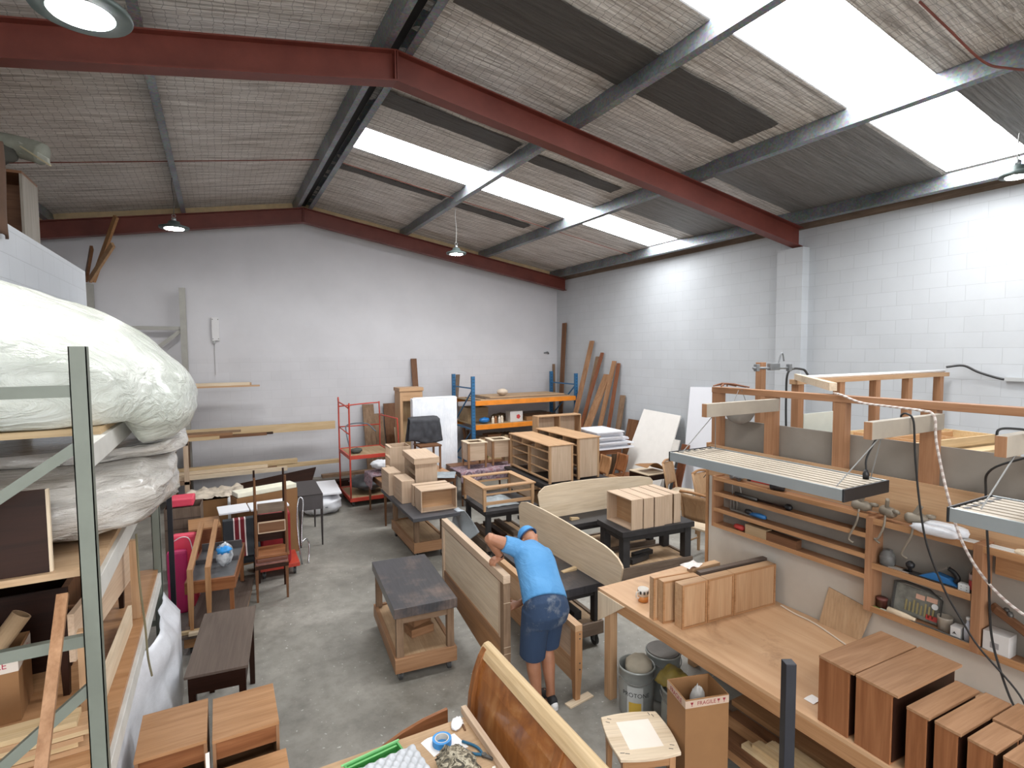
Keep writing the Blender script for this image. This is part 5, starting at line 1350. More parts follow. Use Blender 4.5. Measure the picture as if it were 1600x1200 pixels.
# ------------------------------------------------------------------ near grey shelving rack
RK = plain('rack_grey_green', '#747a70', .5, .2, .08)
def rack_frame(t, x0, x1, y, z1, braces):
    for x, s in ((x0, 1), (x1, -1)):
        p = MB().box(x - .028, y, 0, x + .028, y + .004, z1).box(x + s*.028 - .004*(s > 0), y, 0, x + s*.028 + .004*(s < 0), y + .06, z1).box(x - s*.028, y, 0, x - s*.028 + .004*s, y + .045, z1).build('post', RK, t)
        mb = MB(); z = .3
        while z < z1 - .05:
            mb.box(x + s*.0265, y + .02, z, x + s*.0290, y + .04, z + .035); z += .09
        mb.build('slot_row', plain('slot_dark2', '#33352f', .7), p)
    for a, b2 in braces:
        MB().bar((x0 + .0, y + .025, a), (x1 - .0, y + .025, b2), .03, .045 if a == b2 else .04).build('brace', RK, t)
t = thing('storage_rack', 'grey steel storage rack at the left with slotted front post', 'rack', (0, 0, 0))
rack_frame(t, -1.21, -.47, 2.60, 3.03, [(2.86, 2.86), (1.88, 1.88), (2.12, 2.66), (1.10, 1.70), (.9, .9)])
rack_frame(t, -1.21, -.47, 4.95, 3.03, [(2.86, 2.86), (1.88, 1.88), (.9, .9)])
WHT = plain('rack_beam_white', '#c9c9c4', .5, var=.1)
for z, y0 in ((1.30, 2.64), (2.10, 2.64), (2.645, 2.64)):
    MB().box(-.50, y0, z - .095, -.45, 4.99, z).build('front_beam', WHT, t, bevel=.003)
    MB().box(-1.23, y0, z - .095, -1.18, 4.99, z).build('rear_beam', WHT, t)
for z, k, y0 in ((1.30, 'orange', 2.7), (2.10, 'ply', 2.74), (2.645, 'pine', 2.98)):
    MB().box(-1.45, y0, z, -.47, 4.98, z + .028).build('shelf_board', W(k, 'x'), t)
def plank(name, label, p, q, w, h, kind, group=None, cat='timber', up=(0, 0, 1)):
    d = Vector(q) - Vector(p); ax = 'xyz'[max(range(3), key=lambda i: abs(d[i]))]
    return solo(MB().bar(p, q, w, h, up), name, W(kind, ax), label, cat, group=group)
plank('leaning_batten', 'thin brown batten leaning on the near rack post', (-.545, .75, .02), (-.545, 2.56, 2.10), .035, .02, 'cedar')

# wadding bales in plastic
m, nt, b = nodes('wadding_plastic')
v = coords(nt, (1, 1, 1)); st = coords(nt, (2, 9, 9))
wr = noise_n(nt, st, 1.0, 5, .6, 2.); sf = noise_n(nt, v, 3., 4)
c = ramp(nt, sf, [(.3, lin('#bfc6bc')), (.7, lin('#dadfd8'))])
link(nt, c, b.inputs['Base Color']); b.inputs['Roughness'].default_value = .16
b.inputs['Subsurface Weight'].default_value = .15; b.inputs['Subsurface Radius'].default_value = (.05, .05, .05)
bump(nt, b, wr, .8, .04); b.inputs['Coat Weight'].default_value = .35; b.inputs['Coat Roughness'].default_value = .08
WAD = m
def bale1(d):
    k = 1 + .045*nz(d.x*2.2, d.y*2.2, d.z*2.2) + .02*nz(d.x*6, d.y*9, d.z*6)
    return k
mb = MB().blob((0, 0, 0), (.82, .92, .44), 64, 40, bale1, .96)
vs = []
for x, y, z in mb.v:
    # droop of the overhanging right end, flattened on the shelf
    z -= .25*max(0, x + .2)
    x = max(x, -.475 + .02*nz(y*3, z*3))
    z = max(z, -.303) if x < .575 else max(z, -.45)
    vs.append((x, y, z))
mb.v = vs
solo(mb, 'wadding_bale', WAD, 'huge white plastic bale of wadding bulging over the top rack shelf', 'bale', (-.95, 3.80, 2.98), 0, smooth=True)
m, nt, b = nodes('wrapped_plastic_bag')
wr = noise_n(nt, coords(nt, (3, 5, 14)), 1.0, 6, .65, 1.5)
link(nt, ramp(nt, noise_n(nt, coords(nt, (1, 1, 1)), 3, 4), [(.3, lin('#b9b3aa')), (.7, lin('#dcd9d3'))]), b.inputs['Base Color']); b.inputs['Roughness'].default_value = .2; b.inputs['Coat Weight'].default_value = .5; b.inputs['Coat Roughness'].default_value = .08
bump(nt, b, wr, .8, .05)
BAG = m
def bag2(d): return 1 + .07*nz(d.x*2.5 + 5, d.y*2.5, d.z*2.5) + .05*nz(d.x*5, d.y*5, d.z*9)
def lump(c, r, seed, name, label, p=.62, mat=BAG, lo=-9, hi=9, front=9):
    mb = MB().blob((0, 0, 0), r, 52, 34, lambda d: 1 + .08*nz(d.x*2.5 + seed, d.y*2.5, d.z*2.5) + .06*nz(d.x*4, d.y*4 + seed, d.z*9), p)
    mb.v = [(x, y, z if c[0] + x > front else min(max(z, lo - c[2]), hi - c[2])) for x, y, z in mb.v]
    return solo(mb, name, mat, label, 'bag', c, 0, smooth=True)
lump((-.80, 3.75, 2.29), (.56, .85, .165), 2., 'wrapped_cushion', 'plastic wrapped foam lying lowest on the middle rack shelf', lo=2.1295, hi=2.43)
lump((-.80, 4.12, 2.46), (.60, .62, .10), 7., 'wrapped_cushion', 'second plastic wrapped foam bulging out below the big bale', lo=2.4315, hi=2.50)
# dark panel and cabinet on the rack
t = thing('dark_board', 'dark walnut board with pale edge standing on the middle rack shelf', 'board', (-1.40, 2.765, 2.1285))
MB().box(0, 0, 0, .775, .018, .335).build('face', W('walnut', 'x'), t); MB().box(.775, 0, 0, .785, .018, .335).build('pale_edge', W('birch', 'z'), t)
t = thing('dark_cabinet', 'dark brown open-topped cabinet on the lower rack shelf behind the carton', 'cabinet', (-1.41, 3.62, 1.3285))
DK, DKX = W('walnut', 'z'), W('walnut', 'x')
MB().box(0, 0, 0, .66, .02, .43).build('front_panel', DKX, t); MB().box(0, .40, 0, .66, .42, .43).build('back_panel', DKX, t)
MB().box(0, .02, 0, .02, .40, .43).build('side_panel', DK, t); MB().box(.63, .02, 0, .66, .40, .43).build('side_panel', W('brown', 'z'), t); MB().box(.02, .02, 0, .63, .4, .015).build('base', DK, t)
t = carton('cardboard_box', 'open carton with FRAGILE tape on the lower rack shelf', (-1.25, 3.16, 1.3285), 3, .40, .24, .315)
TAPE = plain('white_tape', '#d9cfc4', .4, var=.03); REDI = plain('red_ink', '#a83048', .5, var=.03)
MB().box(-.001, -.0012, .235, .40, 0, .305).box(.40, 0, .235, .4012, .24, .305).build('tape', TAPE, t)
text_mesh('FRAGILE', .043, REDI, 'lettering', t, Matrix.Translation((.29, -.0016, .27)) @ Matrix.Rotation(PI/2, 4, 'X'), .0004, sx=.9)
text_mesh('FRAGILE', .04, REDI, 'lettering', t, Matrix.Translation((.4016, .12, .27)) @ Matrix.Rotation(PI/2, 4, 'Z') @ Matrix.Rotation(PI/2, 4, 'X'), .0004, sx=.8)
t = thing('cardboard_tube', 'cardboard tube leaning out of the FRAGILE carton on the rack', 'tube', (-1.12, 3.25, 1.40))
MB().lathe([(.04, 0), (.04, .46), (.032, .46), (.032, .0)], 20, Matrix.Rotation(.62, 4, (-.25, 1, 0))).build('tube', plain('tube_card', '#a48a6a', .8), t, smooth=False)
# small table frame on the rack
t = thing('low_table', 'pale table underframe on dark tapered legs on the lower rack shelf', 'table frame', (-.70, 3.25, 1.3285), -5.5)
AP = W('maple', 'y')
MB().box(.02, 0, .19, .045, 1.15, .425).build('apron', AP, t)
MB().box(-.055, .12, .19, .02, .14, .42).build('block', W('brown', 'x'), t); MB().box(-.055, 1.0, .19, .02, 1.02, .42).build('block', W('brown', 'x'), t)
for x in (-.018,):
    for y in (.07, 1.06): MB().frustum((x, y, 0, .025, .025), (x, y, .42, .045, .045)).build('leg', W('walnut', 'z'), t)
for k, (x, y, h) in enumerate(((-.513, 4.10, .50), (-.585, 3.05, .42))):
    solo(MB().box(-.02, -.02, 0, .02, .02, h), 'square_post', W('honey', 'z'), ('square orange post upright on the lower rack shelf, farther one', 'square orange post upright on the lower rack shelf behind the rack post')[k], 'post', (x, y, 1.3285))
plank('loose_board', 'pale board on edge along the front of the lower rack shelf', (-.545, 3.15, 1.395), (-.53, 3.98, 1.395), .02, .13, 'birch')
for k in range(6):
    solo(MB().box(-.9, 0, 0, .0 - .02*((k*3) % 4), .11, .022), 'pine_strip', W(('honey', 'pine')[k % 2], 'x'), 'pale pine strip in the taped stack on the lower rack shelf', 'timber', (-.515, 2.80 + .006*(k % 2), 1.3285 + .0225*k), 2, 'taped pine strips')
solo(MB().box(0, -.003, 0, .03, .0, .135).box(0, -.003, .135, .03, .12, .138), 'blue_tape', plain('blue_tape', '#2f86c9', .5), 'blue tape band around the pine strips on the rack', 'tape', (-.70, 2.795, 1.33), 2)
solo(MB().tube(bez([(-.435, 3.61, 2.0), (-.435, 3.65, 1.7), (-.43, 3.75, 1.4), (-.43, 3.80, 1.2), (-.42, 3.85, 1.05)], 6), .006, 6), 'strap', plain('olive_strap', '#77725a', .8), 'thin olive strap dangling from the rack beam to the plastic', 'strap')
# sheet plastic hanging below the rack shelf
def sheet(u, v):
    y = 3.0 + 1.95*u
    z = 1.14*(1 - v) + .004
    bulge = .17*math.sin(min(1, v*1.25)*PI)*(.7 + .3*math.sin(u*7)) + .10*u*v + .07*nz(u*5, v*3, 2.) + .025*nz(u*18, v*5)
    q = min(1, max(0, (y - 3.95)/.5)); q = q*q*(3 - 2*q)
    return (min(-.335, -.56 + .02*nz(u*9, v*4) + q*(.12 + bulge)), y, z - (.25*(1 - u)*(1 - v)))
solo(MB().grid(sheet, 44, 26), 'plastic_sheet', plain('white_film', '#d3d6dc', .25, var=.1, scale=8, bmp=.3), 'white plastic sheeting hanging down in front of the rack below its shelf', 'sheet', smooth=True, solid=.004)
lump((-1.0, 3.2, .62), (.32, .45, .3), 11., 'wrapped_cushion', 'plastic wrapped bundle low inside the rack behind the post', .7)
solo(MB().box(-.30, -.4, 0, .30, .5, .27), 'plastic_crate', plain('dark_crate', '#3a3733', .7), 'dark crate under the wrapped bundle at the bottom of the rack', 'crate', (-1.0, 3.2, 0))
solo(MB().box(-.02, -.02, 0, .02, .02, 2.38), 'steel_post', plain('navy_steel', '#17181f', .4, .3), 'slim black steel post standing just beyond the grey rack', 'post', (-.425, 5.62, 0), bevel=.002)

# second tall rack frame, battens on its top
t = thing('tall_rack', 'tall grey rack frame rising above the bale in front of the white wall', 'rack', (0, 0, 0))
RK2 = plain('rack_plain_grey', '#9b9a94', .5, .2, .08)
for x in (-.585, -2.05):
    MB().box(x - .055, 12.62, 0, x + .055, 12.63, 4.30).box(x - .055, 12.63, 0, x - .045, 12.72, 4.30).box(x + .045, 12.63, 0, x + .055, 12.72, 4.30).build('post', RK2, t)
for a, b2, z in ((3.50, 3.50, 0), (2.3, 3.46, 0), (2.2, 2.2, 0), (1.0, 2.15, 0)):
    MB().bar((-2.0, 12.68, a), (-.63, 12.68, b2), .05, .07).build('brace', RK2, t)
for k in range(3):
    o = .035*k
    plank('leaning_stick', ('longest orange stick of the bundle on the tall rack post', 'orange stick second in the bundle on the tall rack post', 'thin brown stick third in the bundle on the tall rack post', 'outer brown stick of the bundle on the tall rack post')[k],
          (-2.0 - .045*k, 12.70 - .05*k, 4.36), ((-1.52, -1.58, -1.88, -1.95)[k], 12.08 - .055*k, (5.46, 4.95, 4.86, 4.84)[k]), .045, .10, ('orange', 'honey', 'brown', 'brown')[k], 'sticks on the tall rack post')

# ------------------------------------------------------------------ lumber on the back wall stand
t = thing('lumber_stand', 'rough timber stand carrying long planks along the back wall', 'stand', (0, 0, 0))
for x in (-.60, -.83):
    MB().box(x - .04, 11.86, 0, x + .04, 11.94, 1.325).build('post', W('maple', 'z'), t); MB().box(x - .04, 12.46, 0, x + .04, 12.54, 1.325).build('post', W('old', 'z'), t)
for x in (-2.2, -1.2):
    MB().box(x - .04, 11.86, 0, x + .04, 11.94, 2.33).build('post', W('old', 'z'), t); MB().box(x - .04, 12.46, 0, x + .04, 12.54, 2.33).build('post', W('old', 'z'), t)
for z, x in ((.58, -.7), (1.325, -.7), (.58, -2.0), (1.325, -2.0), (2.33, -1.2), (2.33, -2.2)):
    MB().box(x - .15, 11.86, z - .06, x + .15, 12.55, z).build('arm', W('old', 'y'), t)
LG = 'long planks on the lumber stand'
def lum(label, x1, y, z, w, h, kind, x0=-2.4, dz=0.):
    solo(MB().box(x0, 0, 0, x1, w, h), 'timber_plank', W(kind, 'x'), label, 'timber', (0, y, z + .001), 0, LG)
lum('pale batten with the longest reach on the top arm of the lumber stand', .72, 12.05, 2.33, .10, .03, 'honey')
lum('pale batten in the middle of the top arm of the lumber stand', .42, 12.17, 2.33, .1, .035, 'honey')
lum('pale batten at the back of the top arm of the lumber stand', .58, 12.30, 2.33, .12, .07, 'honey')
lum('short pale batten lying uppermost on the top arm', .54, 12.06, 2.3615, .09, .06, 'birch')
lum('long cream board with a rounded end on the middle arm', 2.22, 12.34, 1.326, .06, .17, 'pine')
lum('brown board ending midway on the middle arm', .82, 12.08, 1.326, .12, .05, 'brown')
lum('dark narrow board ending midway on the middle arm', .95, 12.2, 1.326, .08, .04, 'walnut')
lum('pinkish board lying on the brown one on the middle arm', .2, 12.08, 1.3775, .1, .05, 'cedar')
lum('short cream batten at the front of the middle arm', -.03, 11.97, 1.326, .09, .06, 'pine')
lum('old board on top of the pinkish one on the middle arm', .35, 12.09, 1.4285, .09, .035, 'old')
lum('thick pale board uppermost on the lowest arm', 1.41, 12.25, .66, .14, .09, 'pine')
lum('long pale board at the bottom back of the lowest arm', 2.28, 12.25, .58, .16, .07, 'pine')
lum('pale board with a dark edge on the lowest arm', .82, 12.1, .655, .12, .05, 'birch')
lum('pale board at the front of the lowest arm', 1.18, 11.97, .58, .12, .07, 'birch')
lum('narrow brown board in the middle of the lowest arm', 1.0, 12.1, .58, .12, .07, 'brown')
# wall box
t = thing('wall_box', 'small white switch box high on the gable wall with a thin cable', 'switch box', (-.03, YB, 3.5))
MB().box(-.07, -.06, -.24, .07, -.001, .24).build('cover', plain('wall_white', '#d5d5d6', .5, var=.02), t, bevel=.006)
MB().tube([(-.03, -.03, -.3), (-.03, -.03, -.24)], .03, 10).build('gland', plain('grey_conduit', '#aeb0b0', .5), t)
MB().tube([(-.03, -.012, -.3), (-.03, -.012, -.95)], .006, 6).build('cable', plain('pale_cable', '#a9a9a8', .6), t)
mb = MB()
for x in (-.05, .05):
    for z in (-.2, .2): mb.box(x - .008, -.063, z - .008, x + .008, -.06, z + .008)
mb.build('screws', STEELD, t)
solo(MB().tube([(7.95, 12.86, 2.95), (8.05, 12.84, 2.98), (8.1, 12.86, 2.93)], .02, 6), 'pipe_stub', GM, 'small grey pipe fitting on the back wall in the corner', 'pipe')  # short stub of pipe, nothing mounts it to the wall
# ------------------------------------------------------------------ floor clutter along the back wall
solo(MB().prism([(.12, 11.5, .30), (1.58, 11.5, .40), (1.72, 11.84, .62), (.25, 11.84, .44)], (0, .01, -.03)), 'brown_board', W('walnut', 'x'), 'large dark brown board propped on the stacked planks by the back wall', 'board')
def floorplank(label, x0, x1, y, z, w, h, kind): solo(MB().box(x0, 0, 0, x1, w, h), 'floor_plank', W(kind, 'x'), label, 'timber', (0, y, z + .0005), 0, 'planks stacked on the floor by the back wall')
floorplank('wide old plank at the bottom of the floor stack', -.4, 3.0, 11.9, 0, .4, .12, 'old')
floorplank('dark plank on the wide old one in the floor stack', .2, 2.5, 11.95, .1205, .2, .12, 'walnut')
floorplank('grey plank at the back of the floor stack', .9, 2.6, 12.2, .1205, .2, .16, 'grey')
floorplank('pale plank uppermost at the right end of the floor stack', 1.9, 3.2, 12.2, .2815, .18, .06, 'old')
floorplank('pinkish plank at the front of the floor stack', .3, 2.1, 11.42, 0, .40, .26, 'rust')
floorplank('pale plank lying in front under the red trolley end', 2.15, 3.0, 11.82, 0, .07, .1, 'pine')
solo(MB().grid(lambda u, v: (-.55 + .85*u, 9.7 + .7*v, .70 + .09*abs(nz(u*5, v*5, 1.)) + .05*abs(nz(u*11, v*11, 4.))), 26, 20), 'plastic_wrap', plain('crumpled_film', '#c5b9a8', .3, var=.25, scale=9), 'crumpled clear wrap over brown card behind the orange cabinet', 'plastic wrap', smooth=True, solid=.004)
t = carton('cardboard_box', 'low brown carton under the crumpled wrap behind the orange cabinet', (-.5, 9.72, 0), 0, .78, .66, .69)
t = thing('printed_bag', 'white paper bag with dark print beside the tall carton', 'bag', (.05, 9.3, 0))
MB().box(0, 0, 0, .42, .3, .74).build('bag', plain('white_paper_bag', '#d9dadb', .6, var=.1), t, bevel=.03)
text_mesh('IC', .09, plain('navy_ink', '#3c4658', .6), 'lettering', t, Matrix.Translation((.2, -.001, .64)) @ Matrix.Rotation(PI/2, 4, 'X'), .0005)
# tall carton with foam
t = carton('tall_carton', 'tall brown carton topped with cream foam behind the stacked chairs', (.16, 8.42, 0), 17, .86, .26, .97)
solo(MB().box(0, 0, 0, .84, .24, .07), 'foam_slab', plain('cream_foam', '#e9e6d2', .8, var=.04), 'cream foam slab lying on top of the tall brown carton', 'foam', (.172, 8.43, .9705), 17, bevel=.01)
# dark side table
leg_table('dark_side_table', 'nearly black side table with slender legs beside the tall carton', 1.0, 8.76, -2, .36, 1.02, .815, 'walnut', .018, .22, .042, .5, inset=.0)
bpy.data.objects['dark_side_table'].children[0].data.materials[0] = plain('charcoal_top', '#4a4647', .4)
for ch in bpy.data.objects['dark_side_table'].children[1:]:
    ch.data.materials[0] = plain('charcoal_side', '#2c2626', .45)
# white bag with board
t = thing('white_sack', 'white plastic sack with dark print lying by the red trolley', 'sack', (1.62, 10.7, .165), -8)
MB().blob((0, 0, 0), (.36, .42, .17), 34, 22, lambda d: 1 + .16*nz(d.x*3, d.y*3, d.z*3) + .06*nz(d.x*9, d.y*9, d.z*9), .7).build('sack', plain('white_sack', '#d7d9de', .3, var=.08), t, smooth=True)
text_mesh('SE', .13, plain('navy_ink', '#3c4658', .6), 'lettering', t, Matrix.Translation((.06, -.40, .03)) @ Matrix.Rotation(1.35, 4, 'X'), .02)
solo(MB().box(0, 0, 0, .44, 1.1, .03), 'white_shelf_board', WS, 'white board lying across the white sack near the red trolley', 'board', (1.50, 10.35, .372), -4, bevel=.002)

# ------------------------------------------------------------------ furniture parts at the left middle
t = trolley('low wheeled platform of brown plywood under the small dark topped table', -.42, 6.10, -8, .54, 1.32, .22, .03, (.03, .04), (.09, .19), .05, False, 'orange', topm=W('umber', 'y'), casters=True)
t = thing('tray_table', 'small wooden table with dark tray top on the plywood platform', 'table', (-.38, 6.3, .2215), -7)
MB().box(0, .04, .44, .46, 1.06, .455).build('tabletop', plain('slate_top', '#5b5c5e', .35, var=.2), t)
for (a, bq, c_, e) in ((0, 0, .46, .04), (0, 1.06, .46, 1.10), (0, .04, .015, 1.06), (.445, .04, .46, 1.06)):
    MB().box(a, bq, .34, c_, e, .46).build('apron', W('teak', 'x' if c_ - a > .2 else 'y'), t)
MB().box(.02, .52, .455, .44, .55, .50).build('divider', plain('charcoal_top', '#4a4647', .4), t)
MB().box(.02, .95, .455, .44, .98, .54).build('divider', plain('charcoal_top', '#4a4647', .4), t)
for x in (.02, .40):
    for y in (.02, 1.04): MB().box(x, y, 0, x + .04, y + .04, .34).build('leg', W('teak', 'z'), t)
t = thing('leg_trestle', 'pair of loose table legs joined by long rails propped over the small table', 'frame', (-.345, 6.19, .2215), -3)
for x in (0., .155):
    MB().bar((x + .025, 0, .60 + .02), (x + .025, 1.42, .70), .05, .05).build('rail', W('orange', 'y'), t, bevel=.002)
    MB().frustum((x + .025, -.03, .03, .03, .03), (x + .025, -.02, .36, .05, .05)).box(x, -.045, .36, x + .05, .005, .645).build('leg', W('orange', 'z'), t, bevel=.002)
MB().box(-.1, -.06, .0, .19, -.02, .03).build('foot_batten', W('pine', 'x'), t); MB().box(.0, -.11, .0, .3, -.065, .03).build('foot_batten', W('birch', 'x'), t)
t = thing('bottle_bag', 'clear plastic bag of blue topped bottles on the small dark topped table', 'bag', (-.015, 6.6, .682))
m, nt, b = nodes('crinkled_clear')
link(nt, ramp(nt, noise_n(nt, coords(nt, (1, 1, 1)), 14, 4), [(.35, lin('#8b9299')), (.65, lin('#e3e8ec'))]), b.inputs['Base Color']); b.inputs['Roughness'].default_value = .15; b.inputs['Alpha'].default_value = .75
MB().blob((0, 0, .135), (.085, .085, .125), 26, 18, lambda d: 1 + .2*nz(d.x*4, d.y*4, d.z*4)).build('bag', m, t, smooth=True)
MB().blob((0, -.02, .19), (.078, .075, .05), 20, 12, lambda d: 1 + .3*nz(d.x*5, d.y*5, d.z*5)).build('blue_caps', plain('bright_blue', '#2f8fd6', .4, var=.25, scale=25), t, smooth=True)
# pink cushions, cartons and cabinet
PINK = plain('pink_vinyl', '#e0465f', .45, var=.06); MAG = plain('magenta_vinyl', '#b3235c', .5, var=.08)
t = thing('pink_cushion', 'bright pink vinyl cushion with white piping standing upright by the black post', 'cushion', (-.56, 7.35, .0), -8)
MB().box(0, 0, .0, .26, .12, .88).build('cover', PINK, t, bevel=.03)
MB().tube(bez([(.0, -.006, .80), (.12, -.006, .86), (.2, -.006, .80), (.22, -.006, .5), (.1, -.006, .2)], 6), .006, 6).build('piping', plain('white_piping', '#e6dada', .5), t)
solo(MB().box(0, 0, 0, .2, .1, .74), 'magenta_cushion', MAG, 'magenta cushion standing in front of the bright pink one', 'cushion', (-.60, 7.2, 0), -4, bevel=.03)
t = carton('cardboard_box', 'brown carton stacked above the pink cushions', (-.70, 8.38, .0), -3, .42, .4, .95, W('dirty', 'z'))
MB().box(0, -.003, .80, .42, -.0, .81).build('strap', plain('dark_strap', '#4a3b33', .6), t); MB().box(0, -.003, .66, .42, -.0, .67).build('strap', plain('dark_strap', '#4a3b33', .6), t)
solo(MB().box(0, 0, 0, .30, .3, .11), 'pink_box', PINK, 'pink padded box on top of the brown carton', 'box', (-.66, 8.42, .9505), -3, bevel=.02)
t = thing('orange_cabinet', 'orange wood cabinet with a pale top behind the loose legs', 'cabinet', (-.40, 7.78, 0), 3)
MB().box(0, 0, .78, .36, .5, .80).build('top_panel', W('orange', 'x'), t); MB().box(0, 0, 0, .02, .5, .78).build('side_panel', W('teak', 'z'), t); MB().box(.34, 0, 0, .36, .5, .78).build('side_panel', W('teak', 'z'), t)
MB().box(.02, .48, 0, .34, .5, .78).build('back_panel', W('teak', 'z'), t); MB().box(.02, 0, .3, .34, .02, .78).build('front_panel', W('rust', 'x'), t)
# striped armchair under white boards
m, nt, b = nodes('striped_upholstery')
tc = nt.nodes.new('ShaderNodeTexCoord'); sp = nt.nodes.new('ShaderNodeSeparateXYZ'); link(nt, tc.outputs['Object'], sp.inputs[0])
mr = nt.nodes.new('ShaderNodeMapRange'); mr.inputs[1].default_value = 0; mr.inputs[2].default_value = .40; link(nt, sp.outputs['X'], mr.inputs[0])
r = nt.nodes.new('ShaderNodeValToRGB'); r.color_ramp.interpolation = 'CONSTANT'
cols = [(0, '#2f3236'), (.30, '#d9cdca'), (.335, '#6e1620'), (.46, '#d9cdca'), (.50, '#6e1620'), (.62, '#d9cdca'), (.66, '#2f3236')]
el = r.color_ramp.elements
el[0].position = 0; el[0].color = lin(cols[0][1]); el[1].position = cols[1][0]; el[1].color = lin(cols[1][1])
for p_, c_ in cols[2:]:
    e_ = el.new(p_); e_.color = lin(c_)
link(nt, mr.outputs[0], r.inputs[0]); link(nt, r.outputs[0], b.inputs['Base Color']); b.inputs['Roughness'].default_value = .9
t = thing('armchair', 'dark upholstered chair back with red and white stripes behind the small table', 'armchair', (-.02, 7.62, 0), 2)
MB().box(.0, .0, .30, .42, .55, .46).build('seat', plain('dark_upholstery', '#2f3236', .9), t, bevel=.04)
pr = []
MB().prism([(0, -.04 + .16*math.sin(a) , .42 + .44*a/1.7) for a in [k*1.7/10 for k in range(11)]] + [(0, .20, .87), (0, .16, .42)], (.42, 0, 0)).build('backrest', m, t, bevel=.008)
for x in (.03, .39):
    for y in (.05, .5): MB().box(x - .02, y - .02, .0, x + .02, y + .02, .30).build('leg', W('walnut', 'z'), t)
for k in range(2):
    solo(MB().box(0, 0, 0, .36 + .12*k, .40, .022), 'white_shelf_board', WS, ('white board lying on the striped chair back', 'white board lying beside the one on the striped chair')[k], 'board', (-.06 + .375*k, 7.95, .888), 4, bevel=.002)
t = thing('red_dolly', 'low red wheeled dolly below the stacked chairs', 'dolly', (.38, 7.72, 0), 0)
MB().box(0, 0, .12, .5, .55, .17).build('deck', plain('trolley_red', '#b8402f', .45), t, bevel=.004)
for x in (.06, .44):
    for y in (.08, .47): caster(t, x, y, .12)
solo(MB().box(0, 0, 0, .38, .5, .71), 'red_cushion_stack', plain('dark_red_vinyl', '#8e1a22', .5, var=.15), 'dark red upholstered block on the red dolly', 'cushion', (.40, 7.74, .1705), 0, bevel=.04)
# stacked ladder chairs
WN = W('walnut', 'z'); WNX = W('walnut', 'x')
t = thing('wooden_chair', 'dark wooden chair with vinyl seat standing at the edge of the left clutter', 'chair', (.32, 7.08, 0), -2)
for x in (0, .335):
    MB().frustum((x, 0, 0, .024, .024), (x, 0, .46, .038, .038)).build('front_leg', W('brown', 'z'), t)
    MB().tube([(x, .42, 0), (x, .38, .45), (x, .42, 1.0)], .017, 6).build('back_leg', WN, t)
MB().box(-.02, -.02, .40, .355, .40, .445).build('seat_rail', WNX, t)
MB().box(-.015, -.02, .445, .35, .40, .485).build('seat', plain('worn_pink_vinyl', '#8f6157', .5, var=.25, scale=10), t, bevel=.012)
for z, h in ((.62, .12), (.84, .12)): MB().box(.01, .385, z, .325, .40, z + h).build('back_rail', WNX, t)
MB().tube([(0, 0, .2), (0, .41, .2)], .01, 6).build('stretcher', WN, t); MB().tube([(.335, 0, .2), (.335, .41, .2)], .01, 6).build('stretcher', WN, t)
t = thing('wooden_chair', 'dark wooden chair turned upside down on top of the standing one', 'chair', (.325, 7.04, .487), -2)
MB().box(-.02, 0, .05, .36, .36, .09).build('seat', W('teak', 'x'), t, bevel=.01)
MB().box(-.005, .0, .0, .345, .35, .05).build('seat_pad', plain('worn_brown_vinyl', '#6d4030', .5), t, bevel=.012)
for x in (0., .335):
    MB().tube([(x, .02, .06), (x, .01, .5), (x, .0, 1.04)], .02, 6, radii=[.021, .019, .013]).build('front_leg', W('brown', 'z'), t)
    MB().tube([(x, .335, .06), (x, .35, .6), (x, .36, 1.06)], .02, 6, radii=[.021, .019, .013]).build('back_leg', WN, t)
MB().box(.02, .005, .60, .325, .02, .72).build('rail', W('dirty', 'x'), t); MB().box(.02, .0, .36, .325, .012, .50).build('rail', W('brown', 'x'), t)
mb = MB().box(.02, -.006, .485, .325, .0, .50).box(.02, -.006, .36, .325, .0, .372).box(.02, -.006, .36, .03, .0, .50).box(.315, -.006, .36, .325, 0, .50)
mb.build('pale_edging', W('maple', 'x'), t)
# chrome folding chair frame
CHR = plain('chrome', '#b9babd', .2, .9, .05)
t = thing('folding_chair', 'folded chrome chair frame leaning on the tall brown carton', 'chair', (.95, 8.08, 0), 12)
MB().tube(bez([(0, .0, .0), (-.02, .05, .3), (.0, .16, .62), (.06, .26, .86), (.11, .27, .88), (.12, .24, .8), (.05, .12, .5), (.02, .06, .25)], 6), .011, 8).build('tube_frame', CHR, t, smooth=True)
MB().tube(bez([(.08, -.02, .0), (.12, .05, .12), (.14, .1, .24), (.10, .1, .32), (.03, .06, .3)], 6), .011, 8).build('tube_frame', CHR, t, smooth=True)

# ------------------------------------------------------------------ near left: dark table and orange cabinets
t = leg_table('dark_bench_table', 'long narrow dark brown table in the left aisle', -.295, 4.40, -6, .415, 1.03, .70, 'umber', .02, .13, .05, .8, inset=.02, apk='walnut')
def orange_cab(label, x, y, w, d, h, group='orange wood cabinets at the bottom left'):
    t = thing('small_cabinet', label, 'cabinet', (x, y, 0), 0, group)
    TZ, TX = W('cedar', 'z'), W('cedar', 'x')
    MB().box(0, 0, h - .02, w, d, h).build('top_panel', W('orange', 'x'), t, bevel=.0015)
    MB().box(0, .02, .04, .018, d, h - .02).build('side_panel', TZ, t); MB().box(w - .018, .02, .04, w, d, h - .02).build('side_panel', TZ, t)
    MB().box(.018, d - .012, .04, w - .018, d, h - .02).build('back_panel', W('brown', 'z'), t)
    MB().box(.018, .03, .04, w - .018, d - .012, .06).build('base', TX, t); MB().box(.018, .05, h*.5, w - .018, d - .012, h*.5 + .016).build('shelf_board', TX, t)
    MB().box(.018, .03, h - .14, w - .018, .045, h - .03).build('drawer_front', W('teak', 'x'), t)
    return t
orange_cab('orange wood cabinet left of the gap, back row at the bottom left', -.49, 3.53, .355, .44, .75)
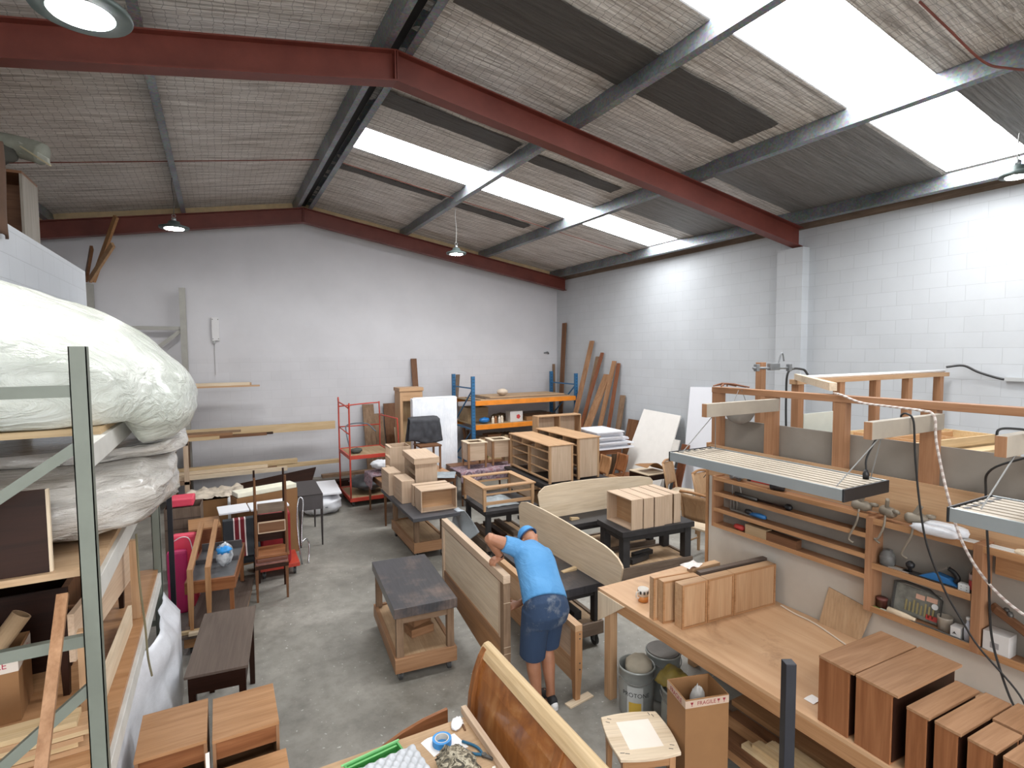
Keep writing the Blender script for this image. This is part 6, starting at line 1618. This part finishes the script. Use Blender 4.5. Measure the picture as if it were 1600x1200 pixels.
orange_cab('orange wood cabinet right of the gap, back row at the bottom left', -.108, 3.50, .36, .44, .75)
orange_cab('lower orange wood cabinet in front on the left', -.49, 3.02, .37, .44, .61)
orange_cab('lower orange wood cabinet in front on the right', -.09, 3.0, .37, .44, .61)
solo(MB().grid(lambda u, v: (-.142 + .02*u, 3.435 + .004*u, .612 + .12*v + .003*math.sin(v*9)), 3, 6), 'paper_strip', plain('white_paper', '#eeeae6', .7), 'white paper strip tucked in the gap between the orange cabinets', 'paper', solid=.001)
# ------------------------------------------------------------------ bed ends the man works on
HB, HBX, HBY = W('maple', 'z'), W('cedar', 'x'), W('cedar', 'y')
t = thing('bed_headboard', 'tall unfinished headboard frame with pale panel that the man leans on', 'headboard', (2.06, 4.0, 0), -3.8)
# local y runs along the board; local x = thickness
def bx(name, x0, y0, z0, x1, y1, z1, mat, par, bv=.002): return MB().box(x0, y0, z0, x1, y1, z1).build(name, mat, par, bevel=bv)
T_ = .065
Lb = 1.76
bx('top_rail', 0, .0, 1.03, T_, Lb, 1.10, W('maple', 'y'), t)
bx('post', 0, 0, .86, T_, .075, 1.03, W('old', 'z'), t); 
MB().frustum((T_/2, .04, 0, .045, .05), (T_/2, .0375, .40, T_, .075)).box(0, 0, .40, T_, .075, .86).build('post', W('old', 'z'), t)
bx('post', 0, Lb - .06, .30, T_, Lb, 1.03, HB, t)
MB().frustum((T_/2, Lb - .03, 0, .04, .04), (T_/2, Lb - .03, .30, T_, .06)).build('leg', HB, t)
bx('panel', .016, .075, .52, .03, Lb - .06, 1.03, W('birch', 'y'), t, 0)
bx('panel', .045, .075, .52, .055, Lb - .06, 1.03, W('birch', 'y'), t, 0)
bx('stile', .004, .075, .52, .06, .125, 1.03, HB, t)
MB().box(-.0015, .0, 1.024, .0, Lb, 1.0285).build('joint_line', W('brown', 'y'), t)
for zj in (.858, .47, .41): MB().box(.0, -.0015, zj, T_, 0, zj + .004).build('joint_line', W('birch', 'x'), t)
bx('middle_rail', .003, .075, .44, T_ - .003, Lb - .06, .52, W('cedar', 'y'), t)
MB().prism([(.01, .075, .44), (.01, Lb - .06, .44), (.01, Lb - .06, .30), (.01, .075, .14)], (.04, 0, 0)).build('lower_board', W('orange', 'y'), t)
t2 = thing('bed_footboard', 'low unfinished footboard with tapered leg at the man\'s right side', 'footboard', (2.575, 3.68, 0), -3.5)
L2 = 1.72
bx('top_rail', 0, .0, .625, .07, L2, .68, W('honey', 'y'), t2)
MB().frustum((.035, .04, .011, .045, .045), (.035, .0375, .30, .07, .075)).box(0, 0, .30, .07, .075, .625).build('post', W('orange', 'z'), t2)
MB().frustum((.035, L2 - .04, .0, .045, .045), (.035, L2 - .0375, .30, .07, .075)).box(0, L2 - .075, .30, .07, L2, .625).build('post', W('orange', 'z'), t2)
bx('panel', .015, .075, .36, .03, L2 - .075, .625, W('maple', 'y'), t2, 0)
bx('lower_board', .01, .075, .16, .045, L2 - .075, .36, W('honey', 'y'), t2)
mb = MB()
for z in (.60, .56, .345, .29):
    mb.lathe([(.0, 0), (.007, 0), (.007, .002), (0, .002)], 10, Matrix.Translation((.045, .0005, z)) @ Matrix.Rotation(PI/2, 4, 'X'))
mb.build('screw_heads', STEELD, t2)
solo(MB().box(0, 0, 0, .27, .075, .012), 'floor_slip', W('birch', 'x'), 'thin pale slip of wood on the floor under the footboard leg', 'slip', (2.50, 3.64, .0005), 8)

# ------------------------------------------------------------------ sleigh headboard and tool table in the foreground
t = thing('sleigh_headboard', 'polished sleigh headboard with pale rolled top rail in the foreground', 'headboard', (0, 0, 0))
Y0s, Y1s = 1.25, 3.10
def curve(s):       # s 0..1 bottom to top: concave face toward -x
    pts = [(1.335, .0), (1.335, .45), (1.34, .66), (1.355, .82), (1.385, .95), (1.425, 1.05), (1.46, 1.10)]
    f = s*(len(pts) - 1); i = min(int(f), len(pts) - 2); q = f - i
    return (pts[i][0]*(1-q) + pts[i+1][0]*q, pts[i][1]*(1-q) + pts[i+1][1]*q)
prof = [curve(k/24) for k in range(25)]
def slab(y0, y1, off, th, lo=0, hi=25):
    pl = [(x + off, y0, z) for x, z in prof[lo:hi]] + [(x + off + th, y0, z) for x, z in prof[lo:hi][::-1]]
    return MB().prism(pl, (0, y1 - y0, 0))
slab(Y1s - .055, Y1s, -.02, .065).build('end_post', W('burl', 'z'), t, bevel=.006)
slab(Y0s, Y0s + .055, -.02, .065).build('end_post', W('burl', 'z'), t, bevel=.006)
m, nt, b = nodes('figured_veneer')
v = coords(nt, (9, 4, 1.6))
c = ramp(nt, noise_n(nt, v, 1, 6, .65, 1.5), [(.3, lin('#6b3e1f')), (.52, lin('#90592b')), (.7, lin('#a97a4c'))])
link(nt, c, b.inputs['Base Color']); b.inputs['Roughness'].default_value = .28; b.inputs['Coat Weight'].default_value = .3
slab(2.19, Y1s - .055, .008, .02, 4, 23).build('panel', m, t, smooth=False)
slab(Y0s + .055, 2.13, .008, .02, 4, 23).build('panel', m, t)
slab(2.13, 2.19, -.004, .04, 4, 23).build('stile', W('burl', 'z'), t, bevel=.003)
rp = [(1.415, 1.045), (1.432, 1.085), (1.455, 1.112), (1.485, 1.118), (1.507, 1.10), (1.505, 1.07), (1.478, 1.06), (1.45, 1.03)]
MB().prism([(x, Y0s - .01, z) for x, z in rp], (0, Y1s - Y0s + .02, 0)).build('top_rail', W('pine', 'y'), t, bevel=.004)
MB().box(1.33, Y0s + .055, .12, 1.37, Y1s - .055, .30).build('bottom_rail', W('burl', 'y'), t)
# tool table
t = thing('tool_table', 'pale plywood table with tools against the sleigh headboard', 'table', (.25, 1.5, 0))
MB().box(0, 0, .73, 1.05, 1.49, .75).build('tabletop', W('ply', 'x'), t, bevel=.002)
for x in (.03, .97):
    for y in (.03, 1.41): MB().box(x, y, 0, x + .05, y + .05, .73).build('leg', W('honey', 'z'), t)
MB().box(.05, 1.43, .64, 1.0, 1.45, .73).build('apron', W('honey', 'x'), t)
solo(MB().box(0, 0, 0, .035, 1.5, .045), 'wood_bead', W('maple', 'y'), 'pale square bead lying along the table edge against the sleigh headboard', 'batten', (1.255, 1.53, .7505), 0, bevel=.003)
TZ_ = .7505
# green tray
t = thing('green_tray', 'green plastic tray under the grey foam on the tool table', 'tray', (.55, 2.62, TZ_), 8)
GRN = plain('green_plastic', '#4e9a52', .4, var=.08)
w, d, h = .31, .26, .05
MB().box(0, 0, 0, w, d, .006).build('base', GRN, t)
for q, (a, bq, c_, e) in enumerate(((0, 0, w, .012), (0, d - .012, w, d), (0, .012, .012, d - .012), (w - .012, .012, w, d - .012))):
    MB().box(a, bq, .006, c_, e, h).build('side_panel', GRN, t, bevel=.002)
for o in (.0, .02):
    MB().box(-.012 + o, d - .0 - o, h - .008 - o*.6, w + .012 - o, d + .012 - o, h - o*.6).build('rim', plain('green_light', '#7cc07a', .4), t, bevel=.003)
# egg crate foam
mb = MB().grid(lambda u, v: (.36*u, .36*v, .018 + .012*math.sin(u*2*PI*6)*math.sin(v*2*PI*6)), 60, 60)
solo(mb, 'egg_crate_foam', plain('grey_foam', '#b9bcc0', .8, var=.05), 'grey egg-crate foam sheet lying over the green tray', 'foam', (.56, 2.42, .802), 6, smooth=True, solid=.012)
m, nt, b = nodes('camouflage_cloth')
c = ramp(nt, noise_n(nt, coords(nt, (1, 1, 1)), 22, 3, .6, 1.), [(.38, lin('#3c382f')), (.48, lin('#7d7461')), (.56, lin('#b9b19c')), (.64, lin('#4d4739'))])
link(nt, c, b.inputs['Base Color']); b.inputs['Roughness'].default_value = .9
solo(MB().blob((0, 0, .035), (.10, .17, .05), 34, 22, lambda d: 1 + .28*nz(d.x*4, d.y*4, d.z*4)), 'camouflage_cloth', m, 'crumpled camouflage patterned cloth beside the grey foam', 'cloth', (1.04, 2.55, TZ_ + .022), smooth=True)
t = thing('tape_roll', 'roll of blue masking tape standing on white paper on the tool table', 'tape', (1.055, 2.835, TZ_ + .0025), 0)
MB().lathe([(.040, 0), (.055, 0), (.055, .034), (.040, .034), (.040, 0)], 32).build('tape', plain('blue_tape', '#2f7fc4', .45), t, smooth=False)
MB().lathe([(.036, -.001), (.0402, -.001), (.0402, .035), (.036, .035), (.036, -.001)], 32).build('core', plain('card_core', '#d6cfc2', .7), t)
solo(MB().grid(lambda u, v: (.98 + .2*u - .03*v, 2.76 + .14*v + .02*math.sin(u*5), TZ_ + .0006 + .0003*math.sin(u*6)), 8, 6), 'paper_sheet', plain('white_paper', '#eeeae6', .7), 'thin white paper under the roll of blue tape', 'paper', solid=.0008)
solo(MB().blob((0, 0, .008), (.035, .06, .012), 18, 10, lambda d: 1 + .3*nz(d.x*4, d.y*4, d.z*4)), 'tissue', plain('white_tissue', '#f0eeee', .8), 'small crumpled white tissue near the scraper on the tool table', 'tissue', (1.19, 2.96 - .02, TZ_ + .003), -30, smooth=True)
solo(MB().blob((0, 0, .006), (.03, .045, .01), 18, 10, lambda d: 1 + .3*nz(d.x*4, d.y*4, d.z*4)), 'tissue', plain('white_tissue', '#f0eeee', .8), 'small crumpled white tissue below the roll of blue tape', 'tissue', (1.06, 2.68, TZ_ + .003), 10, smooth=True)
t = thing('marking_knife', 'small knife with brown handle and pale blade on the tool table', 'knife', (1.215, 2.87, TZ_ + .006), -8)
MB().tube([(0, 0, 0), (0, .05, 0)], .006, 8).build('handle', W('brown', 'y'), t, smooth=True); MB().box(-.006, .05, -.001, .006, .13, .001).build('blade', plain('pale_steel', '#c9cbcd', .3, .6), t)
t = thing('pliers', 'blue handled pliers lying open beside the pale bead on the tool table', 'pliers', (1.225, 2.63, TZ_ + .009), 28)
PB = plain('teal_grip', '#1f5a78', .45, var=.05)
MB().tube(bez([(.005, .0, 0), (-.022, .05, 0), (-.028, .1, 0), (-.02, .17, 0)], 6), .008, 8).build('handle', PB, t, smooth=True)
MB().tube(bez([(-.005, .0, 0), (.022, .05, 0), (.028, .1, 0), (.018, .17, 0)], 6), .008, 8).build('handle', PB, t, smooth=True)
MB().lathe([(0, -.008), (.014, -.008), (.014, .008), (0, .008)], 14).build('pivot', STEELD, t, smooth=False)
MB().prism([(-.013, 0, -.007), (.013, 0, -.007), (.006, -.06, -.006), (-.006, -.06, -.006)], (0, 0, .013)).build('jaw', STEELD, t, bevel=.002)
solo(MB().box(0, 0, 0, .3, .16, .018), 'pale_board', W('birch', 'x'), 'pale board at the left corner of the tool table', 'board', (.215, 2.60, TZ_), 14)
m_ = plain('glue_white', '#e9e6df', .5)
solo(MB().grid(lambda u, v: (1.20 + .02*u + .03*v, 2.44 + .1*v, TZ_ + .0012 + .0006*math.sin(u*5)), 4, 6), 'paint_smear', m_, 'streak of white glue on the tool table near the pliers', 'glue', solid=.0008)
# reddish curved board behind the tool table
prof = [(.66, 0), (.70, .52), (.78, .60), (.92, .655), (1.06, .69), (1.22, .71), (1.22, 0)]
solo(MB().prism([(x, 3.16, z) for x, z in prof], (0, .025, 0)), 'curved_board', W('teak', 'x'), 'reddish curved bed end standing behind the tool table', 'panel', bevel=.003)
# upholstered stool frame
t = thing('stool', 'pale wooden seat frame with white calico panel in front of the carton', 'stool', (2.115, 2.535, 0), -20)
SW = W('birch', 'x')
w = .40
def edge(u): return .02*math.sin(u*PI)
outer = [(w*k/8, -edge(k/8)) for k in range(9)] + [(w + edge(k/8), w*k/8) for k in range(1, 9)] + [(w - w*k/8, w + edge(k/8)) for k in range(1, 9)] + [(-edge(k/8), w - w*k/8) for k in range(1, 8)]
MB().prism([(x, y, .44) for x, y in outer], (0, 0, .022)).build('seat', SW, t, bevel=.004)
MB().prism([(.085, .07, .4622), (.315, .07, .4622), (.315, .33, .4622), (.085, .33, .4622)], (0, 0, .0012)).build('calico_panel', plain('calico', '#e9e0d4', .85, var=.03), t)
mb = MB()
for (x, y, a) in ((.03, .05, 80), (.06, .04, 75), (.35, .04, 70), (.37, .07, 70), (.36, .36, 10), (.34, .38, 10), (.03, .34, 60), (.05, .37, 60)):
    mb.box(-.002, -.014, 0, .002, .014, .0014, Matrix.Translation((x, y, .462)) @ Matrix.Rotation(math.radians(a), 4, 'Z'))
mb.build('staples', STEELD, t)
for (a, bq, c_, e) in ((.03, .03, w - .03, .05), (.03, w - .05, w - .03, w - .03), (.03, .05, .05, w - .05), (w - .05, .05, w - .03, w - .05)):
    MB().box(a, bq, .36, c_, e, .44).build('apron', W('orange', 'x'), t)
for x in (.045, w - .045):
    for y in (.045, w - .045): MB().frustum((x, y, 0, .028, .028), (x, y, .44, .042, .042)).build('leg', W('orange', 'z'), t)
# ------------------------------------------------------------------ the man
SKIN, nt, b = nodes('skin')
c = ramp(nt, noise_n(nt, coords(nt, (1, 1, 1)), 6, 4), [(.3, lin('#9c6a4e')), (.7, lin('#b48063'))])
link(nt, c, b.inputs['Base Color']); b.inputs['Roughness'].default_value = .5; b.inputs['Subsurface Weight'].default_value = .08
b.inputs['Subsurface Radius'].default_value = (.02, .008, .004)
SHIRT, nt, b = nodes('blue_tshirt')
wr = noise_n(nt, coords(nt, (5, 5, 9)), 1.0, 4, .55, 1.2)
link(nt, ramp(nt, noise_n(nt, coords(nt, (1, 1, 1)), 4, 3), [(.3, lin('#4a86b8')), (.7, lin('#5a95c6'))]), b.inputs['Base Color']); b.inputs['Roughness'].default_value = .85
bump(nt, b, wr, .7, .03)
SHORT, nt, b = nodes('navy_shorts')
dust = ramp(nt, noise_n(nt, coords(nt, (1, 1, 1)), 5.5, 5, .65), [(.50, (0, 0, 0, 1)), (.72, (1, 1, 1, 1))])
tc = nt.nodes.new('ShaderNodeTexCoord'); sp = nt.nodes.new('ShaderNodeSeparateXYZ'); link(nt, tc.outputs['Object'], sp.inputs[0])
mr = nt.nodes.new('ShaderNodeMapRange'); mr.inputs[1].default_value = .66; mr.inputs[2].default_value = .80; link(nt, sp.outputs['Z'], mr.inputs[0])
ml = nt.nodes.new('ShaderNodeMath'); ml.operation = 'MULTIPLY'; link(nt, dust, ml.inputs[0]); link(nt, mr.outputs[0], ml.inputs[1])
c = mixc(nt, ml.outputs[0], lin('#2a3d58'), lin('#85898c'))
link(nt, c, b.inputs['Base Color']); b.inputs['Roughness'].default_value = .9
bump(nt, b, noise_n(nt, coords(nt, (9, 9, 2.5)), 1, 4, .6, 1.), .6, .02)

def ring(c, ax, side, ru, rv, n=20, p=.9):
    """ellipse ring around centre c, normal ax, 'side' = u direction"""
    ax = Vector(ax).normalized(); u = (Vector(side) - ax*Vector(side).dot(ax)).normalized(); w = ax.cross(u)
    out = []
    for k in range(n):
        a = 2*PI*k/n; ca, sa = math.cos(a), math.sin(a)
        out.append(Vector(c) + u*ru*math.copysign(abs(ca)**p, ca) + w*rv*math.copysign(abs(sa)**p, sa))
    return out
def loft(mb, rings, caps=(True, True)):
    base = len(mb.v); n = len(rings[0])
    for r in rings: mb.v += [tuple(p) for p in r]
    for i in range(len(rings) - 1):
        for k in range(n):
            mb.f.append((base + i*n + k, base + i*n + (k+1) % n, base + (i+1)*n + (k+1) % n, base + (i+1)*n + k))
    if caps[0]: mb.f.append(tuple(base + k for k in range(n))[::-1])
    if caps[1]: mb.f.append(tuple(base + (len(rings)-1)*n + k for k in range(n)))
    return mb
def limb(mb, pts, radii, n=16):
    P = bez(pts, 5); m_ = len(pts)
    R_ = []
    for i in range(len(P)):
        f = i / (len(P) - 1) * (m_ - 1); j = min(int(f), m_ - 2); q = f - j
        q = q*q*(3 - 2*q)
        R_.append(radii[j]*(1-q) + radii[j+1]*q)
    return mb.tube(P, .01, n, radii=R_)
V = Vector
# joints (metres, world)
hip = V((2.335, 3.76, .90)); hipL = V((2.235, 3.76, .87)); hipR = V((2.415, 3.80, .85))
kneeL = V((2.225, 3.80, .475)); kneeR = V((2.405, 3.86, .47))
ankL = V((2.245, 3.76, .085)); ankR = V((2.385, 3.775, .085))
waist = V((2.355, 3.86, 1.0)); chest = V((2.42, 4.08, 1.14)); neck = V((2.475, 4.245, 1.225))
shL = V((2.265, 4.16, 1.26)); shR = V((2.60, 4.21, 1.10))
elL = V((2.045, 4.225, 1.36)); wrL = V((2.182, 4.275, 1.148)); haL = V((2.115, 4.29, 1.12))
elR = V((2.50, 4.16, .82)); wrR = V((2.255, 4.08, .785)); haR = V((2.20, 4.075, .78))
headc = V((2.515, 4.345, 1.235))
up_h = V((-.10, .78, .42)).normalized()      # crown direction (bent forward)
fwd_h = V((.10, .45, -.88)).normalized()     # face direction
fwd_h = (fwd_h - up_h*fwd_h.dot(up_h)).normalized(); sd_h = fwd_h.cross(up_h).normalized()
mb = MB()
# torso core under the shirt
spine = (neck - hip).normalized(); sside = (shR - shL).normalized()
loft(mb, [ring(hip + (waist-hip)*.1, waist-hip, sside, .15, .105), ring(waist, chest-hip, sside, .145, .10), ring(chest, neck-waist, sside, .165, .11), ring(neck - spine*.05, neck-chest, sside, .10, .075), ring(neck, neck-chest, sside, .055, .055)])
limb(mb, [neck - spine*.05, neck, headc - up_h*.05], [.06, .055, .058], 14)
limb(mb, [shL + (chest-shL)*.35, shL, (shL+elL)/2, elL], [.06, .066, .056, .047]); limb(mb, [elL + (shL-elL)*.12, elL, elL + (wrL-elL)*.35, wrL], [.044, .049, .046, .031])
limb(mb, [shR + (chest-shR)*.35, shR, (shR+elR)/2, elR], [.06, .06, .048, .04]); limb(mb, [elR + (shR-elR)*.12, elR, elR + (wrR-elR)*.35, wrR], [.036, .042, .04, .027])
limb(mb, [hipL, (hipL+kneeL)/2, kneeL, kneeL + (ankL-kneeL)*.3, ankL + V((0, 0, .06)), ankL], [.095, .082, .060, .060, .038, .04])
limb(mb, [hipR, (hipR+kneeR)/2, kneeR, kneeR + (ankR-kneeR)*.3, ankR + V((0, 0, .06)), ankR], [.095, .082, .058, .060, .038, .04])
# head: skull, jaw, nose, ears
def hp(f, s, u): return headc + fwd_h*f + sd_h*s + up_h*u
loft(mb, [ring(hp(.005, 0, z), up_h, sd_h, rs, rf, 20, 1.) for z, rs, rf in ((-.10, .028, .03), (-.085, .05, .062), (-.05, .064, .084), (-.01, .072, .094), (.03, .075, .097), (.07, .068, .088), (.10, .045, .06), (.113, .012, .015))])
limb(mb, [hp(.085, 0, .02), hp(.105, 0, -.005), hp(.112, 0, -.022), hp(.09, 0, -.03)], [.010, .012, .015, .010], 8)
for s in (-1, 1): mb.blob(hp(-.012, s*.075, -.005), (.016, .016, .026), 10, 8)
mb.blob(hp(.085, 0, -.075), (.022, .022, .018), 10, 8)
for s in (-1, 1): mb.blob(hp(.083, s*.03, .012), (.013, .012, .01), 8, 6)
limb(mb, [hp(.088, -.024, -.05), hp(.097, 0, -.05), hp(.088, .024, -.05)], [.006, .009, .006], 8)
# hands: palm + five fingers + thumb on the side
def hand(wr, d, nrm, curl, s, L=.095):
    """d = hand direction, nrm = back-of-hand normal, s = +-1 thumb side"""
    d = V(d).normalized(); nrm = (V(nrm) - d*V(nrm).dot(d)).normalized(); sd = d.cross(nrm)*s
    loft(mb, [ring(wr - d*.015, d, sd, .026, .02, 12, 1.), ring(wr + d*.03, d, sd, .036, .017, 12, .8), ring(wr + d*.07, d, sd, .042, .015, 12, .8), ring(wr + d*.088, d, sd, .038, .012, 12, .8)])
    for k, (o, ln) in enumerate(((.030, .072), (.010, .080), (-.010, .075), (-.029, .058))):
        p0 = wr + d*.075 + sd*o; a = 0; p = p0; pts = [p0]; 
        for j, seg in enumerate((.45, .32, .23)):
            a += curl*(.6, 1.0, .8)[j]*(1 + .08*k)
            p = p + (d*math.cos(a) - nrm*math.sin(a))*ln*seg; pts.append(p)
        limb(mb, pts, [.0098, .0092, .0085, .007], 8)
    pts = [wr + d*.02 + sd*.028, wr + d*.045 + sd*.055 - nrm*.008, wr + d*.075 + sd*.062 - nrm*.022, wr + d*.092 + sd*.055 - nrm*.038]
    limb(mb, pts, [.014, .0125, .0105, .008], 8)
hand(wrL, (-.95, -.18, -.12), (-.1, -.1, 1), .85, 1)
hand(wrR, (-1, -.05, -.05), (.05, -.35, .9), .55, 1)
# feet
def foot_pts(an, yawd):
    q = Matrix.Rotation(yawd, 3, 'Z'); return [an + q @ V(p) for p in ((0, -.055, -.045), (0, .0, -.03), (0, .09, -.05), (0, .17, -.065))]
fL, fR = foot_pts(ankL, .12), foot_pts(ankR, -.1)
limb(mb, fL, [.034, .042, .04, .03], 12); limb(mb, fR, [.034, .042, .04, .03], 12)
man = thing('person', 'man in blue cap, blue T-shirt and navy shorts bending over the headboard', 'person', (0, 0, 0))
def fuse(mb, name, mat, parent, vox, smooth_it=6, fac=.5):
    o = mb.build(name, mat, None)
    md = o.modifiers.new('r', 'REMESH'); md.mode = 'VOXEL'; md.voxel_size = vox; md.use_smooth_shade = True
    ms = o.modifiers.new('s', 'SMOOTH'); ms.factor = fac; ms.iterations = smooth_it
    dg = bpy.context.evaluated_depsgraph_get()
    me = bpy.data.meshes.new_from_object(o.evaluated_get(dg))
    bpy.data.objects.remove(o)
    me.materials.clear(); me.materials.append(mat); me.name = name
    for p in me.polygons: p.use_smooth = True
    o = bpy.data.objects.new(name, me); COL.objects.link(o); o.parent = parent
    return o
fuse(mb, 'body', SKIN, man, .0055, 3)
# T-shirt
mb = MB()
bk = V((-.25, -.35, .9))
hem = hip + (waist - hip)*.12
loft(mb, [ring(hem, waist-hip, sside, .212, .158), ring(hip + (waist-hip)*.6, waist-hip, sside, .208, .158), ring(waist + (chest-waist)*.2, chest-hip, sside, .20, .152), ring(waist + (chest-waist)*.6, chest-hip, sside, .20, .152), ring(chest, neck-waist, sside, .208, .148), ring(chest + (neck-chest)*.45, neck-chest, sside, .185, .12), ring(neck - spine*.045, neck-chest, sside, .135, .09), ring(neck - spine*.005, neck-chest, sside, .07, .068)])
limb(mb, [chest + (shL-chest)*.5, shL, shL + (elL-shL)*.30, shL + (elL-shL)*.46], [.085, .083, .076, .076])
limb(mb, [chest + (shR-chest)*.5, shR, shR + (elR-shR)*.45, shR + (elR-shR)*.62], [.085, .083, .074, .072])
fuse(mb, 't_shirt', SHIRT, man, .009, 5)
# shorts
mb = MB()
loft(mb, [ring(hem + (waist-hip).normalized()*.035, waist-hip, sside, .195, .14), ring(hip, waist - hip + V((0, 0, .1)), sside, .205, .155), ring(hip + V((0, -.02, -.07)), (0, .1, 1), (1, .15, 0), .205, .152), ring(hip + V((-.005, -.01, -.15)), (0, 0, 1), (1, .15, 0), .19, .135)])
kL = kneeL + (hipL-kneeL)*-.04; kR = kneeR + (hipR-kneeR)*.05
loft(mb, [ring(hipL + V((.0, -.01, -.0)), hipL-kneeL, (1, .15, 0), .112, .13), ring(hipL + (kneeL-hipL)*.45, hipL-kneeL, (1, .15, 0), .108, .118), ring(kL, hipL-kneeL, (1, .15, 0), .104, .108)])
loft(mb, [ring(hipR + V((.0, -.01, -.0)), hipR-kneeR, (1, .15, 0), .112, .125), ring(hipR + (kneeR-hipR)*.45, hipR-kneeR, (1, .15, 0), .105, .112), ring(kR, hipR-kneeR, (1, .15, 0), .098, .104)])
fuse(mb, 'shorts', SHORT, man, .008, 4)
# cap: dome, strap, brim
CAPM = plain('cap_blue', '#4f95cf', .8, var=.06)
mb = MB()
loft(mb, [ring(hp(-.002, 0, z), up_h, sd_h, rs, rf, 24, 1.) for z, rs, rf in ((.022, .086, .108), (.05, .086, .107), (.085, .076, .094), (.112, .052, .064), (.124, .018, .02))], (False, True))
cp = mb.build('cap', CAPM, man, smooth=True, solid=.004)
mb = MB(); mb.tube([hp(-.002 + .111*math.cos(a), .089*math.sin(a), .024) for a in [k*2*PI/28 for k in range(28)]], .0075, 6, True)
mb.build('cap_band', plain('cap_band_navy', '#2a4468', .7), cp, smooth=True)
mb = MB(); mb.grid(lambda u, v: hp(.08 + .085*v*math.sin(.35 + u*(PI - .7)), .085*math.cos(.25 + u*(PI - .5))*(1 - .15*v), .025 - .02*v), 12, 5)
mb.build('brim', CAPM, cp, smooth=True, solid=.004)
mb = MB(); loft(mb, [ring(hp(-.012, 0, z), up_h, sd_h, rs, rf, 20, 1.) for z, rs, rf in ((-.055, .066, .085), (-.02, .077, .098), (.03, .079, .10))], (False, False))
# watch band
ax = (wrL - elL).normalized()
mb = MB(); loft(mb, [ring(wrL - ax*.035, ax, (1, 0, 0), .034, .034, 16, 1.), ring(wrL - ax*.018, ax, (1, 0, 0), .033, .033, 16, 1.)])
mb.build('watch', plain('dark_strap_band', '#2b2323', .5), man, smooth=False)
# shoes
def shoe(pts):
    d = (pts[3] - pts[0]); d.z = 0; d.normalize(); side = V((d.y, -d.x, 0))
    c0 = pts[0].copy(); c0.z = 0
    mb = MB()
    def rg(a, w, z): return None
    sec = [(-.045, .020), (-.02, .036), (.05, .038), (.12, .044), (.19, .042), (.235, .028), (.25, .012)]
    lo = [c0 + d*a + side*w for a, w in sec] + [c0 + d*a - side*w for a, w in sec[::-1]]
    up_ = MB(); prs = [ring(c0 + d*a + V((0, 0, z)), d, side, w, h, 14, .85) for a, w, h, z in ((-.035, .03, .04, .06), (.0, .038, .048, .062), (.06, .042, .042, .058), (.13, .044, .032, .048), (.19, .040, .024, .040), (.235, .022, .014, .032))]
    loft(up_, prs)
    u_ = up_.build('shoe', plain('black_shoe', '#202124', .7), man, smooth=True, sub=1)
    mb.prism([p + V((0, 0, .001)) for p in lo], (0, 0, .032)); mb.build('sole', plain('white_sole', '#d9d9d8', .5, var=.03), u_, bevel=.006)
    MB().blob(tuple(c0 + d*(-.02) + V((0, 0, .04))), (.032, .032, .03), 16, 10).build('heel_patch', plain('white_sole', '#d9d9d8', .5), u_, smooth=True)
shoe(fL); shoe(fR)
